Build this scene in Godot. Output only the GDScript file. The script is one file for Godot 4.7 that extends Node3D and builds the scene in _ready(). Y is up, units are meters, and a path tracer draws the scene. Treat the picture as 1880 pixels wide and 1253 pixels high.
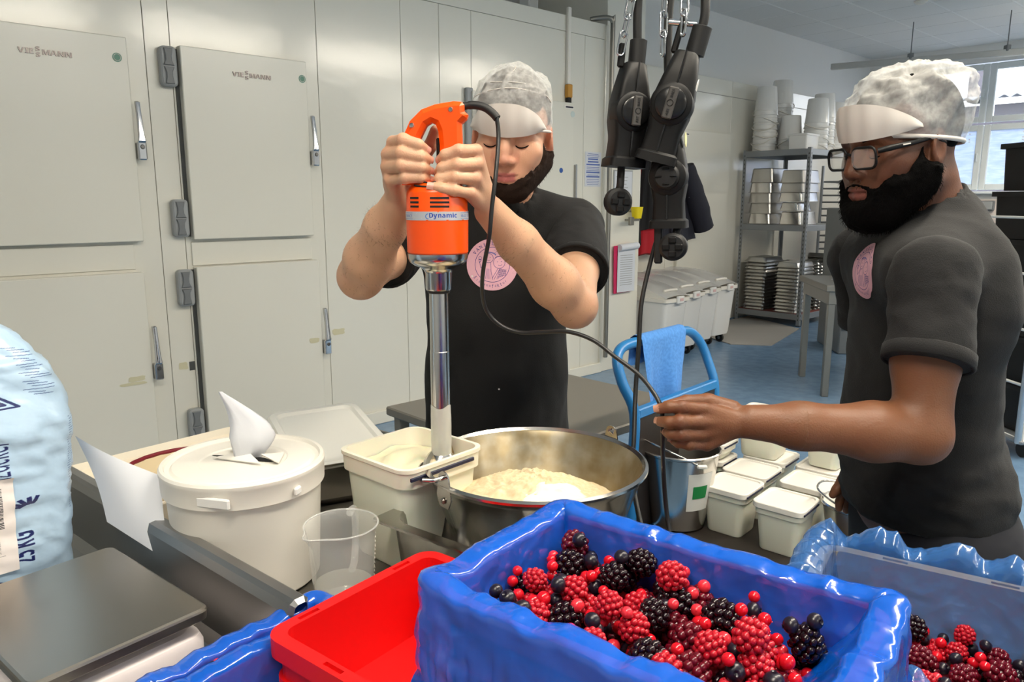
extends Node3D

const TH := 0.748746        # the room's walls are turned 42.9 degrees against the camera's heading
const EYE := 1.5
var rng := RandomNumberGenerator.new()
var M := {}                 # materials by name
var taken := {}             # names in use at top level
var group_id := 0

# ---------------------------------------------------------------- names and tags
func numbered(called: String) -> String:
	var n: int = taken.get(called, 0)
	taken[called] = n + 1
	return called if n == 0 else "%s_%03d" % [called, n]

func tag(o: Node, label: String, category: String, group := "") -> Node:
	o.set_meta("label", label)
	o.set_meta("category", category)
	if group != "":
		o.set_meta("group", group)
	return o

func thing(called: String, label: String, category: String, at := Vector3.ZERO, turn := 0.0, group := "") -> Node3D:
	var o := Node3D.new()
	o.name = numbered(called)
	add_child(o)
	o.position = at
	o.rotation.y = turn
	tag(o, label, category, group)
	return o

func struct(called: String, at := Vector3.ZERO, turn := TH) -> Node3D:
	var o := Node3D.new()
	o.name = called
	add_child(o)
	o.position = at
	o.rotation.y = turn
	o.set_meta("kind", "structure")
	return o

func put(called: String, mesh: Mesh, m: Material, parent: Node, at := Transform3D()) -> MeshInstance3D:
	var o := MeshInstance3D.new()
	o.name = called
	o.mesh = mesh
	o.material_override = m
	o.transform = at
	o.cast_shadow = GeometryInstance3D.SHADOW_CASTING_SETTING_ON
	parent.add_child(o, true)
	return o

func single(called: String, mesh: Mesh, m: Material, label: String, category: String, at := Vector3.ZERO, turn := 0.0, group := "") -> MeshInstance3D:
	var o := put(numbered(called), mesh, m, self)
	o.position = at
	o.rotation.y = turn
	tag(o, label, category, group)
	return o

func dup(root: Node3D, at: Vector3, turn: float, label := "", group := "") -> Node3D:
	var r: Node3D = root.duplicate()
	r.name = numbered(str(root.name).rstrip("0123456789").trim_suffix("_"))
	add_child(r)
	r.position = at
	r.rotation.y = turn
	if label != "":
		r.set_meta("label", label)
	if group != "":
		r.set_meta("group", group)
	return r

func room(u: float, y: float, v: float) -> Vector3:     # u along the cold-room front, v into it
	return Vector3(u * cos(TH) - v * sin(TH), y, -u * sin(TH) - v * cos(TH))

# ---------------------------------------------------------------- meshes
func mb() -> SurfaceTool:
	var st := SurfaceTool.new()
	st.begin(Mesh.PRIMITIVE_TRIANGLES)
	return st

func done(st: SurfaceTool) -> ArrayMesh:
	st.generate_normals()
	st.index()
	return st.commit()

func smooth(st: SurfaceTool) -> void:
	group_id += 1
	st.set_smooth_group(group_id % 4000000)

func flat(st: SurfaceTool) -> void:
	st.set_smooth_group(-1)

func tri(st: SurfaceTool, a: Vector3, b: Vector3, c: Vector3) -> void:
	st.add_vertex(a)
	st.add_vertex(b)
	st.add_vertex(c)

func quad(st: SurfaceTool, a: Vector3, b: Vector3, c: Vector3, d: Vector3) -> void:   # a b c d clockwise from the front
	for k in [[a, Vector2(0, 0)], [b, Vector2(1, 0)], [c, Vector2(1, 1)], [a, Vector2(0, 0)], [c, Vector2(1, 1)], [d, Vector2(0, 1)]]:
		st.set_uv(k[1])
		st.add_vertex(k[0])

# a box with chamfered edges
func box(st: SurfaceTool, at: Vector3, size: Vector3, bevel := 0.0, basis := Basis()) -> void:
	flat(st)
	var h := size * 0.5
	var b := minf(bevel, minf(h.x, minf(h.y, h.z)) * 0.9)
	var f := func(p: Vector3) -> Vector3: return at + basis * p
	for s in [-1.0, 1.0]:
		var e := Vector3(h.x - b, h.y - b, h.z - b)
		var c := [[Vector3(s * h.x, -e.y, -e.z), Vector3(s * h.x, e.y, -e.z), Vector3(s * h.x, e.y, e.z), Vector3(s * h.x, -e.y, e.z)],
			[Vector3(-e.x, s * h.y, -e.z), Vector3(-e.x, s * h.y, e.z), Vector3(e.x, s * h.y, e.z), Vector3(e.x, s * h.y, -e.z)],
			[Vector3(-e.x, -e.y, s * h.z), Vector3(e.x, -e.y, s * h.z), Vector3(e.x, e.y, s * h.z), Vector3(-e.x, e.y, s * h.z)]]
		for q in c:
			if s > 0:
				quad(st, f.call(q[3]), f.call(q[2]), f.call(q[1]), f.call(q[0]))
			else:
				quad(st, f.call(q[0]), f.call(q[1]), f.call(q[2]), f.call(q[3]))
	if b <= 0.0:
		return
	var e2 := h - Vector3(b, b, b)
	for s in [-1.0, 1.0]:
		for t in [-1.0, 1.0]:
			var qs := [[Vector3(-e2.x, s * h.y, t * e2.z), Vector3(e2.x, s * h.y, t * e2.z), Vector3(e2.x, s * e2.y, t * h.z), Vector3(-e2.x, s * e2.y, t * h.z)],
				[Vector3(s * h.x, -e2.y, t * e2.z), Vector3(s * h.x, e2.y, t * e2.z), Vector3(s * e2.x, e2.y, t * h.z), Vector3(s * e2.x, -e2.y, t * h.z)],
				[Vector3(s * h.x, t * e2.y, -e2.z), Vector3(s * h.x, t * e2.y, e2.z), Vector3(s * e2.x, t * h.y, e2.z), Vector3(s * e2.x, t * h.y, -e2.z)]]
			for q in qs:
				if (q[1] - q[0]).cross(q[2] - q[0]).dot(q[0] + q[2]) < 0:
					quad(st, f.call(q[0]), f.call(q[1]), f.call(q[2]), f.call(q[3]))
				else:
					quad(st, f.call(q[3]), f.call(q[2]), f.call(q[1]), f.call(q[0]))
			for r in [-1.0, 1.0]:
				var a := Vector3(s * h.x, t * e2.y, r * e2.z)
				var bb := Vector3(s * e2.x, t * h.y, r * e2.z)
				var c := Vector3(s * e2.x, t * e2.y, r * h.z)
				if (bb - a).cross(c - a).dot(a) < 0:
					tri(st, f.call(a), f.call(bb), f.call(c))
				else:
					tri(st, f.call(c), f.call(bb), f.call(a))

func box_mesh(size: Vector3, bevel := 0.0, at := Vector3.ZERO) -> ArrayMesh:
	var st := mb()
	box(st, at, size, bevel)
	return done(st)

# joins rings of points; rings turn the same way; sharp folds between rings get their own smoothing group
func loft(st: SurfaceTool, rings: Array, closed := true, cap0 := false, cap1 := false, fold := 0.7, uvs := Vector2(1, 1)) -> void:
	smooth(st)
	var n: int = rings[0].size()
	var m := n if closed else n - 1
	for j in rings.size() - 1:
		var a: PackedVector3Array = rings[j]
		var b: PackedVector3Array = rings[j + 1]
		if j > 0 and fold > 0.0:
			var p: PackedVector3Array = rings[j - 1]
			var turn := 0.0
			for i in [0, n / 3, (2 * n) / 3]:
				turn = maxf(turn, (a[i] - p[i]).angle_to(b[i] - a[i]))
			if turn > fold:
				smooth(st)
		var v0 := float(j) / (rings.size() - 1) * uvs.y
		var v1 := float(j + 1) / (rings.size() - 1) * uvs.y
		for i in m:
			var i2 := (i + 1) % n
			var u0 := float(i) / m * uvs.x
			var u1 := float(i + 1) / m * uvs.x
			st.set_uv(Vector2(u0, v0)); st.add_vertex(a[i])
			st.set_uv(Vector2(u0, v1)); st.add_vertex(b[i])
			st.set_uv(Vector2(u1, v1)); st.add_vertex(b[i2])
			st.set_uv(Vector2(u0, v0)); st.add_vertex(a[i])
			st.set_uv(Vector2(u1, v1)); st.add_vertex(b[i2])
			st.set_uv(Vector2(u1, v0)); st.add_vertex(a[i2])
	if cap0:
		cap(st, rings[0], false)
	if cap1:
		cap(st, rings[rings.size() - 1], true)

func cap(st: SurfaceTool, ring: PackedVector3Array, last: bool) -> void:
	smooth(st)
	var c := Vector3.ZERO
	for p in ring:
		c += p
	c /= ring.size()
	for i in ring.size():
		var a := ring[i]
		var b := ring[(i + 1) % ring.size()]
		st.set_uv(Vector2(0.5, 0.5))
		if last:
			tri(st, a, c, b)
		else:
			tri(st, b, c, a)

func circle(r: float, y: float, n := 24, cx := 0.0, cz := 0.0) -> PackedVector3Array:
	var p := PackedVector3Array()
	for i in n:
		var t := TAU * i / n
		p.append(Vector3(cx + r * cos(t), y, cz + r * sin(t)))
	return p

func rrect(w: float, d: float, r: float, y: float, n := 4) -> PackedVector3Array:
	var p := PackedVector3Array()
	for c in 4:
		var cx: float = (w * 0.5 - r) * [1, -1, -1, 1][c]
		var cz: float = (d * 0.5 - r) * [1, 1, -1, -1][c]
		for i in n + 1:
			var t := PI * 0.5 * (c + float(i) / n)
			p.append(Vector3(cx + r * cos(t), y, cz + r * sin(t)))
	return p

func lathe(st: SurfaceTool, profile: Array, n := 28, xf := Transform3D(), fold := 0.6) -> void:    # profile of Vector2(radius, height)
	var rings := []
	for q in profile:
		var c := circle(maxf(q.x, 0.00005), q.y, n)
		for i in n:
			c[i] = xf * c[i]
		rings.append(c)
	loft(st, rings, true, false, false, fold)

func lathe_mesh(profile: Array, n := 28, fold := 0.6) -> ArrayMesh:
	var st := mb()
	lathe(st, profile, n, Transform3D(), fold)
	return done(st)

func spline(pts: Array, steps := 6) -> PackedVector3Array:      # a smooth curve through the points
	var out := PackedVector3Array()
	for i in pts.size() - 1:
		var p0: Vector3 = pts[maxi(i - 1, 0)]
		var p1: Vector3 = pts[i]
		var p2: Vector3 = pts[i + 1]
		var p3: Vector3 = pts[mini(i + 2, pts.size() - 1)]
		for k in steps:
			out.append(p1.cubic_interpolate(p2, p0, p3, float(k) / steps))
	out.append(pts[pts.size() - 1])
	return out

func tube(st: SurfaceTool, path: PackedVector3Array, radius, n := 8, caps := true, flatten := 1.0) -> void:
	var rings := []
	var up := Vector3.UP
	var d0 := (path[1] - path[0]).normalized()
	if absf(d0.dot(up)) > 0.9:
		up = Vector3.RIGHT
	var side := d0.cross(up).normalized()
	for i in path.size():
		var d := (path[mini(i + 1, path.size() - 1)] - path[maxi(i - 1, 0)]).normalized()
		side = (side - d * side.dot(d)).normalized()
		var nrm := side.cross(d).normalized()
		var r: float = radius if radius is float else radius[mini(i, radius.size() - 1)]
		var ring := PackedVector3Array()
		for k in n:
			var t := TAU * k / n
			ring.append(path[i] + (side * cos(t) + nrm * sin(t) * flatten) * r)
		rings.append(ring)
	loft(st, rings, true, caps, caps, 0.0)

func tube_mesh(pts: Array, radius, n := 8, steps := 0) -> ArrayMesh:
	var st := mb()
	tube(st, spline(pts, steps) if steps > 0 else PackedVector3Array(pts), radius, n)
	return done(st)

# an outline in x,y pushed through depth (centred on z = 0), with rounded-off front and back edges
func slab(st: SurfaceTool, outline: PackedVector2Array, depth: float, bevel := 0.0, xf := Transform3D()) -> void:
	var pts := outline
	if Geometry2D.is_polygon_clockwise(pts):
		pts = pts.duplicate()
		pts.reverse()
	var inner := pts
	if bevel > 0.0:
		var off := Geometry2D.offset_polygon(pts, -bevel)
		if off.size() != 1 or off[0].size() != pts.size():
			var shrunk := PackedVector2Array()
			for i in pts.size():
				var a := (pts[i] - pts[(i - 1 + pts.size()) % pts.size()]).normalized()
				var b := (pts[(i + 1) % pts.size()] - pts[i]).normalized()
				var nn := (a + b).normalized()
				shrunk.append(pts[i] + Vector2(-nn.y, nn.x) * bevel)
			inner = shrunk
		else:
			var shrunk := PackedVector2Array()
			for i in pts.size():
				var a := (pts[i] - pts[(i - 1 + pts.size()) % pts.size()]).normalized()
				var b := (pts[(i + 1) % pts.size()] - pts[i]).normalized()
				var nn := (a + b).normalized()
				shrunk.append(pts[i] + Vector2(-nn.y, nn.x) * bevel)
			inner = shrunk
	var rings := []
	var zs := [depth * 0.5, depth * 0.5 - bevel, -depth * 0.5 + bevel, -depth * 0.5] if bevel > 0.0 else [depth * 0.5, -depth * 0.5]
	for k in zs.size():
		var src := inner if bevel > 0.0 and (k == 0 or k == zs.size() - 1) else pts
		var ring := PackedVector3Array()
		for p in src:
			ring.append(xf * Vector3(p.x, p.y, zs[k]))
		rings.append(ring)
	var n := pts.size()
	for j in rings.size() - 1:
		for i in n:
			flat(st)
			quad(st, rings[j][(i + 1) % n], rings[j + 1][(i + 1) % n], rings[j + 1][i], rings[j][i])
	flat(st)
	var t := Geometry2D.triangulate_polygon(inner)
	for i in range(0, t.size(), 3):
		tri(st, rings[0][t[i]], rings[0][t[i + 2]], rings[0][t[i + 1]])
		var e: int = rings.size() - 1
		tri(st, rings[e][t[i]], rings[e][t[i + 1]], rings[e][t[i + 2]])

# a sheet from a function of (u, v) in 0..1
func sheet(st: SurfaceTool, nu: int, nv: int, f: Callable, closed := false) -> void:
	var rings := []
	for j in nv + 1:
		var ring := PackedVector3Array()
		for i in nu + (0 if closed else 1):
			ring.append(f.call(float(i) / nu, float(j) / nv))
		rings.append(ring)
	loft(st, rings, closed, false, false, 0.0)

func text_mesh(text: String, size: float, depth: float, bold := true, family := "Droid Sans") -> TextMesh:
	var t := TextMesh.new()
	var f := SystemFont.new()
	f.font_names = PackedStringArray([family])
	f.font_weight = 700 if bold else 400
	t.font = f
	t.font_size = 32
	t.pixel_size = size / 32.0
	t.depth = depth
	t.text = text
	t.curve_step = 2.0
	return t

# ---------------------------------------------------------------- materials
func c8(r: float, g: float, b: float, a := 1.0) -> Color:
	return Color(r / 255.0, g / 255.0, b / 255.0, a)

func mat(called: String, color: Color, rough := 0.6, metal := 0.0, spec := 0.5) -> StandardMaterial3D:
	var m := StandardMaterial3D.new()
	m.resource_name = called
	m.albedo_color = color
	m.roughness = rough
	m.metallic = metal
	m.metallic_specular = spec
	M[called] = m
	return m

func noise_tex(freq: float, lo: Color, hi: Color, size := 256, octaves := 4, seed_ := 1, as_normal := false, bump := 4.0, mid := 0.5) -> NoiseTexture2D:
	var n := FastNoiseLite.new()
	n.noise_type = FastNoiseLite.TYPE_SIMPLEX_SMOOTH
	n.frequency = freq
	n.fractal_octaves = octaves
	n.seed = seed_
	var t := NoiseTexture2D.new()
	t.width = size
	t.height = size
	t.seamless = true
	t.noise = n
	if as_normal:
		t.as_normal_map = true
		t.bump_strength = bump
	else:
		var g := Gradient.new()
		g.set_color(0, lo)
		g.set_color(1, hi)
		g.set_offset(0, maxf(0.0, mid - 0.35))
		g.set_offset(1, minf(1.0, mid + 0.35))
		t.color_ramp = g
	return t

func tri_scale(m: StandardMaterial3D, s: float, world := false) -> void:
	m.uv1_triplanar = true
	m.uv1_world_triplanar = world
	m.uv1_scale = Vector3(s, s, s)

func relief(m: StandardMaterial3D, t: Texture2D, strength := 1.0) -> void:
	m.normal_enabled = true
	m.normal_texture = t
	m.normal_scale = strength
func _ready() -> void:
	rng.seed = 7
	var cam := Camera3D.new()
	cam.name = "camera"
	add_child(cam)
	cam.position = Vector3(0, EYE, 0)
	cam.rotation.x = deg_to_rad(-10.6)
	cam.fov = 48.68
	cam.near = 0.05
	cam.far = 200.0
	cam.current = true

	var sky := ProceduralSkyMaterial.new()
	sky.sky_top_color = c8(225, 235, 250)
	sky.sky_horizon_color = c8(245, 249, 255)
	sky.ground_bottom_color = c8(150, 150, 150)
	sky.ground_horizon_color = c8(200, 203, 208)
	sky.energy_multiplier = 6.0
	var env := Environment.new()
	env.background_mode = Environment.BG_SKY
	env.sky = Sky.new()
	env.sky.sky_material = sky
	env.tonemap_mode = Environment.TONE_MAPPER_LINEAR
	env.tonemap_exposure = 1.0
	env.sdfgi_enabled = true
	env.ssao_enabled = true
	env.ssil_enabled = true
	var we := WorldEnvironment.new()
	we.name = "world_environment"
	we.environment = env
	add_child(we)

	materials()
	lamps()
	shell()
	cold_room()
	far_wall()
	outside()
	far_things()
	rack()
	trolley()
	worktables()
	table_things()
	sugar_sack()
	crates()
	power_drops()
	mixer()
	man_at_mixer()
	man_in_glasses()
	cords()
func materials() -> void:
	mat("white_panel", c8(228, 225, 213), 0.17, 0.0, 0.75)
	relief(M.white_panel, noise_tex(0.012, Color.BLACK, Color.WHITE, 512, 3, 3, true, 5.0), 0.09)
	tri_scale(M.white_panel, 1.1, true)
	mat("white_door", c8(228, 225, 213), 0.24, 0.0, 0.6)
	relief(M.white_door, M.white_panel.normal_texture, 0.04)
	tri_scale(M.white_door, 1.7, true)
	mat("plaster", c8(228, 228, 226), 0.8)
	mat("beige_plaster", c8(214, 206, 194), 0.85)
	mat("ceiling_tile", c8(234, 235, 234), 0.9)
	M.ceiling_tile.albedo_texture = noise_tex(0.35, Color(0.93, 0.93, 0.93), Color.WHITE, 256, 2, 9)
	tri_scale(M.ceiling_tile, 1.5)
	mat("ceiling_rail", c8(232, 233, 232), 0.5)
	mat("floor_resin", c8(120, 152, 184), 0.27, 0.0, 0.5)
	M.floor_resin.albedo_texture = noise_tex(0.02, Color(0.9, 0.91, 0.92), Color.WHITE, 512, 5, 5)
	tri_scale(M.floor_resin, 0.7, true)
	mat("grey_plastic", c8(158, 161, 162), 0.45)
	mat("grey_plastic_dark", c8(116, 119, 121), 0.4)
	mat("gasket", c8(74, 76, 75), 0.7)
	mat("seam", c8(150, 148, 140), 0.8)
	mat("chrome", c8(215, 215, 217), 0.12, 1.0)
	mat("badge_metal", c8(128, 120, 118), 0.3, 0.8)
	mat("steel", c8(176, 173, 167), 0.28, 1.0)
	M.steel.roughness_texture = noise_tex(0.02, Color(0.6, 0.6, 0.6), Color.WHITE, 256, 4, 2)
	tri_scale(M.steel, 3.0)
	mat("steel_dull", c8(150, 147, 140), 0.42, 1.0)
	mat("steel_dark", c8(112, 111, 109), 0.36, 1.0)
	mat("steel_bright", c8(196, 193, 188), 0.2, 1.0)
	mat("pan_steel", c8(200, 197, 192), 0.3, 0.95)
	mat("pan_bright", c8(216, 213, 208), 0.22, 0.95)
	mat("galvanised", c8(150, 154, 158), 0.5, 0.6)
	mat("white_plastic", c8(230, 226, 217), 0.38)
	mat("tub_plastic", c8(228, 224, 208), 0.42)
	M.tub_plastic.subsurf_scatter_enabled = true
	M.tub_plastic.subsurf_scatter_strength = 0.15
	mat("white_gloss", c8(232, 231, 228), 0.25)
	mat("bin_lid", c8(216, 216, 214, 0.72), 0.2)
	M.bin_lid.transparency = BaseMaterial3D.TRANSPARENCY_ALPHA
	mat("black_rubber", c8(20, 20, 21), 0.55)
	mat("black_plastic", c8(16, 16, 17), 0.48, 0.0, 0.4)
	mat("dial_grey", c8(76, 74, 72), 0.4)
	mat("black_gloss", c8(26, 26, 27), 0.25)
	mat("orange_plastic", c8(255, 86, 4), 0.3)
	mat("blue_frame", c8(36, 116, 178), 0.32)
	mat("dark_wood", c8(40, 33, 29), 0.5)
	mat("paper", c8(214, 217, 224), 0.85)
	M.paper.backlight_enabled = true
	M.paper.backlight = Color(0.25, 0.25, 0.26)
	mat("red_crate", c8(224, 12, 14), 0.42)
	mat("window_frame", c8(226, 232, 234), 0.4)
	mat("navy", c8(22, 24, 52), 0.6)

const ORD := ["lowest", "second", "third", "fourth", "fifth", "sixth", "seventh", "eighth", "ninth", "tenth", "eleventh", "twelfth", "thirteenth", "fourteenth", "fifteenth", "sixteenth", "seventeenth", "eighteenth"]

func nth(i: int, n: int) -> String:
	return "topmost" if i == n - 1 and n > 1 else ORD[i] + (" from the bottom" if i > 0 else "")
func lamps() -> void:
	# long fluorescent battens hung under the ceiling in two rows that run along the cold-room front
	mat("lamp_body", c8(226, 228, 228), 0.5)
	var glow := mat("lamp_tube_glow", c8(250, 252, 255), 0.4)
	glow.emission_enabled = true
	glow.emission = c8(255, 250, 238)
	glow.emission_energy_multiplier = 14.0
	var body := box_mesh(Vector3(1.5, 0.05, 0.06), 0.01)
	var tb := mb()
	tube(tb, PackedVector3Array([Vector3(-0.72, 0, 0), Vector3(0, 0, 0), Vector3(0.72, 0, 0)]), 0.015, 10)
	var tm := done(tb)
	for row in [[0.05, 3.28, [-0.5, 1.5, 3.4, 5.3, 7.2]], [-3.6, 3.28, [0.5, 3.0, 5.5, 8.5]], [2.35, 3.0, [10.6]]]:
		for u in row[2]:
			var ri: int = 0 if row[0] > 2.0 else (1 if row[0] > -1.0 else 2)
			var t := thing("ceiling_lamp", "white fluorescent lamp, " + ["hung before the window", "%s from the left in the row over the worktable", "%s from the left in the row behind the viewer"][ri].replace("%s", ["first", "second", "third", "fourth", "fifth"][row[2].find(u)]), "lamp", room(u, row[1], row[0]), TH, "fluorescent lamps")
			put("housing", body, M.lamp_body, t)
			for s in [-1, 1]:
				put("lamp_tube", tm, glow, t, Transform3D(Basis(), Vector3(0, -0.05, s * 0.04)))
			for s in [-1, 1]:
				put("suspension_rod", tube_mesh([Vector3(0, 0, 0), Vector3(0, 3.62 - row[1], 0)], 0.004, 6), M.galvanised, t, Transform3D(Basis(), Vector3(s * 0.5, 0.02, 0)))
			var l := AreaLight3D.new()
			l.name = "lamp_light"
			l.area_size = Vector2(1.44, 0.1)
			l.light_color = c8(255, 243, 222)
			l.light_energy = 5.6
			l.light_size = 0.1
			l.area_range = 30.0
			l.area_attenuation = 2.0
			l.shadow_enabled = true
			t.add_child(l)
			l.position = Vector3(0, -0.07, 0)
			l.rotation.x = -PI / 2
			if row[0] > 2.0:
				l.light_energy = 6.0

func shell() -> void:
	var f := struct("floor")
	put("floor_slab", box_mesh(Vector3(18.0, 0.2, 15.0), 0.0, Vector3(4.5, -0.1, 1.5)), M.floor_resin, f)
	var w := struct("wall_behind")         # behind and beside the photographer
	put("plaster", box_mesh(Vector3(16.6, 3.9, 0.2), 0.0, Vector3(4.3, 1.85, 6.6)), M.plaster, w)
	var wl := struct("wall_left")
	put("plaster", box_mesh(Vector3(0.2, 3.9, 12.2), 0.0, Vector3(-3.9, 1.85, 0.6)), M.plaster, wl)
	# suspended ceiling: a slab above, tiles of 62.5 cm set in rails
	var c := struct("ceiling")
	put("ceiling_slab", box_mesh(Vector3(16.6, 0.1, 12.2), 0.0, Vector3(4.3, 3.75, 0.6)), M.plaster, c)
	var tile := box_mesh(Vector3(0.603, 0.02, 0.603), 0.004)
	var big := mb()
	for i in 27:
		for k in 19:
			var u := -3.75 + 0.625 * (i + 0.5)
			var v := 5.2 - 0.625 * (k + 0.5)
			if u > 7.2 and v > 1.8 and u < 12.5:
				put("ceiling_panel", tile, M.ceiling_tile, c, Transform3D(Basis(), Vector3(u, 3.645, -v)))
			else:
				box(big, Vector3(u, 3.645, -v), Vector3(0.603, 0.02, 0.603), 0.0)
	var rest := put("ceiling_panel_field", done(big), M.ceiling_tile, c)
	rest.set_meta("kind", "stuff")
	var rails := mb()
	for i in 28:
		box(rails, Vector3(-3.75 + 0.625 * i, 3.652, 1.0), Vector3(0.024, 0.03, 12.5), 0.0)
	for k in 20:
		box(rails, Vector3(4.4, 3.6535, -(5.2 - 0.625 * k)), Vector3(16.5, 0.03, 0.024), 0.0)
	put("ceiling_grid", done(rails), M.ceiling_rail, c)
	var det := single("smoke_detector", lathe_mesh([Vector2(0, -0.035), Vector2(0.035, -0.033), Vector2(0.055, -0.02), Vector2(0.07, -0.008), Vector2(0.07, 0.0)], 24), M.white_plastic, "round white detector on the grey tiled ceiling", "detector", room(9.24, 3.634, 3.39))
	det.name = "smoke_detector"
	# the trunking that hangs in front of the window
	var a := room(10.05, 3.2, 4.72)
	var b := room(10.55, 3.16, 2.2)
	var t := thing("light_trunking", "grey conduit rail hung across the room in front of the window", "rail")
	var st := mb()
	var d := (b - a).normalized()
	var bs := Basis(d, Vector3.UP, d.cross(Vector3.UP)).orthonormalized()
	box(st, (a + b) * 0.5, Vector3(a.distance_to(b), 0.075, 0.06), 0.008, bs)
	put("rail_body", done(st), mat("rail_grey", c8(190, 190, 186), 0.5), t)
	for k in [0.36, 0.75]:
		var p := a.lerp(b, k)
		put("hanger_rod", tube_mesh([p + Vector3(0, 0.03, 0), Vector3(p.x, 3.64, p.z)], 0.006, 6), M.grey_plastic_dark, t)
		put("hanger_clamp", box_mesh(Vector3(0.05, 0.07, 0.07), 0.005, Vector3(p.x, p.y + 0.05, p.z)), M.grey_plastic_dark, t)
func cold_room() -> void:
	var VF := 4.25                        # the panel faces
	# the front: upright sandwich panels with fine joints, a band along the top
	var w := struct("wall_cold_room")
	var us := [-3.8, -1.5, 0.24, 1.39, 1.517, 2.365, 2.97, 3.28, 3.56, 4.58, 4.744, 5.0]
	for i in us.size() - 1:
		var wd: float = us[i + 1] - us[i]
		put("panel", box_mesh(Vector3(wd - 0.003, 2.72, 0.1), 0.0015, Vector3((us[i] + us[i + 1]) * 0.5, 1.425, -VF - 0.05)), M.white_panel, w)
	put("top_panel", box_mesh(Vector3(8.8, 0.117, 0.1), 0.002, Vector3(0.6, 2.8465, -VF - 0.05)), M.white_panel, w)
	put("joint_backing", box_mesh(Vector3(8.8, 2.9, 0.02), 0.0, Vector3(0.6, 1.45, -VF - 0.12)), M.seam, w)
	put("roof_panel", box_mesh(Vector3(8.8, 0.08, 0.93), 0.0, Vector3(0.6, 2.86, -VF - 0.58)), M.white_panel, w)
	put("corner_trim", box_mesh(Vector3(0.03, 2.9, 0.03), 0.006, Vector3(5.0, 1.45, -VF + 0.005)), M.white_panel, w)
	var pl := struct("baseboard_cold_room")
	put("skirting", box_mesh(Vector3(8.8, 0.09, 0.02), 0.006, Vector3(0.6, 0.045, -VF + 0.012)), M.white_panel, pl)
	# four hatch doors with their frames, then the tall door
	var n := 0
	for d in [[0.3, 1.288, 1.288, 2.292], [0.3, 1.275, 0.13, 1.128], [1.546, 2.262, 1.288, 2.29], [1.546, 2.286, 0.13, 1.138]]:
		n += 1
		var o := struct("door_%d" % n)
		o.set_meta("label", ["white upper cold store door at far left with silver lettering", "white lower cold store door at far left behind the sugar sack", "white upper cold store door between two grey hinges with silver lettering", "white lower cold store door behind the wipes bucket"][n - 1])
		var cx: float = (d[0] + d[1]) * 0.5
		var cy: float = (d[2] + d[3]) * 0.5
		put("door_leaf", box_mesh(Vector3(d[1] - d[0], d[3] - d[2], 0.05), 0.004, Vector3(cx, cy, -VF + 0.03)), M.white_door, o)
		put("door_gasket", box_mesh(Vector3(d[1] - d[0] + 0.012, d[3] - d[2] - 0.03, 0.012), 0.0, Vector3(cx - 0.012, cy, -VF + 0.004)), M.gasket, o)
		var hx: float = d[0] - 0.058
		for y in [d[3] - 0.11, d[2] + 0.115]:
			var hg := put("hinge", hinge_mesh(), M.grey_plastic, o, Transform3D(Basis(), Vector3(hx, y, -VF + 0.001)))
			put("hinge_cap", hinge_cap(), M.grey_plastic_dark, hg)
		var hy: float = 1.85 if n % 2 == 1 else 0.70
		var hd := put("door_handle", handle_mesh(), M.chrome, o, Transform3D(Basis(), Vector3(d[1] + 0.024, hy, -VF + 0.03)))
		put("lock", handle_lock(), M.steel_dark, hd)
		if n % 2 == 1:
			badge(o, Vector3(0.92 if n == 1 else 1.92, 2.176, -VF + 0.057))
			put("sticker", lathe_mesh([Vector2(0, 0.001), Vector2(0.022, 0.001), Vector2(0.022, 0)], 24), mat("sticker_green", c8(118, 158, 140), 0.6), o, Transform3D(Basis(Vector3.RIGHT, PI / 2), Vector3(1.238 if n == 1 else 2.232, 2.192, -VF + 0.055)))
			put("sticker_ring", tube_mesh_ring(0.016, 0.0015), M.white_plastic, o, Transform3D(Basis(Vector3.RIGHT, PI / 2), Vector3(1.238 if n == 1 else 2.232, 2.192, -VF + 0.057)))
	# cross rails between the doors
	for k in 2:
		var uu: float = [0.77, 1.905][k]
		put("door_rail", box_mesh(Vector3(0.96 if k == 0 else 0.72, 0.13, 0.01), 0.002, Vector3(uu, 1.208, -VF + 0.004)), M.white_door, w)
	# tape remnants
	for q in [[1.19, 0.57, 0.09, 0.03], [1.17, 0.545, 0.14, 0.02], [1.452, 0.59, 0.055, 0.045], [2.23, 0.645, 0.07, 0.035], [2.43, 0.67, 0.1, 0.045]]:
		var st := mb()
		var pts := PackedVector2Array()
		for i in 12:
			var a := TAU * i / 12
			pts.append(Vector2(clampf(cos(a) * 1.4, -1, 1) * q[2] * 0.5 * rng.randf_range(0.8, 1.0), clampf(sin(a) * 1.4, -1, 1) * q[3] * 0.5 * rng.randf_range(0.7, 1.0)))
		slab(st, pts, 0.0012)
		var zz := -VF + 0.0565 if q[0] < 1.3 or (q[0] > 1.6 and q[0] < 2.28) else -VF + 0.001
		put("tape_remnant", done(st), mat("old_tape", c8(206, 200, 168), 0.7), w, Transform3D(Basis(), Vector3(q[0], q[1], zz)))
	put("dark_tape", box_mesh(Vector3(0.03, 0.05, 0.002), 0.0, Vector3(1.5, 0.585, -VF + 0.001)), M.gasket, w)
	# the tall door at the far end
	var o5 := struct("door_5")
	o5.set_meta("label", "tall white cold room door behind the man with the mixer")
	put("door_leaf", box_mesh(Vector3(1.04, 2.18, 0.05), 0.004, Vector3(4.05, 1.16, -VF + 0.026)), M.white_door, o5)
	put("hinge_post", box_mesh(Vector3(0.06, 0.62, 0.03), 0.006, Vector3(3.52, 1.96, -VF + 0.02)), M.grey_plastic, o5)
	put("hinge", hinge_mesh(), M.grey_plastic, o5, Transform3D(Basis(), Vector3(3.5, 1.66, -VF + 0.02)))
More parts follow.
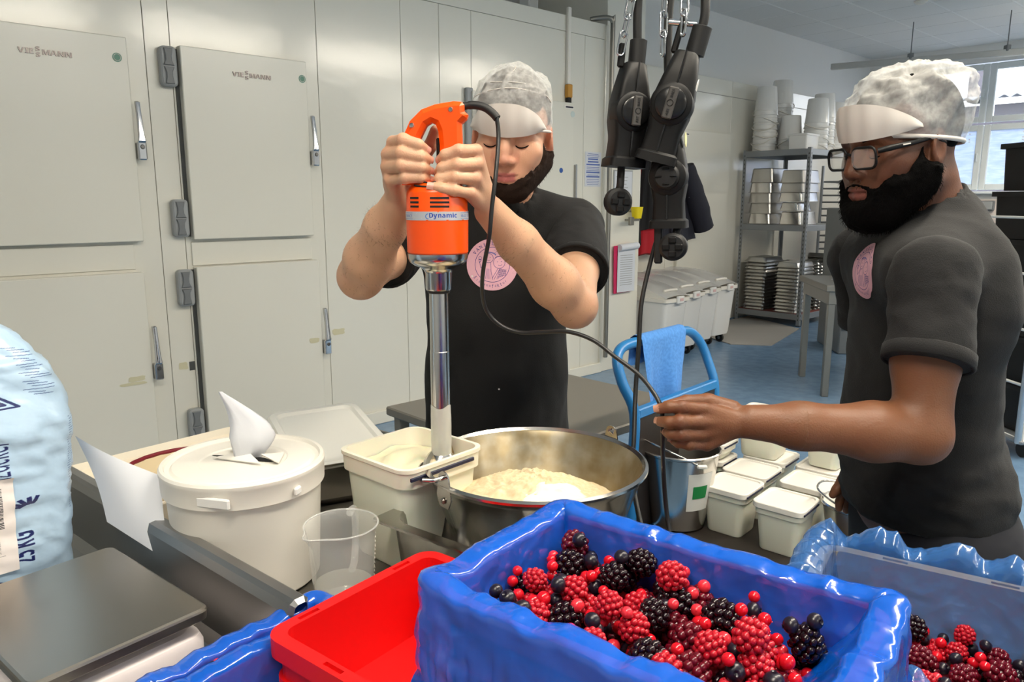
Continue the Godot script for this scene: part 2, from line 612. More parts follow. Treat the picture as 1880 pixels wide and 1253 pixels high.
	put("door_handle", box_mesh(Vector3(0.02, 0.3, 0.03), 0.005, Vector3(4.6, 1.63, -VF + 0.05)), M.chrome, o5)
	put("name_plate", box_mesh(Vector3(0.11, 0.025, 0.002), 0.0, Vector3(4.51, 2.215, -VF + 0.053)), M.white_plastic, o5)
	put("plate_lettering", box_mesh(Vector3(0.085, 0.012, 0.001), 0.0, Vector3(4.515, 2.215, -VF + 0.0545)), M.navy, o5)
	put("sticker", lathe_mesh([Vector2(0, 0.001), Vector2(0.024, 0.001), Vector2(0.024, 0)], 20), mat("sticker_pale", c8(196, 208, 204), 0.6), o5, Transform3D(Basis(Vector3.RIGHT, PI / 2), Vector3(4.555, 2.165, -VF + 0.052)))
	put("blue_dot", lathe_mesh([Vector2(0, 0.003), Vector2(0.018, 0.003), Vector2(0.02, 0)], 20), mat("dot_blue", c8(38, 84, 160), 0.5), o5, Transform3D(Basis(Vector3.RIGHT, PI / 2), Vector3(4.43, 1.729, -VF + 0.052)))
	# the door switch on its conduit
	interlock(Vector3(4.535, 0, VF), 2.36, 2.95, "grey conduit with yellow door switch on the cold room front")
	# notice on the cold room front beside the pillar
	notice(4.866, 1.75, VF - 0.002, 0.2, 0.28, "blue and white notice sheet on the cold room front beside the pillar")

func interlock(at: Vector3, y0: float, y1: float, label: String) -> void:
	var t := thing("door_switch", label, "switch", room(at.x, y0, at.z), TH)
	put("conduit", box_mesh(Vector3(0.035, y1 - y0 - 0.02, 0.03), 0.005, Vector3(0, (y1 - y0) * 0.5 + 0.02, 0.016)), M.white_plastic, t)
	put("switch_body", box_mesh(Vector3(0.05, 0.1, 0.045), 0.006, Vector3(0, -0.02, 0.024)), mat("switch_yellow", c8(196, 140, 50), 0.5), t)
	put("plunger", box_mesh(Vector3(0.04, 0.05, 0.04), 0.006, Vector3(0, -0.09, 0.022)), M.black_plastic, t)

func tube_mesh_ring(r: float, thick: float) -> ArrayMesh:
	var st := mb()
	var rings := []
	for i in 25:
		var a := TAU * i / 24
		var ring := PackedVector3Array()
		for k in 6:
			var b := TAU * k / 6
			ring.append(Vector3((r + thick * cos(b)) * cos(a), thick * sin(b), (r + thick * cos(b)) * sin(a)))
		rings.append(ring)
	loft(st, rings, true, false, false, 0.0)
	return done(st)

func hinge_mesh() -> ArrayMesh:
	var st := mb()
	slab(st, rounded(0.082, 0.2, 0.022), 0.05, 0.008, Transform3D(Basis(), Vector3(0, 0, 0.025)))
	return done(st)

func hinge_cap() -> ArrayMesh:
	# two facing waisted covers, parted by a crooked joint
	var st := mb()
	for s in [1.0, -1.0]:
		var p := PackedVector2Array([Vector2(-0.026, s * 0.088), Vector2(0.02, s * 0.088), Vector2(0.012, s * 0.05), Vector2(0.013, s * 0.026), Vector2(0.024, s * 0.004), Vector2(-0.03, s * 0.004), Vector2(-0.02, s * 0.03), Vector2(-0.02, s * 0.055)])
		slab(st, p, 0.012, 0.004, Transform3D(Basis(), Vector3(0, 0, 0.055)))
	return done(st)

func rounded(w: float, h: float, r: float, n := 4) -> PackedVector2Array:
	var p := PackedVector2Array()
	for q in rrect(w, h, r, 0, n):
		p.append(Vector2(q.x, q.z))
	return p

func handle_mesh() -> ArrayMesh:
	var st := mb()
	# a long slightly cranked lever, wide at the foot
	var rings := []
	for q in [[0.14, 0.009, 0.02], [0.135, 0.012, 0.026], [0.05, 0.012, 0.042], [-0.03, 0.015, 0.05], [-0.055, 0.019, 0.052], [-0.065, 0.019, 0.045]]:
		var r := rrect(q[1] * 2, 0.022, 0.006, 0, 2)
		for i in r.size():
			r[i] = Vector3(r[i].x, q[0], r[i].z + q[2])
		rings.append(r)
	loft(st, rings, true, true, true, 0.5)
	box(st, Vector3(0, -0.105, 0.028), Vector3(0.042, 0.09, 0.056), 0.006)
	return done(st)

func handle_lock() -> ArrayMesh:
	var st := mb()
	lathe(st, [Vector2(0, 0.006), Vector2(0.009, 0.006), Vector2(0.012, 0.0)], 14, Transform3D(Basis(Vector3.RIGHT, PI / 2), Vector3(0, -0.085, 0.056)))
	return done(st)

func badge(o: Node3D, at: Vector3) -> void:
	# raised silver letters: the middle S letters sit one above the other
	var size := 0.034
	var x := -0.105
	for ch in ["V", "I", "E", "S", "M", "A", "N", "N"]:
		var w: float = {"V": 0.03, "I": 0.014, "E": 0.024, "S": 0.03, "M": 0.034, "A": 0.03, "N": 0.031}[ch]
		if ch == "S":
			for s in [1, -1]:
				put("lettering", text_mesh("S", size, 0.006), M.badge_metal, o, Transform3D(Basis.from_scale(Vector3(1.3, 0.8, 1)), at + Vector3(x + w * 0.5, s * 0.013 , 0)))
		else:
			put("lettering", text_mesh(ch, size, 0.006), M.badge_metal, o, Transform3D(Basis.from_scale(Vector3(1.25, 0.95, 1)), at + Vector3(x + w * 0.5, 0, 0)))
		x += w

# a printed sheet: white paper with bars of print
func notice(u: float, y: float, v: float, w: float, h: float, label: String) -> void:
	var t := thing("notice", label, "notice", room(u, y, v), TH)
	put("sheet", box_mesh(Vector3(w, h, 0.001)), M.paper, t)
	var ink := mat("ink_blue", c8(92, 112, 176), 0.8)
	var st := mb()
	var yy := h * 0.44
	while yy > -h * 0.45:
		var thick := 0.004 if rng.randf() > 0.25 else 0.012
		box(st, Vector3(rng.randf_range(-0.01, 0.0) * w, yy, 0.0009), Vector3(w * rng.randf_range(0.6, 0.88), thick, 0.0004))
		yy -= thick + h * 0.035
	put("print", done(st), ink, t)
func far_wall() -> void:
	var w := struct("wall_far")
	put("plaster", box_mesh(Vector3(16.4, 3.7, 0.2), 0.0, Vector3(4.3, 1.85, -5.3)), M.plaster, w)
	put("panel", box_mesh(Vector3(1.0, 2.9, 0.06), 0.002, Vector3(6.65, 1.45, -5.17)), M.white_panel, w)
	put("panel", box_mesh(Vector3(1.24, 2.9, 0.06), 0.002, Vector3(7.775, 1.45, -5.17)), M.white_panel, w)
	put("panel", box_mesh(Vector3(3.95, 2.9, 0.06), 0.002, Vector3(10.375, 1.45, -5.17)), M.white_panel, w)
	put("panel_joint", box_mesh(Vector3(5.3, 0.008, 0.062), 0.0, Vector3(9.7, 2.72, -5.1705)), M.seam, w)
	var o := struct("door_6")
	o.set_meta("label", "white cold room door between the coats and the steel rack")
	put("door_leaf", box_mesh(Vector3(1.02, 2.2, 0.05), 0.004, Vector3(7.84, 1.18, -5.12)), M.white_door, o)
	put("hinge_post", box_mesh(Vector3(0.05, 0.9, 0.03), 0.005, Vector3(7.27, 1.8, -5.125)), M.grey_plastic, o)
	put("name_plate", box_mesh(Vector3(0.1, 0.025, 0.002), 0.0, Vector3(7.42, 2.23, -5.094)), M.white_plastic, o)
	put("plate_lettering", box_mesh(Vector3(0.08, 0.012, 0.001), 0.0, Vector3(7.425, 2.23, -5.0925)), M.navy, o)
	interlock(Vector3(7.36, 0, 5.14), 2.43, 3.05, "thin conduit with yellow door switch above the coats")
	var col := struct("pillar")
	put("plaster", box_mesh(Vector3(0.5, 3.64, 0.95), 0.004, Vector3(5.265, 1.82, -4.725)), M.white_panel, col)
	var duct := struct("trim_duct")
	put("duct", box_mesh(Vector3(0.12, 0.75, 0.12), 0.01, Vector3(4.75, 3.25, -4.9)), M.ceiling_rail, duct)
	# bent pipe at the cold room's top corner
	single("drain_pipe", tube_mesh([room(4.86, 2.93, 4.3), room(4.9, 2.94, 4.26), room(4.955, 2.94, 4.19), room(4.985, 2.9, 4.17), room(4.985, 2.7, 4.17), room(4.985, 0.15, 4.17)], 0.02, 10, 4), M.steel_dull, "grey bent pipe running down the corner beside the white pillar", "pipe")
	# the window wall
	var U := 12.4
	var ww := struct("wall_window")
	var z0 := 1.95
	var z1 := 4.36
	put("plaster", box_mesh(Vector3(0.3, 1.6, 12.2), 0.0, Vector3(U + 0.15, 0.8, 0.6)), M.plaster, ww)
	put("plaster", box_mesh(Vector3(0.3, 0.3, 12.2), 0.0, Vector3(U + 0.15, 3.55, 0.6)), M.plaster, ww)
	put("plaster", box_mesh(Vector3(0.3, 1.8, 5.4 - z1), 0.0, Vector3(U + 0.15, 2.5, -(5.4 + z1) * 0.5)), M.plaster, ww)
	put("plaster", box_mesh(Vector3(0.3, 1.8, 8.5), 0.0, Vector3(U + 0.15, 2.5, -z0 + 4.25)), M.plaster, ww)
	put("window_sill", box_mesh(Vector3(0.4, 0.04, z1 - z0 + 0.1), 0.01, Vector3(U + 0.1, 1.6, -(z0 + z1) * 0.5)), M.window_frame, ww)
	mat("wall_tile", c8(224, 212, 206), 0.3)
	for i in 8:
		for k in 5:
			put("wall_tile", box_mesh(Vector3(0.012, 0.293, 0.393), 0.002), M.wall_tile, ww, Transform3D(Basis(), Vector3(U - 0.006, 0.16 + 0.3 * k, -(2.0 + 0.4 * i))))
	var win := struct("window_1")
	var clear := mat("window_glass", c8(235, 245, 250, 0.08), 0.04)
	clear.transparency = BaseMaterial3D.TRANSPARENCY_ALPHA
	var frosted := mat("frosted_film", c8(228, 236, 248, 0.72), 0.5)
	frosted.transparency = BaseMaterial3D.TRANSPARENCY_ALPHA
	frosted.backlight_enabled = true
	frosted.backlight = Color(0.95, 0.97, 1.0)
	frosted.albedo_texture = noise_tex(0.02, Color(0.86, 0.9, 0.96, 0.85), Color(1, 1, 1, 1), 256, 4, 21)
	frosted.uv1_scale = Vector3(3, 0.5, 1)
	var ux := U + 0.08
	var cols := 3
	var cw := (z1 - z0) / cols
	for i in cols:
		for r in 2:
			var y0: float = 1.64 if r == 0 else 2.58
			var y1: float = 2.55 if r == 0 else 3.38
			var zc := -(z1 - cw * (i + 0.5))
			var fr := mb()
			var t := 0.085
			for s in [-1, 1]:
				box(fr, Vector3(ux, (y0 + y1) * 0.5, zc + s * (cw * 0.5 - t * 0.5 - 0.004)), Vector3(0.07, y1 - y0, t), 0.01)
			for y in [y0 + t * 0.5, y1 - t * 0.5]:
				box(fr, Vector3(ux, y, zc), Vector3(0.068, t, cw - 2 * t), 0.01)
			var sash := put("window_sash", done(fr), M.window_frame, win)
			put("pane", box_mesh(Vector3(0.006, y1 - y0 - 2 * t, cw - 2 * t), 0.0, Vector3(ux, (y0 + y1) * 0.5, zc)), frosted if r == 0 else clear, sash)
			put("window_handle", box_mesh(Vector3(0.03, 0.12, 0.02), 0.006, Vector3(ux - 0.05, (y0 + y1) * 0.5, zc + cw * 0.5 - 0.05)), M.window_frame, sash)
			if r == 0 and i < 2:
				var stars := mb()
				for k in 9:
					lathe(stars, [Vector2(0, 0.001), Vector2(0.012, 0.001), Vector2(0.012, 0.0)], 6, Transform3D(Basis(Vector3.BACK, PI / 2), Vector3(ux - 0.006, y1 - 0.12 - 0.055 * (k / 3) - 0.02 * (k % 2), zc + cw * 0.28 - 0.07 * (k % 3))))
				put("star_sticker", done(stars), M.white_gloss, sash)

func outside() -> void:
	var g := struct("ground")
	put("ground", box_mesh(Vector3(30, 0.2, 30), 0.0, Vector3(28.0, -0.6, -4.0)), mat("outside_paving", c8(140, 140, 142), 0.9), g)
	# a shed with a corrugated roof, a low wooden house, a bare tree
	var s := thing("shed", "dark wooden shed with corrugated roof seen through the window", "shed", room(20.0, -0.5, 6.2), TH)
	var wood := mat("shed_wood", c8(96, 92, 98), 0.9)
	put("wall", box_mesh(Vector3(2.2, 4.0, 4.6), 0.02, Vector3(0, 2.0, 0)), wood, s)
	var st := mb()
	sheet(st, 46, 2, func(a: float, b: float): return Vector3(-1.6 + 3.0 * b, 4.1 + 0.35 * b + 0.035 * cos(a * TAU * 23), -2.6 + 5.2 * a))
	put("corrugated_roof", done(st), mat("roof_grey", c8(146, 150, 158), 0.7), s)
	put("chimney", box_mesh(Vector3(0.5, 1.4, 0.45), 0.02, Vector3(0.2, 4.9, 0.3)), mat("old_brick", c8(104, 98, 104), 0.9), s)
	put("door", box_mesh(Vector3(0.06, 2.0, 0.9), 0.01, Vector3(-1.12, 1.0, 1.2)), mat("shed_door", c8(70, 72, 84), 0.8), s)
	var h := thing("house", "grey house with shallow roof behind the shed outside", "house", room(25.0, -0.5, 9.6), TH)
	put("wall", box_mesh(Vector3(5, 4.2, 4.4), 0.02, Vector3(0, 2.1, 0)), mat("house_wall", c8(150, 152, 160), 0.9), h)
	var r := mb()
	slab(r, PackedVector2Array([Vector2(-2.9, 4.1), Vector2(0, 5.3), Vector2(2.9, 4.1)]), 5.0, 0.0)
	put("roof", done(r), mat("house_roof", c8(98, 102, 118), 0.8), h, Transform3D(Basis(Vector3.UP, PI / 2), Vector3.ZERO))
	var t := thing("bare_tree", "leafless tree with thin branches outside the window", "tree", room(22.0, -0.5, 4.9), 0.4)
	var tm := mb()
	var rr := RandomNumberGenerator.new()
	rr.seed = 4
	branch(tm, Vector3(0, 0, 0), Vector3(0.03, 1, 0.02), 4.2, 0.09, 0, rr)
	put("branches", done(tm), mat("bark", c8(120, 116, 118), 0.9), t)

func branch(st: SurfaceTool, p: Vector3, d: Vector3, length: float, r: float, depth: int, rr: RandomNumberGenerator) -> void:
	var e := p + d.normalized() * length
	tube(st, PackedVector3Array([p, (p + e) * 0.5 + Vector3(rr.randf_range(-1, 1), 0, rr.randf_range(-1, 1)) * 0.05 * length, e]), [r, r * 0.8, r * 0.6], 5)
	if depth >= 4:
		return
	for i in 3:
		var nd := (d.normalized() + Vector3(rr.randf_range(-1, 1), rr.randf_range(-0.2, 0.6), rr.randf_range(-1, 1)) * 0.75).normalized()
		branch(st, p.lerp(e, rr.randf_range(0.6, 1.0)), nd, length * rr.randf_range(0.45, 0.62), r * 0.55, depth + 1, rr)

func ingredient_bin() -> Node3D:
	var t := thing("ingredient_bin", "white wheeled ingredient bin nearest the white pillar", "bin", Vector3.ZERO, 0.0, "wheeled ingredient bins in a row")
	var st := mb()
	# a box that tapers to the floor with rounded edges; front towards +z
	var rings := []
	for q in [[0.30, 0.60, 0.10], [0.31, 0.62, 0.13], [0.35, 0.70, 0.56], [0.36, 0.72, 0.60]]:
		rings.append(rrect(q[0], q[1], 0.045, q[2]))
	loft(st, rings, true, true, false, 0.9)
	put("body", done(st), M.white_gloss, t)
	var rim := mb()
	loft(rim, [rrect(0.37, 0.73, 0.05, 0.585), rrect(0.39, 0.75, 0.05, 0.59), rrect(0.39, 0.75, 0.05, 0.62), rrect(0.36, 0.72, 0.05, 0.625), rrect(0.34, 0.70, 0.05, 0.60)], true)
	put("rim", done(rim), M.white_plastic, t)
	var lid := mb()
	sheet(lid, 10, 14, func(a: float, b: float):
		var z: float = 0.36 - 0.72 * b
		var y: float = 0.63 + 0.13 * sin(clampf(b * 1.25, 0.0, 1.0) * PI * 0.5) + 0.018 * sin(a * PI)
		return Vector3((a - 0.5) * 0.37, y, z))
	var side := mb()
	put("lid", done(lid), M.bin_lid, t)
	for s in [-1.0, 1.0]:
		sheet(side, 14, 3, func(b: float, c: float):
			var z: float = 0.36 - 0.72 * b
			var y: float = 0.63 + 0.13 * sin(clampf(b * 1.25, 0.0, 1.0) * PI * 0.5)
			return Vector3(s * 0.185, lerpf(0.6, y, c), z))
	put("lid_side", done(side), M.white_plastic, t)
	var ridge := mb()
	tube(ridge, PackedVector3Array([Vector3(-0.1, 0.685, 0.27), Vector3(0, 0.69, 0.275), Vector3(0.1, 0.685, 0.27)]), 0.012, 8)
	put("lid_grip", done(ridge), M.white_plastic, t)
	put("latch", box_mesh(Vector3(0.1, 0.07, 0.03), 0.008, Vector3(0.0, 0.61, 0.385)), M.white_gloss, t)
	put("latch_label", box_mesh(Vector3(0.05, 0.025, 0.002), 0.0, Vector3(0.0, 0.612, 0.4015)), mat("faded_red", c8(216, 180, 178), 0.6), t)
	for sx in [-1, 1]:
		for sz in [-1, 1]:
			var w := put("caster", lathe_mesh([Vector2(0.012, -0.014), Vector2(0.042, -0.014), Vector2(0.047, -0.008), Vector2(0.047, 0.008), Vector2(0.042, 0.014), Vector2(0.012, 0.014)], 18), M.black_rubber, t, Transform3D(Basis(Vector3.BACK, PI / 2), Vector3(sx * 0.11, 0.047, sz * 0.22)))
			put("caster_hub", lathe_mesh([Vector2(0, -0.016), Vector2(0.016, -0.016), Vector2(0.016, 0.016), Vector2(0, 0.016)], 12), M.galvanised, w)
	return t

# cloth hung from a hook: rings that widen downwards and fold
func hung(w0: float, w1: float, depth: float, length: float, folds: int, seed_: int, drift := Vector3.ZERO) -> ArrayMesh:
	var st := mb()
	var rings := []
	var n := 48
	for j in 16:
		var b := j / 15.0
		var ring := PackedVector3Array()
		var w := lerpf(w0, w1, pow(b, 0.7))
		var d := depth * (0.5 + 0.5 * pow(b, 0.5))
		for i in n:
			var a := TAU * i / n
			var f := 1.0 + (0.05 + 0.12 * b) * sin(a * folds + seed_ + b * 1.3) + 0.06 * sin(a * (folds * 2 + 1) + seed_ * 2.0)
			ring.append(Vector3(cos(a) * w * 0.5 * f, -length * b - 0.02 * sin(a * 2 + seed_) * b, sin(a) * d * 0.5 * f) + drift * b * b)
		rings.append(ring)
	loft(st, rings, true, true, true, 0.0)
	return done(st)

func sleeve(p: Array, r: Array) -> ArrayMesh:
	var st := mb()
	var path := spline(p, 5)
	var rr := []
	for i in path.size():
		var x := float(i) / (path.size() - 1) * (r.size() - 1)
		var k := mini(int(x), r.size() - 2)
		rr.append(lerpf(r[k], r[k + 1], x - k) * (1.0 + 0.04 * sin(i * 2.1)))
	tube(st, path, rr, 14)
	return done(st)

func far_things() -> void:
	var b0 := ingredient_bin()
	var names := ["white wheeled ingredient bin nearest the white pillar", "second white wheeled ingredient bin from the pillar", "third white wheeled ingredient bin from the pillar", "white wheeled ingredient bin nearest the steel rack"]
	for i in 4:
		var at := room([5.74, 6.15, 6.56, 6.96][i], 0, [4.32, 4.42, 4.5, 4.55][i])
		if i == 0:
			b0.position = at
			b0.rotation.y = TH
		else:
			dup(b0, at, TH, names[i])
	# coats on a hook rail
	mat("red_cloth", c8(176, 16, 34), 0.8)
	mat("black_cloth", c8(22, 22, 25), 0.85)
	mat("navy_cloth", c8(30, 31, 44), 0.75)
	mat("reflective_band", c8(176, 178, 184), 0.4)
	var rail := thing("hook_rail", "coat hook rail on the white wall above the ingredient bins", "hook rail", room(6.6, 1.98, 5.12), TH)
	put("rail", box_mesh(Vector3(1.5, 0.06, 0.025), 0.005), M.steel_dull, rail)
	for i in 5:
		put("hook", tube_mesh([Vector3(-0.6 + 0.3 * i, 0, 0.01), Vector3(-0.6 + 0.3 * i, -0.01, 0.07), Vector3(-0.6 + 0.3 * i, 0.03, 0.09)], 0.006, 6, 3), M.steel_dull, rail)
	var c1 := thing("jacket", "red jacket hanging on the hook rail behind the black connectors", "jacket", room(6.2, 1.9, 5.0), TH)
	put("body", hung(0.2, 0.5, 0.2, 0.82, 5, 1), M.red_cloth, c1)
	put("sleeve", sleeve([Vector3(-0.12, -0.1, 0.05), Vector3(-0.2, -0.4, 0.1), Vector3(-0.18, -0.75, 0.1)], [0.07, 0.07, 0.05]), M.red_cloth, c1)
	put("lining", hung(0.1, 0.2, 0.1, 0.86, 4, 4), M.black_cloth, c1, Transform3D(Basis(), Vector3(0.05, -0.02, 0.1)))
	var c2 := thing("jacket", "black jacket hanging between the red jacket and the navy quilted coat", "jacket", room(6.66, 1.92, 5.0), TH)
	put("body", hung(0.22, 0.46, 0.22, 0.72, 6, 2), M.black_cloth, c2)
	put("sleeve", sleeve([Vector3(0.1, -0.08, 0.08), Vector3(0.14, -0.42, 0.14), Vector3(0.06, -0.66, 0.15)], [0.075, 0.075, 0.055]), M.black_cloth, c2)
	put("red_hem", hung(0.2, 0.36, 0.16, 0.98, 5, 7), M.red_cloth, c2, Transform3D(Basis(), Vector3(-0.02, -0.02, -0.02)))
	var c3 := thing("jacket", "navy quilted coat with silver reflective band on its sleeve", "jacket", room(7.08, 1.97, 5.0), TH)
	put("body", hung(0.2, 0.52, 0.22, 0.92, 5, 3, Vector3(0.1, 0, 0)), M.navy_cloth, c3)
	put("sleeve", sleeve([Vector3(0.08, -0.1, 0.1), Vector3(0.22, -0.42, 0.12), Vector3(0.42, -0.78, 0.12)], [0.08, 0.11, 0.13, 0.12]), M.navy_cloth, c3)
	put("reflective_band", sleeve([Vector3(0.185, -0.36, 0.117), Vector3(0.205, -0.4, 0.118)], [0.104, 0.108]), M.reflective_band, c3)
	# on the pillar
	var p1 := thing("notice", "white sheet in a grey frame on the pillar behind the black connectors", "notice", room(5.262, 1.575, 4.247), TH)
	put("frame", box_mesh(Vector3(0.26, 0.36, 0.008), 0.003), M.grey_plastic, p1)
	put("sheet", box_mesh(Vector3(0.235, 0.335, 0.002), 0.0, Vector3(0, 0, 0.005)), M.paper, p1)
	var pr := mb()
	for i in 8:
		box(pr, Vector3(-0.02, 0.12 - 0.03 * i, 0.0065), Vector3(0.16 - 0.02 * (i % 3), 0.005, 0.0006))
	put("print", done(pr), M.grey_plastic, p1)
	var y := thing("cup", "small yellow cup on a metal bracket on the pillar", "cup", room(5.37, 1.34, 4.17), TH)
	put("bowl", lathe_mesh([Vector2(0, 0), Vector2(0.04, 0), Vector2(0.055, 0.1), Vector2(0.05, 0.1), Vector2(0.036, 0.006), Vector2(0, 0.006)], 18), mat("yellow_plastic", c8(238, 214, 20), 0.4), y)
	put("bracket", box_mesh(Vector3(0.16, 0.02, 0.05), 0.004, Vector3(-0.06, -0.012, 0.0)), M.steel_dull, y)
	put("wall_plate", box_mesh(Vector3(0.05, 0.07, 0.03), 0.004, Vector3(-0.14, -0.02, 0.05)), M.steel_dull, y)
	var cb := thing("clipboard", "pink clipboard with printed list hung on the white pillar", "clipboard", room(5.28, 0.9, 4.23), TH)
	put("board", box_mesh(Vector3(0.26, 0.42, 0.012), 0.004), mat("pink_board", c8(206, 40, 92), 0.4), cb, Transform3D(Basis(Vector3.BACK, 0.03), Vector3(-0.012, 0, 0.006)))
	put("sheet", box_mesh(Vector3(0.24, 0.39, 0.006), 0.001, Vector3(0.012, -0.008, 0.02)), M.paper, cb)
	put("rolled_sheet", tube_mesh([Vector3(-0.1, 0.19, 0.03), Vector3(0.15, 0.2, 0.03)], 0.03, 12), M.paper, cb)
	var cp := mb()
	for i in 14:
		box(cp, Vector3(0.01, 0.12 - 0.02 * i, 0.0235), Vector3(0.17, 0.005, 0.0006))
	put("print", done(cp), M.grey_plastic, cb)
	# flat sheet on the floor in front of the rack
	var fm := mb()
	slab(fm, PackedVector2Array([Vector2(7.0, 4.15), Vector2(7.25, 3.82), Vector2(8.45, 4.12), Vector2(8.9, 5.05), Vector2(7.4, 5.0)]), 0.008, 0.0, Transform3D(Basis(Vector3(1, 0, 0), Vector3(0, 0, -1), Vector3(0, 1, 0)), Vector3(0, 0.005, 0)))
	single("floor_sheet", done(fm), mat("grey_card", c8(158, 155, 150), 0.75), "flat grey sheet lying on the blue floor before the steel rack", "sheet", Vector3.ZERO, TH)
	# steel table by the man in glasses
	var tb := thing("steel_table", "grey steel table with papers standing left of the man in glasses", "table", Vector3(3.05, 0, -5.95), -0.12)
	put("tabletop", box_mesh(Vector3(1.3, 0.05, 0.8), 0.006, Vector3(0, 0.845, 0)), M.steel_dull, tb)
	put("apron", box_mesh(Vector3(1.24, 0.1, 0.74), 0.004, Vector3(0, 0.77, 0)), M.steel_dull, tb)
	for sx in [-1, 1]:
		for sz in [-1, 1]:
			put("leg", box_mesh(Vector3(0.05, 0.8, 0.05), 0.004, Vector3(sx * 0.59, 0.4, sz * 0.34)), M.steel_dull, tb)
	var pb := mb()
	for i in 5:
		box(pb, Vector3(0.01 * (i % 2), 0.002 + 0.004 * i, 0.012 * ((i * 7) % 3)), Vector3(0.3, 0.003, 0.21), 0.0, Basis(Vector3.UP, 0.2 * ((i * 5) % 3)))
	single("paper_stack", done(pb), M.paper, "loose white papers lying on the grey steel table", "papers", Vector3(2.74, 0.871, -6.0), 0.3)
	# oven behind it
	var ov := thing("oven", "grey oven cabinet with dark window behind the steel table", "oven", Vector3(3.75, 0, -7.6), -0.1)
	put("housing", box_mesh(Vector3(1.0, 1.42, 0.7), 0.01, Vector3(0, 0.71, 0)), mat("oven_grey", c8(132, 136, 138), 0.45, 0.4), ov)
	var od := put("door", box_mesh(Vector3(0.6, 0.9, 0.05), 0.02, Vector3(0.18, 0.92, 0.37)), M.oven_grey, ov)
	put("window", box_mesh(Vector3(0.42, 0.55, 0.01), 0.0, Vector3(0.2, 0.98, 0.4)), M.black_gloss, od)
	put("side_panel", box_mesh(Vector3(0.26, 1.1, 0.03), 0.005, Vector3(-0.35, 0.8, 0.36)), M.galvanised, ov)
	put("marker", box_mesh(Vector3(0.02, 0.1, 0.01), 0.0, Vector3(-0.16, 1.15, 0.355)), M.white_plastic, ov)
	# roll cage with black crates at the right edge
	var cg := thing("roll_cage", "white wire roll cage at the right edge behind the man in glasses", "cage", Vector3(3.35, 0, -4.55), 0.06)
	var wire := mb()
	for i in 6:
		tube(wire, PackedVector3Array([Vector3(-0.4 + 0.155 * i, 0.12, 0.32), Vector3(-0.4 + 0.155 * i, 0.7, 0.32), Vector3(-0.4 + 0.155 * i, 1.42, 0.32)]), 0.007, 6)
	for y2 in [0.12, 0.44, 0.76, 1.08, 1.4]:
		tube(wire, PackedVector3Array([Vector3(-0.4, y2, 0.32), Vector3(0, y2, 0.32), Vector3(0.4, y2, 0.32)]), 0.009, 6)
		tube(wire, PackedVector3Array([Vector3(-0.4, y2, 0.32), Vector3(-0.4, y2, 0), Vector3(-0.4, y2, -0.32)]), 0.009, 6)
	put("wire_grid", done(wire), M.white_gloss, cg)
	put("base", box_mesh(Vector3(0.84, 0.03, 0.66), 0.01, Vector3(0, 0.11, 0)), M.galvanised, cg)
	for sx in [-1, 1]:
		for sz in [-1, 1]:
			put("caster", lathe_mesh([Vector2(0, -0.015), Vector2(0.045, -0.015), Vector2(0.045, 0.015), Vector2(0, 0.015)], 16), M.black_rubber, cg, Transform3D(Basis(Vector3.BACK, PI / 2), Vector3(sx * 0.34, 0.046, sz * 0.26)))
	put("tube_frame", tube_mesh([Vector3(-0.41, 0.1, 0.3), Vector3(-0.41, 1.5, 0.3), Vector3(-0.38, 1.72, 0.3), Vector3(-0.25, 1.82, 0.3), Vector3(0.3, 1.83, 0.3)], 0.022, 10, 5), M.chrome, cg)
	put("tube_clamp", box_mesh(Vector3(0.08, 0.1, 0.08), 0.01, Vector3(-0.41, 1.62, 0.3)), M.black_plastic, cg)
	for i in 6:
		var yk := 0.13 + 0.285 * i
		var x := thing("black_crate", ["lowest black plastic crate in the white roll cage", "second black crate from the floor in the roll cage", "third black crate from the floor in the roll cage", "fourth black crate from the floor in the roll cage", "fifth black crate in the roll cage stack", "topmost black crate above the white roll cage"][i], "crate", Vector3(3.35 + 0.02 * (i % 2), yk, -4.55), 0.06 + 0.02 * (i % 3), "black crates in the roll cage")
		var sb := mb()
		loft(sb, [rrect(0.66, 0.46, 0.03, 0.0, 2), rrect(0.68, 0.48, 0.03, 0.25, 2), rrect(0.72, 0.52, 0.03, 0.25, 2), rrect(0.72, 0.52, 0.03, 0.28, 2), rrect(0.66, 0.46, 0.03, 0.28, 2)], true, true, true)
		put("body", done(sb), M.black_plastic, x)
		put("grip", box_mesh(Vector3(0.16, 0.03, 0.01), 0.003, Vector3(0, 0.19, 0.244)), M.black_gloss, x)
	var so := thing("socket_strip", "grey double wall socket on the tiled wall below the window", "socket", room(12.36, 1.42, 3.5), TH - PI / 2)
	put("housing", box_mesh(Vector3(0.42, 0.14, 0.06), 0.01), M.grey_plastic_dark, so)
	for s in [-1, 1]:
		put("flap", box_mesh(Vector3(0.18, 0.11, 0.02), 0.006, Vector3(s * 0.1, 0, 0.035)), M.grey_plastic, so)

func pan_mesh(w: float, d: float, h: float, rim := 0.012, taper := 0.03) -> ArrayMesh:     # an upside-down steel pan
	var st := mb()
	loft(st, [rrect(w + rim * 2, d + rim * 2, 0.03, 0.0, 3), rrect(w + rim * 2, d + rim * 2, 0.03, 0.004, 3), rrect(w, d, 0.03, 0.006, 3), rrect(w - taper, d - taper, 0.035, h - 0.008, 3), rrect(w - taper - 0.016, d - taper - 0.016, 0.03, h, 3)], true, false, true, 0.5)
	return done(st)

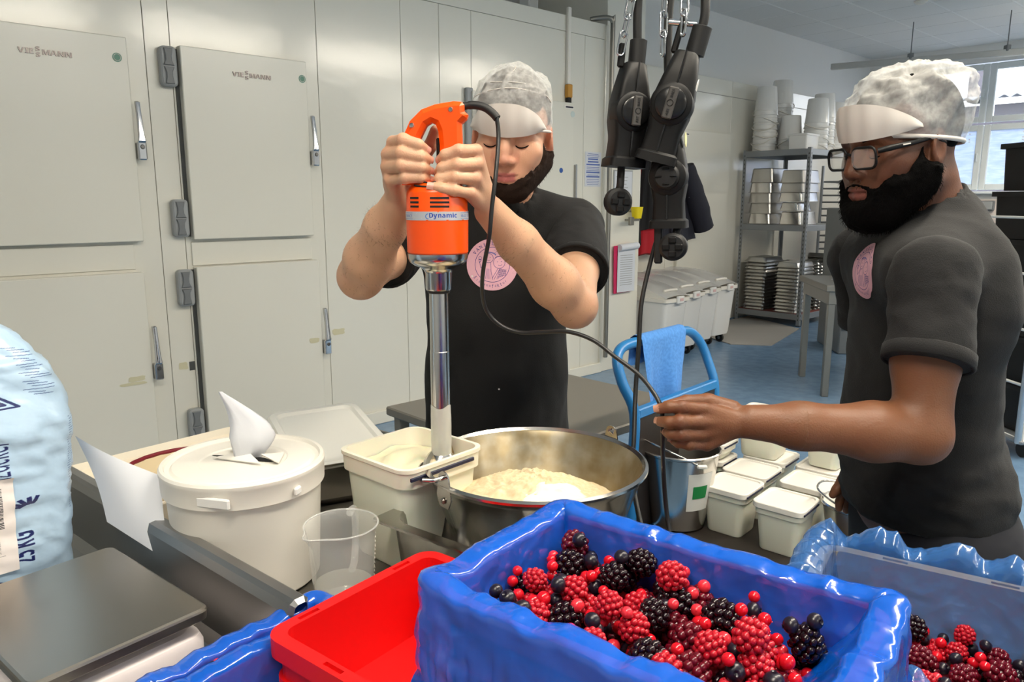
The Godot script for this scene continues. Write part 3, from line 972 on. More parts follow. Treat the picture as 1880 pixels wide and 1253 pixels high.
func rack() -> void:
	var t := thing("steel_rack", "grey boltless steel rack full of pans by the far wall", "rack", room(9.125, 0, 4.63), TH)
	var W := 1.05
	var D := 0.86
	for sx in [-1, 1]:
		for sz in [-1, 1]:
			var p := mb()
			var x: float = sx * (W * 0.5)
			var z: float = sz * (D * 0.5)
			box(p, Vector3(x - sx * 0.02, 1.05, z), Vector3(0.042, 2.1, 0.003))
			box(p, Vector3(x, 1.05, z - sz * 0.02), Vector3(0.003, 2.1, 0.042))
			var post := put("post", done(p), M.galvanised, t)
			var hs := mb()
			for k in 40:
				for off in [0.0]:
					box(hs, Vector3(x - sx * 0.02, 0.08 + 0.05 * k, z + sz * 0.0012), Vector3(0.01, 0.022, 0.004))
					box(hs, Vector3(x + sx * 0.0012, 0.08 + 0.05 * k, z - sz * 0.02), Vector3(0.004, 0.022, 0.01))
			var sl := put("slot", done(hs), M.gasket, post)
			sl.set_meta("kind", "stuff")
			put("foot", box_mesh(Vector3(0.05, 0.01, 0.05), 0.0, Vector3(x - sx * 0.015, 0.005, z - sz * 0.015)), M.black_plastic, post)
	mat("shelf_board", c8(120, 62, 58), 0.7)
	for y in [0.14, 1.2, 2.08]:
		var s := put("shelf", box_mesh(Vector3(W - 0.02, 0.012, D - 0.02), 0.0, Vector3(0, y, 0)), M.shelf_board if y < 1 else M.grey_plastic_dark, t)
		for q in [-1, 1]:
			put("shelf_beam", box_mesh(Vector3(W - 0.01, 0.07, 0.02), 0.003, Vector3(0, y - 0.03, q * (D * 0.5 - 0.008))), M.galvanised, s)
			put("shelf_beam", box_mesh(Vector3(0.02, 0.07, D - 0.01), 0.003, Vector3(q * (W * 0.5 - 0.008), y - 0.03, 0)), M.galvanised, s)
	var at := func(u: float, y: float, v: float) -> Vector3: return room(u, y, v)
	var protos := {}
	var stack := func(called: String, w: float, d: float, h: float, u: float, v: float, y0: float, pitch: float, n: int, label: String, group: String) -> void:
		var key := called + str(w)
		for i in n:
			var pos: Vector3 = at.call(u + rng.randf_range(-0.004, 0.004), y0 + pitch * i, v + rng.randf_range(-0.005, 0.005))
			var o: MeshInstance3D
			if not protos.has(key):
				protos[key] = pan_mesh(w, d, h)
			o = single(called, protos[key], M.pan_steel if i % 3 else M.pan_bright, label % nth(i, n) if "%s" in label else label, "pan", pos, TH + rng.randf_range(-0.02, 0.02), group)
	# bottom level: two tall stacks towards the camera's left, narrow tins along the right face
	stack.call("steel_pan", 0.46, 0.28, 0.06, 8.88, 4.845, 0.15, 0.042, 15, "upturned steel pan, %s in the rear stack on the rack's lowest shelf", "steel pans in the rear stack on the lowest shelf")
	stack.call("steel_pan", 0.46, 0.30, 0.06, 8.88, 4.43, 0.15, 0.042, 14, "upturned steel pan, %s in the front stack on the rack's lowest shelf", "steel pans in the front stack on the lowest shelf")
	for k in 5:
		stack.call("loaf_tin", 0.065, 0.26, 0.05, 9.18 + 0.1 * k, 4.40, 0.15, 0.04, [15, 14, 17, 13, 16][k], "narrow steel tin, %s in the " + ["first", "second", "third", "fourth", "fifth"][k] + " front column beside the post", "narrow steel tins stacked on the lowest shelf")
	for k in 4:
		stack.call("loaf_tin", 0.065, 0.26, 0.05, 9.2 + 0.11 * k, 4.78, 0.15, 0.04, 14, "narrow steel tin, %s in the " + ["first", "second", "third", "fourth"][k] + " rear column of tins", "narrow steel tins stacked behind the front tins")
	# middle level
	stack.call("steel_pan", 0.44, 0.30, 0.17, 8.87, 4.84, 1.21, 0.125, 5, "deep steel pan, %s in the left stack on the middle shelf", "deep pans in the left stack on the middle shelf")
	stack.call("steel_pan", 0.42, 0.28, 0.15, 8.87, 4.44, 1.21, 0.15, 1, "deep steel pan standing below the right stack on the rack's middle shelf", "")
	stack.call("steel_pan", 0.36, 0.24, 0.10, 8.85, 4.47, 1.37, 0.1, 1, "shallow bright steel pan resting on the deep pan of the middle shelf", "")
	stack.call("steel_pan", 0.43, 0.30, 0.15, 8.88, 4.45, 1.48, 0.11, 3, "deep steel pan, %s in the right stack on the middle shelf", "deep pans in the right stack on the middle shelf")
	# white buckets, upside down, nested
	var bk := mb()
	lathe(bk, [Vector2(0.136, 0.0), Vector2(0.145, 0.0), Vector2(0.145, 0.012), Vector2(0.138, 0.014), Vector2(0.138, 0.05), Vector2(0.142, 0.052), Vector2(0.142, 0.06), Vector2(0.136, 0.062), Vector2(0.114, 0.33), Vector2(0.109, 0.338), Vector2(0, 0.338)], 28)
	var bm := done(bk)
	var hm := tube_mesh([Vector3(-0.14, 0.05, 0.03), Vector3(-0.12, 0.02, 0.1), Vector3(0, -0.02, 0.16), Vector3(0.12, 0.01, 0.1), Vector3(0.14, 0.05, 0.03)], 0.006, 6, 5)
	var first: Node3D = null
	var spots := [[8.79, 4.9, 6, 0.085, "the leftmost white stack on the rack top"], [9.2, 4.92, 7, 0.09, "the tallest white stack at the rack top's back"], [9.02, 4.36, 4, 0.085, "the front white stack on the rack top"], [9.31, 4.42, 5, 0.085, "the white stack right of the front one"], [9.59, 4.4, 4, 0.085, "the white stack at the rack top's right end"], [8.97, 4.66, 2, 0.08, "the low white stack amid the rack top"]]
	for q in spots:
		for i in q[2]:
			var pos := room(q[0], 2.087 + q[3] * i, q[1])
			var lab: String = ("topmost bucket of " if i == q[2] - 1 else ORD[i] + " nested bucket in ") + q[4]
			if first == null:
				first = thing("bucket", lab, "bucket", pos, 0.0, "nested white buckets")
				put("body", bm, M.white_gloss, first)
				put("bail", hm, M.white_plastic, first)
			else:
				dup(first, pos, rng.randf_range(0, TAU), lab)
	var bx := mb()
	loft(bx, [rrect(0.3, 0.22, 0.02, 0.0), rrect(0.31, 0.23, 0.02, 0.15), rrect(0.33, 0.25, 0.02, 0.152), rrect(0.33, 0.25, 0.02, 0.17), rrect(0.3, 0.22, 0.02, 0.175)], true, true, true)
	single("white_tub", done(bx), M.white_gloss, "low square white tub in front of the buckets on the rack top", "tub", room(8.76, 2.087, 4.38), TH)
	# tray trolley behind the rack
	var tr := thing("tray_trolley", "tray trolley with many dark flat trays behind the steel rack", "trolley", room(10.5, 0, 4.35), TH)
	for sx in [-1, 1]:
		for sz in [-1, 1]:
			put("post", box_mesh(Vector3(0.03, 1.9, 0.03), 0.003, Vector3(sx * 0.35, 1.0, sz * 0.42)), M.galvanised, tr)
			put("caster", lathe_mesh([Vector2(0, -0.015), Vector2(0.05, -0.015), Vector2(0.05, 0.015), Vector2(0, 0.015)], 14), M.black_rubber, tr, Transform3D(Basis(Vector3.BACK, PI / 2), Vector3(sx * 0.35, 0.051, sz * 0.42)))
	for i in 17:
		put("tray", box_mesh(Vector3(0.64, 0.022, 0.84), 0.004, Vector3(0, 0.3 + 0.09 * i, 0)), M.grey_plastic_dark, tr)
	var tc := thing("tall_cabinet", "grey cabinet with pale door behind the rack's right end", "cabinet", room(10.9, 0, 3.3), TH)
	put("body", box_mesh(Vector3(0.6, 1.3, 0.6), 0.01, Vector3(0, 0.66, 0)), M.oven_grey, tc)
	put("door", box_mesh(Vector3(0.03, 1.1, 0.45), 0.005, Vector3(-0.315, 0.7, 0)), M.galvanised, tc)
const TT := -0.696         # the work tables' own heading
func tp(x: float, y: float, z: float) -> Vector3:      # the tables' axes: x along them, -z towards the man with the mixer
	return Vector3(-0.294 + x * cos(TT) + z * sin(TT), y, -0.891 - x * sin(TT) + z * cos(TT))

# a white square ice-cream tub; open or with its lid on
func tub(label: String, at: Vector3, turn: float, w := 0.165, h := 0.17, lid := true, group := "") -> Node3D:
	var t := thing("white_tub", label, "tub", at, turn, group)
	var st := mb()
	var k := w - 0.02
	loft(st, [rrect(k - 0.03, k - 0.03, 0.022, 0.0, 5), rrect(k - 0.024, k - 0.024, 0.026, 0.006, 5), rrect(k - 0.004, k - 0.004, 0.026, h - 0.035, 5), rrect(k + 0.006, k + 0.006, 0.026, h - 0.034, 5), rrect(k + 0.008, k + 0.008, 0.026, h - 0.008, 5), rrect(k + 0.012, k + 0.012, 0.026, h - 0.006, 5), rrect(k + 0.012, k + 0.012, 0.026, h, 5), rrect(k - 0.002, k - 0.002, 0.024, h, 5), rrect(k - 0.03, k - 0.03, 0.022, 0.005, 5)], true, true, true, 0.5)
	put("body", done(st), M.tub_plastic, t)
	if lid:
		var l := mb()
		loft(l, [rrect(w - 0.002, w - 0.002, 0.026, h - 0.014, 5), rrect(w, w, 0.026, h - 0.012, 5), rrect(w, w, 0.026, h + 0.004, 5), rrect(w - 0.004, w - 0.004, 0.025, h + 0.006, 5), rrect(w - 0.022, w - 0.022, 0.02, h + 0.006, 5), rrect(w - 0.026, w - 0.026, 0.02, h + 0.0015, 5)], true, true, true, 0.5)
		put("lid", done(l), M.white_plastic, t)
	put("rim_stripe", box_mesh(Vector3(0.004, 0.0065, w * 0.74), 0.001, Vector3(w * 0.5 + 0.001 if lid else w * 0.5 - 0.005, h - 0.006 if lid else h - 0.016, 0.01)), M.navy, t)
	return t

func pail(called: String, label: String, at: Vector3, turn: float, r0: float, r1: float, h: float, inside: Material) -> Node3D:
	var t := thing(called, label, "bucket", at, turn)
	var st := mb()
	lathe(st, [Vector2(0, 0.004), Vector2(r0 - 0.012, 0.0), Vector2(r0, 0.008), Vector2(r1, h - 0.012), Vector2(r1 + 0.005, h - 0.008), Vector2(r1 + 0.006, h - 0.002), Vector2(r1 + 0.002, h + 0.002), Vector2(r1 - 0.003, h - 0.002)], 48)
	put("body", done(st), M.steel_bright, t)
	var inn := mb()
	lathe(inn, [Vector2(r1 - 0.0025, h - 0.002), Vector2(r0 - 0.004, 0.02), Vector2(r0 - 0.02, 0.01), Vector2(0, 0.008)], 48)
	put("inside", done(inn), inside, t)
	return t

func trolley() -> void:
	var T := -0.721
	var o := Vector3(0.42, 0, -2.5)
	var t := thing("platform_trolley", "blue tubular platform trolley with dark wooden deck and end panel", "trolley", o, T)
	var L := 1.05
	var W := 0.6
	put("deck", box_mesh(Vector3(L - 0.04, 0.018, W - 0.04), 0.002, Vector3(L * 0.5, 0.327, -W * 0.5)), M.dark_wood, t)
	for z in [0.0, -W]:
		put("frame_rail", box_mesh(Vector3(L, 0.05, 0.03), 0.004, Vector3(L * 0.5, 0.312, z)), M.blue_frame, t)
	for x in [0.0, L]:
		put("frame_rail", box_mesh(Vector3(0.03, 0.05, W), 0.004, Vector3(x, 0.312, -W * 0.5)), M.blue_frame, t)
	put("handle_frame", tube_mesh([Vector3(0, 0.3, 0), Vector3(0, 0.6, 0), Vector3(0, 0.78, 0), Vector3(-0.045, 0.88, 0.01), Vector3(-0.075, 0.95, 0.0), Vector3(-0.09, 0.985, -0.04), Vector3(-0.095, 0.995, -0.12), Vector3(-0.095, 0.995, -0.3), Vector3(-0.095, 0.995, -W + 0.14), Vector3(-0.09, 0.98, -W + 0.05), Vector3(-0.07, 0.93, -W), Vector3(-0.04, 0.86, -W - 0.01), Vector3(0, 0.76, -W), Vector3(0, 0.6, -W), Vector3(0, 0.3, -W)], 0.0185, 14, 5), M.blue_frame, t)
	put("cross_bar", box_mesh(Vector3(0.03, 0.035, W - 0.02), 0.004, Vector3(0, 0.775, -W * 0.5)), M.blue_frame, t)
	put("end_panel", box_mesh(Vector3(0.014, 0.43, W - 0.03), 0.002, Vector3(0.002, 0.55, -W * 0.5)), M.dark_wood, t)
	for x in [0.12, L - 0.12]:
		for z in [-0.08, -W + 0.08]:
			put("caster", lathe_mesh([Vector2(0, -0.02), Vector2(0.08, -0.02), Vector2(0.085, -0.012), Vector2(0.085, 0.012), Vector2(0.08, 0.02), Vector2(0, 0.02)], 20), M.black_rubber, t, Transform3D(Basis(Vector3.RIGHT, PI / 2), Vector3(x, 0.086, z)))
			put("caster_fork", box_mesh(Vector3(0.06, 0.2, 0.06), 0.01, Vector3(x, 0.19, z)), M.galvanised, t)
	# cloth over the handle
	var cl := mb()
	var ct := Basis(Vector3.UP, T)
	sheet(cl, 24, 30, func(a: float, b: float):
		var z := -0.15 - 0.32 * a - 0.035 * (b - 0.3) * (1.0 - a)
		var y := 0.0
		var x := 0.0
		var s: float = (b - 0.28) * 0.44
		var bend := 0.03
		if s < -bend:
			y = 0.998 + s + bend
			x = -0.095 - 0.026
		elif s < bend:
			y = 0.998 + 0.024 * cos(s / bend * PI * 0.5)
			x = -0.095 + 0.026 * sin(s / bend * PI * 0.5)
		else:
			y = 0.998 - (s - bend)
			x = -0.095 + 0.026 + 0.04 * (s - bend)
		var hang: float = maxf(absf(s) - bend, 0.0)
		x += 0.10 * hang * sin(a * 9.0 + b * 2.0) + 0.02 * hang * sin(a * 23.0)
		return Vector3(x, y, z))
	mat("cloth_blue", c8(84, 146, 216), 0.9)
	M.cloth_blue.albedo_texture = noise_tex(0.05, Color(0.78, 0.84, 0.9), Color.WHITE, 256, 5, 12)
	tri_scale(M.cloth_blue, 5.0)
	M.cloth_blue.rim_enabled = true
	M.cloth_blue.rim = 0.3
	single("cleaning_cloth", done(cl), M.cloth_blue, "light blue cleaning cloth draped over the trolley's handle", "cloth", o, T)
	# what stands on it
	var p := pail("steel_pail", "tall steel bucket with bail on the trolley behind the flour bowl", Vector3(0.605, 0.337, -2.6), 0.0, 0.1, 0.14, 0.29, M.steel_dull)
	put("label", label_patch(0.128, 0.10, 0.15, 1.15, 0.95), mat("label_white", c8(206, 206, 200), 0.5), p)
	put("label_print", label_patch(0.1292, 0.06, 0.06, 1.15, 0.8), mat("label_green", c8(20, 120, 60), 0.5), p)
	put("bail", tube_mesh([Vector3(0.04, 0.265, 0.141), Vector3(-0.06, 0.31, 0.12), Vector3(-0.15, 0.335, 0.03), Vector3(-0.14, 0.335, -0.08), Vector3(-0.02, 0.32, -0.15), Vector3(0.03, 0.27, -0.141)], 0.004, 8, 6), M.steel_bright, p)
	put("bail_ear", box_mesh(Vector3(0.035, 0.014, 0.014), 0.004, Vector3(0.045, 0.265, 0.145)), M.white_plastic, p)
	var wp := pail("steel_pail", "steel bucket with white inside near the standing man's dangling hand", Vector3(1.13, 0.337, -2.33), 0.0, 0.075, 0.105, 0.19, M.white_plastic)
	put("bail", tube_mesh([Vector3(-0.03, 0.18, 0.105), Vector3(-0.1, 0.21, 0.05), Vector3(-0.12, 0.225, -0.03), Vector3(-0.07, 0.225, -0.1), Vector3(0.01, 0.21, -0.115)], 0.0035, 8, 6), M.steel_bright, wp)
	put("bail_ear", box_mesh(Vector3(0.03, 0.03, 0.008), 0.003, Vector3(-0.02, 0.19, -0.108)), M.steel_bright, wp)
	var g := "white tubs on the trolley"
	var y := 0.337
	var tubs := [[0.787, -2.55, "white lidded tub at the trolley's left front beside the steel bucket", 0.175], [0.925, -2.40, "white lidded tub nearest the viewer on the trolley", 0.175], [0.905, -2.705, "white lidded tub behind the left front tub on the trolley", 0.175], [1.075, -2.575, "white lidded tub on the trolley beside the white-lined bucket", 0.175], [1.03, -2.86, "lower tub of the stack at the middle of the trolley", 0.175], [1.185, -2.735, "lower tub of the stack below the standing man's forearm", 0.165]]
	for q in tubs:
		tub(q[2], Vector3(q[0], y, q[1]), T, q[3], 0.165, true, g)
	tub("upper tub stacked in the middle of the trolley behind the forearm", Vector3(1.0, y + 0.173, -2.87), T + 0.06, 0.185, 0.17, true, g)
	tub("upper tub stacked beside the standing man's belly on the trolley", Vector3(1.2, y + 0.173, -2.74), T - 0.04, 0.155, 0.13, true, g)
	tub("white tub behind the tall steel bucket with dark striped rim", Vector3(0.8, y, -2.86), T, 0.15, 0.165, true, g)
	tub("short white tub on the tub behind the tall steel bucket", Vector3(0.8, y + 0.173, -2.86), T, 0.15, 0.06, true, g)

func label_patch(r: float, w: float, h: float, a0: float, y01: float) -> ArrayMesh:
	var st := mb()
	sheet(st, 8, 4, func(a: float, b: float): 
		var t: float = a0 + (a - 0.5) * w / r
		var yy: float = 0.16 + (b - 0.5) * h * y01
		var rr: float = 0.1 + 0.04 * yy / 0.29 + 0.0015 + (r - 0.128)
		return Vector3(cos(t) * rr, yy, sin(t) * rr))
	return done(st)

func worktables() -> void:
	var t := thing("worktable", "long grey steel worktable under the bowl and tubs", "table", tp(0, 0, 0), TT)
	put("tabletop", box_mesh(Vector3(2.2, 0.04, 0.68), 0.006, Vector3(0.26, 0.86, -0.362)), mat("table_steel", c8(116, 112, 104), 0.42, 0.75), t)
	put("rear_lip", box_mesh(Vector3(0.72, 0.05, 0.02), 0.006, Vector3(-0.48, 0.895, -0.712)), M.steel_dull, t)
	put("end_lip", box_mesh(Vector3(0.02, 0.05, 0.69), 0.006, Vector3(-0.84, 0.895, -0.365)), M.steel_dull, t)
	for x in [-0.78, 1.3]:
		for z in [-0.7, -0.06]:
			put("leg", box_mesh(Vector3(0.04, 0.85, 0.04), 0.004, Vector3(x, 0.425, z)), M.steel_dull, t)
	put("undershelf", box_mesh(Vector3(2.05, 0.03, 0.62), 0.004, Vector3(0.26, 0.3, -0.38)), M.steel_dull, t)
	# front table with its splash-back
	var f := thing("counter", "dark steel counter with raised back edge under sack and scale", "counter", tp(0, 0, 0), TT)
	put("countertop", box_mesh(Vector3(2.5, 0.04, 0.75), 0.006, Vector3(0.1, 0.86, 0.385)), mat("counter_steel", c8(150, 149, 147), 0.3, 0.9), f)
	var s := mb()
	var prof := PackedVector2Array()
	for q in [Vector2(-0.05, 0.8795), Vector2(-0.03, 0.886), Vector2(-0.018, 0.9), Vector2(-0.008, 0.984), Vector2(-0.003, 0.996), Vector2(0.004, 1.0), Vector2(0.018, 1.0), Vector2(0.024, 0.995), Vector2(0.024, 0.8795)]:
		prof.append(q)
	slab(s, prof, 1.14, 0.006, Transform3D(Basis(Vector3(0, 0, -1), Vector3.UP, Vector3(1, 0, 0)), Vector3(-0.545, 0, 0)))
	put("upstand", done(s), M.counter_steel, f)
	for x in [-1.0, 1.2]:
		for z in [0.08, 0.7]:
			put("leg", box_mesh(Vector3(0.04, 0.85, 0.04), 0.004, Vector3(x, 0.425, z)), M.steel_dull, f)
	# low steel table behind the man
	var b := thing("side_table", "low grey steel table behind the man with the mixer", "table", room(2.32, 0, 2.3), TH)
	put("tabletop", box_mesh(Vector3(1.06, 0.04, 0.9), 0.006, Vector3(0, 0.58, 0.0)), mat("side_steel", c8(138, 133, 124), 0.5, 0.4), b)
	for sx in [-1, 1]:
		for sz in [-1, 1]:
			put("leg", box_mesh(Vector3(0.05, 0.56, 0.05), 0.004, Vector3(sx * 0.48, 0.28, sz * 0.4)), M.side_steel, b)
	put("undershelf", box_mesh(Vector3(0.98, 0.02, 0.82), 0.004, Vector3(0, 0.15, 0)), M.side_steel, b)

func table_things() -> void:
	# wipes bucket
	var w := thing("wipes_bucket", "large round white lidded bucket with a tissue sticking out", "bucket", Vector3(-0.438, 0.881, -1.175), -0.25)
	var st := mb()
	lathe(st, [Vector2(0, 0.0), Vector2(0.106, 0.0), Vector2(0.112, 0.006), Vector2(0.1205, 0.165), Vector2(0.1215, 0.168)], 56)
	put("body", done(st), M.white_plastic, w)
	var l := mb()
	lathe(l, [Vector2(0.1215, 0.165), Vector2(0.1265, 0.166), Vector2(0.1275, 0.194), Vector2(0.1285, 0.196), Vector2(0.1285, 0.202), Vector2(0.126, 0.206), Vector2(0.121, 0.206), Vector2(0.1185, 0.201), Vector2(0.112, 0.199), Vector2(0.108, 0.203), Vector2(0.104, 0.2035), Vector2(0.07, 0.2035), Vector2(0.067, 0.2015), Vector2(0.0, 0.2025)], 64, Transform3D(), 0.5)
	var lid := put("lid", done(l), M.white_plastic, w)
	put("lid_latch", box_mesh(Vector3(0.055, 0.016, 0.006), 0.002, Vector3(0.03, 0.18, 0.1245)), M.white_gloss, lid)
	for a in [0.35, 3.4]:
		put("lid_lug", box_mesh(Vector3(0.006, 0.012, 0.016), 0.002, Vector3(0.13 * cos(a), 0.178, 0.13 * sin(a))), M.white_gloss, lid)
	# star-cut slot: four flaps pushed up round a dark hole
	var hole := mb()
	slab(hole, PackedVector2Array([Vector2(-0.06, 0.002), Vector2(-0.01, 0.012), Vector2(0.03, 0.012), Vector2(0.055, 0.0), Vector2(0.028, -0.004), Vector2(-0.02, -0.006)]), 0.0012, 0.0, Transform3D(Basis(Vector3.RIGHT, -PI / 2), Vector3(0, 0.2035, 0.0)))
	put("slot", done(hole), M.black_plastic, lid)
	var fl := mb()
	for q in [[Vector3(-0.05, 0.204, 0.012), Vector3(0.045, 0.204, 0.02), Vector3(0.004, 0.214, -0.006)], [Vector3(0.07, 0.204, 0.01), Vector3(0.05, 0.204, -0.04), Vector3(0.03, 0.212, -0.002)], [Vector3(-0.05, 0.204, -0.03), Vector3(0.02, 0.204, -0.045), Vector3(-0.008, 0.211, -0.008)]]:
		flat(fl)
		tri(fl, q[0], q[1], q[2])
		tri(fl, q[2] + Vector3(0, 0.0015, 0), q[1] + Vector3(0, 0.0015, 0), q[0] + Vector3(0, 0.0015, 0))
	put("cut_flap", done(fl), M.white_plastic, lid)
	var ti := mb()
	var rings := []
	for j in 15:
		var b := j / 14.0
		var ring := PackedVector3Array()
		var ww: float = 0.017 + 0.02 * sin(minf(b * 2.2, 1.0) * PI * 0.5)
		ww *= 1.0 - pow(clampf((b - 0.3) / 0.7, 0.0, 1.0), 0.9) * 0.93
		for i in 20:
			var a := TAU * i / 20
			var fold := 0.95 + 0.3 * absf(sin(a * 2.5 + 1.0 + b * 2.0)) - 0.16 * absf(sin(a * 4.5 + 3.0 * b))
			ring.append(Vector3(cos(a) * ww * fold - 0.028 * b * b + 0.01 * sin(b * 4.0), 0.2 + 0.115 * b + 0.01 * cos(a * 2.0) * b * (1.0 - b), sin(a) * ww * 0.4 * fold))
		rings.append(ring)
	loft(ti, rings, true, false, true, 0.0)
	single("paper_tissue", done(ti), M.paper, "crumpled white tissue pulled up through the wipes bucket's lid", "tissue", Vector3(-0.432, 0.884, -1.18), 0.35)
	# the tub being mixed
	var tb := tub("open white tub of pale cream under the hand mixer", Vector3(-0.178, 0.881, -1.275), TT - 0.03, 0.196, 0.19, false)
	var cr := mb()
	var nn := FastNoiseLite.new()
	nn.seed = 5
	nn.frequency = 9.0
	sheet(cr, 26, 26, func(a: float, b: float):
		var x: float = (a - 0.5) * 0.166
		var z: float = (b - 0.5) * 0.166
		return Vector3(x, 0.158 + 0.012 * nn.get_noise_2d(x, z) + 0.006 * sin(sqrt((x - 0.04) * (x - 0.04) + z * z) * 110.0) * exp(-sqrt(x * x + z * z) * 18.0) + 0.018 * maxf(0.0, 1.0 - Vector2(x + 0.02, z).length() * 14.0), z))
	mat("cream", c8(226, 221, 192), 0.35)
	M.cream.subsurf_scatter_enabled = true
	M.cream.subsurf_scatter_strength = 0.2
	put("cream", done(cr), M.cream, tb)
	# the deep pan with its lifted clear lid
	var gp := thing("steel_pan", "deep steel pan under a translucent lid behind the wipes bucket", "pan", Vector3(-0.40, 0.881, -1.595), -1.10)
	put("body", open_pan(0.32, 0.2, 0.1), M.steel, gp)
	var ld := mb()
	loft(ld, [rrect(0.33, 0.21, 0.03, 0.0, 5), rrect(0.335, 0.215, 0.03, 0.008, 5), rrect(0.325, 0.205, 0.03, 0.014, 5), rrect(0.30, 0.18, 0.025, 0.014, 5), rrect(0.29, 0.17, 0.025, 0.007, 5)], true, false, true, 0.5)
	mat("milky_lid", c8(236, 236, 230, 0.86), 0.35)
	M.milky_lid.transparency = BaseMaterial3D.TRANSPARENCY_ALPHA
	var lo := single("plastic_lid", done(ld), M.milky_lid, "translucent white rectangular lid lying tilted on the deep steel pan", "lid", Vector3(-0.405, 0.985, -1.60), -1.10)
	lo.rotation = Vector3(0.02, -1.10, -0.08)
	# shallow pan by the bowl
	var sp := thing("steel_pan", "steel pan with broad rim wedged between the bowl and the tub", "pan", tp(0.02, 0.881, -0.325), TT + 0.05)
	put("body", open_pan(0.26, 0.165, 0.115), M.steel, sp)
	# the bowl of flour
	var bw := thing("flour_bowl", "large steel bucket bowl with folded bail holding a heap of flour", "bowl", Vector3(0.04, 0.881, -1.232), 0.0)
	var R := 0.187
	var bo := mb()
	lathe(bo, [Vector2(0, 0.0), Vector2(0.118, 0.0), Vector2(0.128, 0.008), Vector2(R - 0.006, 0.165), Vector2(R, 0.172), Vector2(R + 0.004, 0.176), Vector2(R + 0.004, 0.18), Vector2(R - 0.001, 0.183), Vector2(R - 0.006, 0.178)], 64)
	put("body", done(bo), M.steel_bright, bw)
	var bi := mb()
	lathe(bi, [Vector2(R - 0.005, 0.178), Vector2(R - 0.012, 0.165), Vector2(0.13, 0.02), Vector2(0.115, 0.008), Vector2(0, 0.006)], 64)
	mat("floury_steel", c8(190, 182, 164), 0.4, 0.9)
	M.floury_steel.albedo_texture = noise_tex(0.02, Color(0.86, 0.8, 0.68), Color.WHITE, 256, 5, 31)
	M.floury_steel.roughness_texture = noise_tex(0.03, Color(0.7, 0.7, 0.7), Color.WHITE, 256, 5, 32)
	tri_scale(M.floury_steel, 4.0)
	put("inside", done(bi), M.floury_steel, bw)
	for a in [2.45, -0.69]:
		var bs := Basis(Vector3.UP, PI * 0.5 - a)
		var ear := put("ear", ear_mesh(), M.steel_bright, bw, Transform3D(bs.scaled(Vector3.ONE * 0.8), Vector3(cos(a) * (R + 0.002), 0.178, sin(a) * (R + 0.002))))
		put("rivet", box_mesh(Vector3(0.012, 0.012, 0.006), 0.003, Vector3(0, -0.026, 0.004)), M.steel_dull, ear)
	var bp := []
	for i in 13:
		var a := lerpf(2.45, -0.69 + TAU, i / 12.0)
		var lift := 0.182 - 0.02 * sin(i / 12.0 * PI)
		bp.append(Vector3(cos(a) * (R + 0.012), lift - 0.004, sin(a) * (R + 0.012)))
	bp[0] = Vector3(cos(2.45) * (R + 0.022), 0.196, sin(2.45) * (R + 0.022))
	bp.append(Vector3(cos(-0.69) * (R - 0.004), 0.198, sin(-0.69) * (R - 0.004)))
	put("bail", tube_mesh(bp, 0.0036, 8, 5), M.steel_bright, bw)
	put("bail_hook", tube_mesh([Vector3(cos(2.45) * (R - 0.002), 0.196, sin(2.45) * (R - 0.002)), Vector3(cos(2.45) * (R + 0.02), 0.195, sin(2.45) * (R + 0.02)), Vector3(cos(2.5) * (R + 0.034), 0.196, sin(2.5) * (R + 0.034))], 0.0042, 8, 3), M.steel_bright, bw)
	mat("flour", c8(220, 205, 174), 0.95)
	M.flour.albedo_texture = noise_tex(0.05, Color(0.93, 0.9, 0.84), Color.WHITE, 256, 5, 41)
	tri_scale(M.flour, 7.0)
	var fn := FastNoiseLite.new()
	fn.seed = 11
	fn.frequency = 28.0
	fn.fractal_octaves = 4
	var fm := mb()
	sheet(fm, 130, 60, func(a: float, b: float):
		var t: float = a * TAU
		var r: float = 0.152 * b
		var x := r * cos(t)
		var z := r * sin(t)
		var q := Vector2(x + 0.01, (z - 0.02)).length()
		var h := 0.158 - 0.05 * pow(q / 0.15, 1.7)
		var gr := fn.get_noise_2d(x, z) * 0.009 + fn.get_noise_2d(x * 4.0, z * 4.0) * 0.004
		return Vector3(x, maxf(0.1, h) + gr * (1.0 - b * 0.5), z))
	var fo := single("flour_heap", done(fm), M.flour, "heap of cream-coloured flour in the large steel bowl", "flour", Vector3(0.04, 0.881, -1.232), 0.0)
	fo.set_meta("kind", "stuff")
	var fs := mb()
	sheet(fs, 30, 10, func(a: float, b: float):
		var t: float = a * TAU
		var r: float = 0.045 * b * (1.0 + 0.2 * sin(t * 3.0) + 0.1 * sin(t * 5.0 + 1.0))
		var x := r * 1.5 * cos(t) + 0.045
		var z := r * sin(t) + 0.075
		var q := Vector2(x + 0.01, (z - 0.02)).length()
		var h := 0.158 - 0.05 * pow(q / 0.15, 1.7)
		return Vector3(x, h + 0.007 * (1.0 - b * b) + 0.002 + fn.get_noise_2d(x * 2.0, z * 2.0) * 0.007 - 0.004 * b * b * b, z))
	mat("white_powder", c8(224, 220, 214), 0.95)
	var wo := single("white_powder", done(fs), M.white_powder, "patch of whiter powder lying on the flour heap's front", "powder", Vector3(0.04, 0.881, -1.232), 0.0)
	wo.set_meta("kind", "stuff")
	# measuring jug
	var j := thing("measuring_jug", "clear plastic measuring jug with a little water in it", "jug", Vector3(-0.262, 0.881, -1.085), 0.35)
	mat("clear_plastic", c8(232, 234, 232, 0.26), 0.12)
	M.clear_plastic.transparency = BaseMaterial3D.TRANSPARENCY_ALPHA
	var jm := mb()
	var jr := []
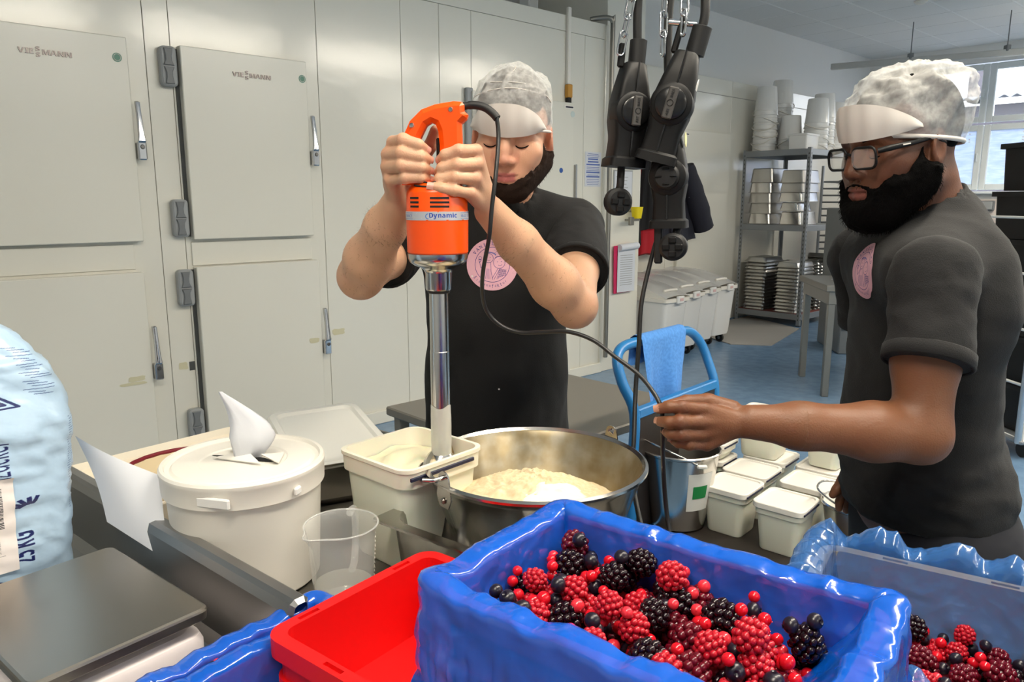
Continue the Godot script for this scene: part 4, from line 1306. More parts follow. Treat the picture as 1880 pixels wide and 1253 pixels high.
	for q in [[0.0, 0.002], [0.04, 0.0], [0.044, 0.004], [0.046, 0.03], [0.051, 0.11], [0.0535, 0.128], [0.056, 0.131]]:
		var ring := PackedVector3Array()
		for i in 56:
			var a := TAU * i / 56
			var lip := exp(-pow(angle_difference(a, 2.45) / 0.26, 2.0)) * smoothstep(0.09, 0.131, q[1])
			ring.append(Vector3(cos(a) * (q[0] + 0.02 * lip), q[1] + 0.004 * lip, sin(a) * (q[0] + 0.02 * lip)))
		jr.append(ring)
	loft(jm, jr, true, false, false, 0.6)
	put("body", done(jm), M.clear_plastic, j)
	put("rim", tube_mesh(ring_path(jr[6]), 0.0016, 6), M.clear_plastic, j)
	var sc := mb()
	for i in 14:
		var wd := 0.012 if i % 5 == 0 else 0.007
		box(sc, Vector3(cos(0.1) * (0.0462 + 0.0052 * i / 13.0), 0.02 + 0.007 * i, sin(0.1) * 0.047), Vector3(0.0008, 0.001, wd), 0.0, Basis(Vector3.UP, -0.1))
	put("scale_marks", done(sc), M.white_plastic, j)
	put("handle", tube_mesh([Vector3(0.02, 0.125, -0.05), Vector3(0.03, 0.12, -0.075), Vector3(0.032, 0.08, -0.08), Vector3(0.026, 0.04, -0.06), Vector3(0.018, 0.03, -0.042)], 0.006, 8, 5), M.clear_plastic, j)
	var wa := single("water", lathe_mesh([Vector2(0, 0.004), Vector2(0.0425, 0.005), Vector2(0.0445, 0.034), Vector2(0.0, 0.034)], 40), mat("water", c8(240, 240, 226, 0.12), 0.05), "shallow water in the bottom of the clear measuring jug", "water", Vector3(-0.262, 0.881, -1.085), 0.0)
	M.water.transparency = BaseMaterial3D.TRANSPARENCY_ALPHA
	wa.set_meta("kind", "stuff")
	# crumbs on the table
	# the sheet of paper leaning on the upstand
	var pm := mb()
	var c0 := Vector3(-0.712, 1.122, -1.18)
	var c1 := Vector3(-0.575, 1.058, -1.17)
	var c2 := Vector3(-0.532, 0.95, -1.085)
	var c3 := Vector3(-0.66, 0.985, -1.15)
	sheet(pm, 12, 12, func(a: float, b: float):
		var p := c0.lerp(c1, a).lerp(c3.lerp(c2, a), b)
		return p + Vector3(-0.3, 0.2, 0.5) * 0.02 * sin(a * PI) * (1.0 - b) + Vector3(0.3, 0, -0.5) * 0.012 * sin(b * PI * 0.9) * (1.0 - a))
	single("paper_sheet", done(pm), M.paper, "white paper sheet leaning over the counter's raised edge beside the bucket", "paper")
	# the cream tray with a round board in it
	var tr := thing("cream_tray", "cream tray with raised border on the far left of the worktable", "tray", tp(-0.70, 0.881, -0.235), TT)
	var cm := mb()
	loft(cm, [rrect(0.30, 0.33, 0.015, 0.0), rrect(0.34, 0.40, 0.015, 0.07), rrect(0.34, 0.40, 0.015, 0.074), rrect(0.29, 0.35, 0.015, 0.066), rrect(0.26, 0.31, 0.015, 0.02)], true, true, true, 0.4)
	put("body", done(cm), mat("cream_board", c8(236, 226, 206), 0.6), tr)
	var rb := thing("proving_basket", "round beige basket with burgundy rim lying in the cream tray", "basket", tp(-0.69, 0.905, -0.225), TT)
	put("body", lathe_mesh([Vector2(0, 0.012), Vector2(0.11, 0.014), Vector2(0.125, 0.045), Vector2(0.128, 0.045), Vector2(0.118, 0.0), Vector2(0, 0.0)], 40), mat("beige_board", c8(214, 198, 164), 0.8), rb)
	put("rim", tube_mesh_ring(0.1265, 0.0045), mat("burgundy", c8(120, 16, 36), 0.6), rb, Transform3D(Basis(), Vector3(0, 0.046, 0)))
	# the scale
	var s := thing("kitchen_scale", "white platform scale with a brushed steel weighing plate", "scale", Vector3(-0.575, 0.882, -0.915), TT + 0.02)
	var sm := mb()
	loft(sm, [rrect(0.27, 0.2, 0.02, 0.012), rrect(0.28, 0.21, 0.022, 0.02), rrect(0.28, 0.21, 0.022, 0.045), rrect(0.272, 0.202, 0.02, 0.055), rrect(0.25, 0.18, 0.02, 0.06)], true, true, true, 0.5)
	put("body", done(sm), mat("scale_white", c8(226, 216, 216), 0.45), s)
	var pl := mb()
	loft(pl, [rrect(0.255, 0.185, 0.01, 0.068), rrect(0.284, 0.214, 0.012, 0.078), rrect(0.286, 0.216, 0.012, 0.089), rrect(0.284, 0.214, 0.012, 0.092), rrect(0.278, 0.208, 0.011, 0.0935)], true, true, true, 0.4)
	put("weighing_plate", done(pl), mat("brushed_plate", c8(172, 165, 154), 0.33, 1.0), s)
	put("plate_support", box_mesh(Vector3(0.2, 0.012, 0.14), 0.002, Vector3(0, 0.064, 0)), M.black_plastic, s)
	for sx in [-1, 1]:
		for sz in [-1, 1]:
			put("foot", lathe_mesh([Vector2(0, 0), Vector2(0.016, 0), Vector2(0.018, 0.014), Vector2(0, 0.014)], 14), M.scale_white, s, Transform3D(Basis(), Vector3(sx * 0.115, 0, sz * 0.08)))

func ring_path(r: PackedVector3Array) -> Array:
	var out := []
	for p in r:
		out.append(p)
	out.append(r[0])
	return out

func ear_mesh() -> ArrayMesh:
	var st := mb()
	var p := PackedVector2Array()
	for i in 9:
		var a := PI * i / 8
		p.append(Vector2(cos(a) * 0.017, 0.018 + sin(a) * 0.016))
	for q in [Vector2(-0.024, -0.02), Vector2(-0.014, -0.04), Vector2(0.014, -0.04), Vector2(0.024, -0.02)]:
		p.append(q)
	slab(st, p, 0.003, 0.0)
	return done(st)

func open_pan(w: float, d: float, h: float) -> ArrayMesh:
	var st := mb()
	loft(st, [rrect(w + 0.004, d + 0.004, 0.008, h - 0.004, 6), rrect(w + 0.004, d + 0.004, 0.008, h, 6), rrect(w - 0.034, d - 0.034, 0.044, h, 6), rrect(w - 0.04, d - 0.04, 0.044, h - 0.006, 6), rrect(w - 0.054, d - 0.054, 0.036, 0.02, 6), rrect(w - 0.08, d - 0.08, 0.025, 0.004, 6)], true, false, true, 0.5)
	var o := mb()
	loft(st, [rrect(w - 0.03, d - 0.03, 0.03, h - 0.005, 6), rrect(w - 0.046, d - 0.046, 0.03, 0.018, 6), rrect(w - 0.08, d - 0.08, 0.025, 0.0, 6)], true, false, true, 0.5)
	return done(st)
# draws a word into a picture; at is its centre in pixels, size its letter height, turn its angle
func ink(img: Image, text: String, at: Vector2, size: float, turn: float, color: Color, bold := true, family := "Droid Sans", squeeze := 1.0) -> void:
	var t := text_mesh(text, 32.0, 0.0, bold, family)
	var a := t.get_mesh_arrays()
	var v: PackedVector3Array = a[0]
	var ix: PackedInt32Array = a[12]
	var box_ := t.get_aabb()
	var c := box_.get_center()
	var k := size / 24.0
	var w := img.get_width()
	var h := img.get_height()
	var p := PackedVector2Array()
	for q in v:
		p.append(at + Vector2((q.x - c.x) * k * squeeze, -(q.y - c.y) * k).rotated(turn))
	for i in range(0, ix.size(), 3):
		fill_tri(img, p[ix[i]], p[ix[i + 1]], p[ix[i + 2]], color, w, h)

func fill_tri(img: Image, a: Vector2, b: Vector2, c: Vector2, color: Color, w: int, h: int) -> void:
	var y0 := maxi(0, int(floor(minf(a.y, minf(b.y, c.y)))))
	var y1 := mini(h - 1, int(ceil(maxf(a.y, maxf(b.y, c.y)))))
	for y in range(y0, y1 + 1):
		var yy := y + 0.5
		var lo := 1e9
		var hi := -1e9
		for e in [[a, b], [b, c], [c, a]]:
			var p: Vector2 = e[0]
			var q: Vector2 = e[1]
			if (p.y <= yy) != (q.y <= yy):
				var x := p.x + (q.x - p.x) * (yy - p.y) / (q.y - p.y)
				lo = minf(lo, x)
				hi = maxf(hi, x)
		for x in range(maxi(0, int(round(lo))), mini(w - 1, int(round(hi)) - 1) + 1):
			img.set_pixel(x, y, color)

func stroke(img: Image, pts: Array, width: float, color: Color) -> void:
	var w := img.get_width()
	var h := img.get_height()
	for i in pts.size() - 1:
		var a: Vector2 = pts[i]
		var b: Vector2 = pts[i + 1]
		var n := (b - a).normalized().orthogonal() * width * 0.5
		var e := (b - a).normalized() * width * 0.25
		fill_tri(img, a + n - e, a - n - e, b + n + e, color, w, h)
		fill_tri(img, a - n - e, b - n + e, b + n + e, color, w, h)

func arc_pts(c: Vector2, r: float, a0: float, a1: float, n := 24, ry := -1.0) -> Array:
	var out := []
	for i in n + 1:
		var t := lerpf(a0, a1, float(i) / n)
		out.append(c + Vector2(cos(t) * r, sin(t) * (r if ry < 0 else ry)))
	return out

func picture(img: Image) -> ImageTexture:
	return ImageTexture.create_from_image(img)

func sugar_sack() -> void:
	var W := 768
	var H := 1024
	var img := Image.create(W, H, false, Image.FORMAT_RGB8)
	var base := c8(176, 203, 228)
	var navy := c8(26, 36, 92)
	img.fill(base)
	var nz := FastNoiseLite.new()
	nz.seed = 3
	# the sheet runs once round the sack: its wide face lies in the middle, picture y runs down
	# face spans x 230..538 (right edge 538)
	ink(img, "Nordzucker", Vector2(418, 525), 29, -PI / 2, navy, false)
	for k in 5:
		var a := -2.6 + 0.33 * k
		stroke(img, [Vector2(452, 656) + Vector2(cos(a), sin(a)) * 12, Vector2(452, 656) + Vector2(cos(a), sin(a)) * 34], 6, navy)
	ink(img, "ZUCKER", Vector2(352, 640), 40, -PI / 2, navy)
	ink(img, "SUGAR", Vector2(408, 775), 30, -PI / 2, navy)
	ink(img, "25 KG", Vector2(440, 785), 30, -PI / 2, navy)
	for c in [Vector2(410, 300), Vector2(400, 905)]:
		for s in [[46.0, 5.0], [30.0, 5.0]]:
			var t := []
			for q in [Vector2(0, -1.1), Vector2(0.95, 0.65), Vector2(-0.95, 0.65), Vector2(0, -1.1), Vector2(0.95, 0.65)]:
				t.append(c + q * s[0])
			stroke(img, t, s[1], navy)
	for i in 18:
		var x0 := 470.0 + 7 * (i % 3)
		var y0 := 150.0 + i * 9
		stroke(img, [Vector2(x0, y0), Vector2(x0 + 26 + 9 * ((i * 5) % 4), y0 + 5)], 2, c8(70, 90, 140))
	for i in 40:
		var y0 := 400.0 + i * 8
		stroke(img, [Vector2(536, y0), Vector2(536 + 5 + (i * 7) % 9, y0)], 3, c8(110, 140, 180))
	for i in 40:
		stroke(img, [Vector2(552, 400.0 + i * 8), Vector2(558 + (i * 5) % 7, 400.0 + i * 8)], 3, c8(120, 150, 190))
	var mtex := mat("sack_film", Color.WHITE, 0.3)
	mtex.albedo_texture = picture(img)
	relief(mtex, noise_tex(0.02, Color.BLACK, Color.WHITE, 512, 4, 17, true, 6.0), 0.18)
	var s := thing("sugar_sack", "tall pale blue plastic sugar sack with white barcode label", "sack", Vector3(-0.868, 0.882, -1.052), 0.62)
	var n1 := FastNoiseLite.new()
	n1.seed = 8
	n1.frequency = 5.0
	n1.fractal_type = FastNoiseLite.FRACTAL_RIDGED
	n1.fractal_octaves = 3
	var prof := [[0.0, 0.15, 0.06], [0.03, 0.172, 0.085], [0.2, 0.182, 0.1], [0.45, 0.19, 0.1], [0.6, 0.196, 0.098], [0.68, 0.19, 0.09], [0.76, 0.18, 0.08], [0.84, 0.155, 0.06], [0.92, 0.118, 0.038], [1.0, 0.086, 0.02]]
	var shape := func(a: float, b: float, out: float) -> Vector3:
		var k := 0
		while k < prof.size() - 2 and prof[k + 1][0] < b:
			k += 1
		var f: float = (b - prof[k][0]) / (prof[k + 1][0] - prof[k][0])
		var w := lerpf(prof[k][1], prof[k + 1][1], f)
		var d := lerpf(prof[k][2], prof[k + 1][2], f)
		var t := TAU * a + PI * 0.5         # a = 0.5 looks along +z
		var ct := cos(t + PI)
		var sn := sin(t + PI)
		var e := 0.62
		var x := signf(ct) * pow(absf(ct), e) * w
		var z := signf(sn) * pow(absf(sn), e) * d
		var y := 0.475 * b
		var nn := n1.get_noise_3d(x * 1.3, y * 2.6 + x * 0.6, z * 1.3)
		var amp := 0.007 * (0.35 + 1.1 * smoothstep(0.4, 0.95, b)) + 0.002
		var push := (nn - 0.35) * amp + 0.0016 * sin(y * 118.0 + x * 22.0 + 5.0 * nn) * smoothstep(0.1, 0.3, b)
		var nrm := Vector3(ct, 0, sn)
		return Vector3(x, y + (0.012 * sin(x * 30.0) if b > 0.95 else 0.0), z) + nrm * (push + out)
	var st := mb()
	sheet(st, 110, 80, func(a: float, b: float): return shape.call(a, b, 0.0))
	var mesh := done(st)
	# the sheet's uv has v = 0 at the foot, the picture's at its top
	mtex.uv1_scale = Vector3(-1, -1, 1)
	mtex.uv1_offset = Vector3(1, 1, 0)
	put("body", mesh, mtex, s)
	var flap := mb()
	sheet(flap, 16, 6, func(a: float, b: float): return Vector3(lerpf(-0.085, 0.07, a), 0.47 + 0.05 * b, 0.018 * cos(a * 9.0) * b - 0.01 * b))
	put("top_fold", done(flap), mat("sack_blue", c8(70, 128, 188), 0.35), s)
	# label with its bars
	var lab := Image.create(256, 640, false, Image.FORMAT_RGB8)
	lab.fill(c8(236, 228, 226))
	var ir := RandomNumberGenerator.new()
	ir.seed = 2
	var y := 60
	while y < 330:
		var th := ir.randi_range(2, 7)
		lab.fill_rect(Rect2i(95, y, 110, th), c8(40, 40, 44))
		y += th + ir.randi_range(2, 6)
	y = 110
	while y < 220:
		lab.fill_rect(Rect2i(30, y, 34, 3), c8(60, 60, 64))
		y += ir.randi_range(5, 8)
	for i in 10:
		lab.fill_rect(Rect2i(40 + i * 9, 22, ir.randi_range(3, 6), 22), c8(90, 90, 96))
	ink(lab, "Cukier krysztal 25 kg", Vector2(22, 500), 20, -PI / 2, c8(40, 40, 46))
	for i in 4:
		ink(lab, ["Sugar 1000 kg 25 kg bags", "Cukier wyborowy", "528LR5", "LA 100 0204"][i], Vector2(52 + i * 42, 480 - 20 * (i % 2)), 12, -PI / 2, c8(70, 70, 76), i == 2)
	stroke(lab, [Vector2(110, 520), Vector2(200, 520)], 2, c8(60, 60, 66))
	stroke(lab, [Vector2(30, 250), Vector2(60, 250), Vector2(60, 280), Vector2(30, 280), Vector2(30, 250)], 2, c8(60, 60, 66))
	var lm := mat("sack_label", Color.WHITE, 0.6)
	lm.albedo_texture = picture(lab)
	var lst := mb()
	sheet(lst, 10, 22, func(a: float, b: float): return shape.call(0.5 + (0.068 - 0.072 * a) * 1.0 - 0.062, lerpf(0.47, 0.17, b), 0.0022))
	put("barcode_label", done(lst), lm, s)

# ------------------------------------------------------------------ crates
func euro_crate(label: String, at: Vector3, turn: float, L: float, W: float, H: float, m: Material, wall := 0.034) -> Node3D:
	var t := thing("crate", label, "crate", at, turn)
	var c := CSGCombiner3D.new()
	c.name = "body"
	t.add_child(c)
	var poly := func(w: float, d: float, r: float) -> PackedVector2Array:
		return rounded(w, d, minf(r, minf(w, d) * 0.42), 5)
	var add := func(p: PackedVector2Array, y0: float, y1: float, op: int) -> void:
		var g := CSGPolygon3D.new()
		g.polygon = p
		g.mode = CSGPolygon3D.MODE_DEPTH
		g.depth = y1 - y0
		g.operation = op
		g.material = m
		g.name = "shape"
		c.add_child(g, true)
		g.rotation.x = PI / 2        # depth runs along -z: turned so that it runs up
		g.position.y = y0
	add.call(poly.call(L - 0.02, W - 0.02, 0.02), 0.0, H - 0.01, CSGShape3D.OPERATION_UNION)
	add.call(poly.call(L, W, 0.026), H - 0.024, H, CSGShape3D.OPERATION_UNION)
	add.call(poly.call(L - 0.012, W - 0.012, 0.022), H * 0.45, H * 0.45 + 0.012, CSGShape3D.OPERATION_UNION)
	add.call(poly.call(L - wall, W - wall, 0.016), 0.008, H + 0.05, CSGShape3D.OPERATION_SUBTRACTION)
	for s in [-1, 1]:
		var hb := CSGPolygon3D.new()
		hb.polygon = rounded(0.07, 0.032, 0.0155, 5)
		hb.mode = CSGPolygon3D.MODE_DEPTH
		hb.depth = 0.08
		hb.operation = CSGShape3D.OPERATION_SUBTRACTION
		hb.material = m
		hb.name = "hand_hole"
		c.add_child(hb, true)
		hb.rotation.y = PI / 2
		hb.position = Vector3(s * L * 0.5 - 0.04, H - 0.046, 0)
		for k in [-1, 1]:
			for ax in 2:
				var sl := CSGBox3D.new()
				sl.size = Vector3(0.006, 0.012, 0.03) if ax == 0 else Vector3(0.03, 0.012, 0.006)
				sl.operation = CSGShape3D.OPERATION_SUBTRACTION
				sl.material = m
				sl.name = "rim_slot"
				c.add_child(sl, true)
				sl.position = Vector3(s * (L * 0.5 - 0.009), H, k * W * 0.28) if ax == 0 else Vector3(s * L * 0.2, H, k * (W * 0.5 - 0.009))
	return t

# a film bag laid into a crate and turned down over its rim
func liner(parent: Node3D, called: String, m: Material, L: float, W: float, rim: float, inner_drop: float, outer_drop: float, stand: float, seed_: int, lean: Vector4, flare: float) -> MeshInstance3D:
	var n1 := FastNoiseLite.new()
	n1.seed = seed_
	n1.frequency = 6.0
	n1.fractal_type = FastNoiseLite.FRACTAL_RIDGED
	n1.fractal_octaves = 3
	var n2 := FastNoiseLite.new()
	n2.seed = seed_ + 9
	n2.frequency = 9.0
	var n3 := FastNoiseLite.new()
	n3.seed = seed_ + 31
	n3.frequency = 17.0
	n3.fractal_type = FastNoiseLite.FRACTAL_RIDGED
	n3.fractal_octaves = 2
	var st := mb()
	var ring0 := rrect(L, W, 0.02, 0.0, 4)
	# even steps round the rounded rectangle
	var per := PackedVector3Array()
	for i in ring0.size():
		var a := ring0[i]
		var b := ring0[(i + 1) % ring0.size()]
		var k := maxi(1, int(a.distance_to(b) / 0.0042))
		for j in k:
			per.append(a.lerp(b, float(j) / k))
	var rows := 60
	var rings := []
	for j in rows + 1:
		var b := float(j) / rows
		var ring := PackedVector3Array()
		for i in per.size():
			var p := per[i]
			var q := per[(i + 1) % per.size()]
			var o := per[(i - 1 + per.size()) % per.size()]
			var tang := (q - o).normalized()
			var nrm := Vector3(tang.z, 0, -tang.x)
			if nrm.dot(p) < 0:
				nrm = -nrm
			var corner := clampf((absf(p.x) - L * 0.5 + 0.05) / 0.05, 0, 1) * clampf((absf(p.z) - W * 0.5 + 0.05) / 0.05, 0, 1)
			var y: float
			var out: float
			var small := clampf(minf(L, W) / 0.22, 0.15, 1.0)
			var edge := 0.0
			if b < 0.44:
				var f := b / 0.44
				y = -inner_drop * (1.0 - f)
				var ln := lean.x * clampf(nrm.x, 0, 1) + lean.y * clampf(-nrm.x, 0, 1) + lean.z * clampf(nrm.z, 0, 1) + lean.w * clampf(-nrm.z, 0, 1)
				out = -0.024 - ln * pow(1.0 - f, 1.2)
				edge = 1.0 - f
			elif b < 0.56:
				var f := (b - 0.44) / 0.12
				y = 0.0016 * sin(f * PI)
				out = -0.024 + (0.024 + flare) * f
			else:
				var f := (b - 0.56) / 0.44
				y = -outer_drop * f
				out = flare + 0.004 * f * small + small * 0.012 * f * sin(n2.get_noise_1d(i * 0.25) * 3.0) * (0.2 + f)
				edge = f
			var hump := exp(-pow((b - 0.5) / 0.09, 2.0))
			var slant := p.x + p.z + y * 0.8
			var fold := n1.get_noise_3d(slant * 0.9, y * 0.55, slant * 0.5 - y * 0.3)
			var fine := n2.get_noise_3d(slant * 2.2, y * 0.9, p.z)
			var crumple := n3.get_noise_3d(p.x + y * 0.4, y * 0.8, p.z - y * 0.3)
			out += small * ((fold - 0.45) * 0.012 * edge + fine * 0.003 * (0.15 + edge) - (crumple - 0.3) * (0.0035 + 0.006 * corner) * (0.35 + edge + hump * 0.5))
			var rise := n2.get_noise_2d(i * 0.006, 3.0)
			y += hump * (stand * (0.6 + 0.9 * rise + 0.5 * n3.get_noise_2d(i * 0.0035, 8.0)) + small * (0.002 * fine + 0.004 * (crumple - 0.3)) + corner * 0.006)
			ring.append(Vector3(p.x, rim + y, p.z) + nrm * out)
		rings.append(ring)
	loft(st, rings, true, false, false, 0.0)
	return put(called, done(st), m, parent)

func drupe_mesh(a: float, c: float, n: int, r: float, seed_: int) -> ArrayMesh:
	var rr := RandomNumberGenerator.new()
	rr.seed = seed_
	var st := mb()
	var s := SphereMesh.new()
	s.radius = 1.0
	s.height = 2.0
	s.radial_segments = 8
	s.rings = 4
	for i in n:
		var t := (i + 0.5) / n
		var y := 1.0 - 2.0 * t
		var q := sqrt(1.0 - y * y)
		var g := i * 2.39996
		var p := Vector3(q * cos(g) * a, y * c, q * sin(g) * a)
		var d := Vector3(rr.randf_range(0.88, 1.12), rr.randf_range(0.88, 1.12), rr.randf_range(0.88, 1.12)) * r
		st.append_from(s, 0, Transform3D(Basis().scaled(d), p * rr.randf_range(0.93, 1.02)))
	s.radial_segments = 12
	s.rings = 6
	st.append_from(s, 0, Transform3D(Basis().scaled(Vector3(a, c, a) * 0.97), Vector3.ZERO))
	return st.commit()

func ball_mesh(r: float, squash: float, crown: bool) -> ArrayMesh:
	var prof := []
	for i in 9:
		var t := PI * i / 8.0
		prof.append(Vector2(sin(t) * r, -cos(t) * r * squash))
	if crown:      # the little crown at a blueberry's end, the dried tip of a currant
		prof[8] = Vector2(r * 0.2, r * squash * 0.93)
		prof.append(Vector2(r * 0.3, r * squash * 1.06))
		prof.append(Vector2(r * 0.16, r * squash * 0.9))
		prof.append(Vector2(0, r * squash * 0.82))
	else:
		prof[8] = Vector2(r * 0.1, r * squash * 0.99)
		prof.append(Vector2(r * 0.08, r * squash * 1.14))
		prof.append(Vector2(0, r * squash * 1.14))
	return lathe_mesh(prof, 14, 0.9)

var berry_kinds := {}

func berry_protos() -> void:
	mat("blackberry", c8(24, 6, 14), 0.2)
	mat("dark_berry", c8(92, 8, 26), 0.24)
	mat("raspberry", c8(176, 16, 36), 0.32)
	mat("currant", c8(206, 18, 34), 0.14)
	mat("currant_pale", c8(220, 48, 62), 0.2)
	mat("blueberry", c8(26, 20, 34), 0.3)
	for k in ["blackberry", "dark_berry", "raspberry", "currant", "currant_pale", "blueberry"]:
		M[k].subsurf_scatter_enabled = true
		M[k].subsurf_scatter_strength = 0.12
	berry_kinds = {
		"blackberry": [drupe_mesh(0.0122, 0.0150, 46, 0.0040, 1), drupe_mesh(0.0128, 0.0138, 44, 0.0042, 2)],
		"raspberry": [drupe_mesh(0.0108, 0.0120, 50, 0.0031, 3), drupe_mesh(0.0114, 0.011, 48, 0.0032, 4)],
		"redcurrant": [ball_mesh(0.0062, 0.95, false), ball_mesh(0.0056, 0.98, false)],
		"blueberry": [ball_mesh(0.0082, 0.86, true), ball_mesh(0.0074, 0.9, true)],
	}

# lets berries fall one by one onto those already lying there
func fill_berries(frame: Transform3D, inside: Callable, ground: Callable, x0: float, x1: float, z0: float, z1: float, counts: Dictionary, where: String, seed_: int) -> void:
	var rr := RandomNumberGenerator.new()
	rr.seed = seed_
	var order := []
	for k in counts:
		for i in counts[k]:
			order.append([k, rr.randf() + {"blackberry": 0.0, "raspberry": 0.12, "redcurrant": 0.34, "blueberry": 0.22}[k]])
	order.sort_custom(func(p, q): return p[1] < q[1])
	var laid := []
	var size := {"blackberry": 0.0152, "raspberry": 0.0128, "redcurrant": 0.0060, "blueberry": 0.0080}
	var look := {"blackberry": "black glossy blackberry lying among ", "raspberry": "bumpy red raspberry lying among ", "redcurrant": "small shiny redcurrant lying among ", "blueberry": "round dark blueberry lying among "}
	var plural := {"blackberry": "blackberries in ", "raspberry": "raspberries in ", "redcurrant": "redcurrants in ", "blueberry": "blueberries in "}
	for e in order:
		var kind: String = e[0]
		var r: float = size[kind]
		var best := Vector3(0, 1e9, 0)
		for trial in (10 if kind == "blackberry" else 5 if kind == "raspberry" else 3):
			var x := rr.randf_range(x0 + r, x1 - r)
			var z := rr.randf_range(z0 + r, z1 - r)
			if not inside.call(x, z):
				continue
			var y: float = ground.call(x, z) + r * 0.6
			for q in laid:
				var dx: float = q[0].x - x
				var dz: float = q[0].z - z
				var d2 := dx * dx + dz * dz
				var s: float = (q[1] + r) * 0.93
				if d2 < s * s:
					y = maxf(y, q[0].y + sqrt(s * s - d2))
			if y < best.y:
				best = Vector3(x, y, z)
		if best.y > 1e8:
			continue
		laid.append([best, r])
		var vs: Array = berry_kinds[kind]
		var v := rr.randi() % vs.size()
		var m: Material = M.blueberry
		if kind == "blackberry":
			m = M.dark_berry if rr.randf() < 0.4 else M.blackberry
		elif kind == "raspberry":
			m = M.raspberry
		elif kind == "redcurrant":
			m = M.currant if rr.randf() < 0.7 else M.currant_pale
		var lab: String = look[kind] + "mixed berries in " + where
		if m == M.dark_berry:
			lab = "wine red unripe blackberry lying among mixed berries in " + where
		var o := single(kind, vs[v], m, lab, "berry", Vector3.ZERO, 0.0, ("wine red " if m == M.dark_berry else "") + plural[kind] + where)
		var bs := Basis.from_euler(Vector3(rr.randf_range(0, TAU), rr.randf_range(0, TAU), rr.randf_range(0, TAU))).scaled(Vector3.ONE * rr.randf_range(0.9, 1.1))
		o.transform = Transform3D(bs, frame * best)

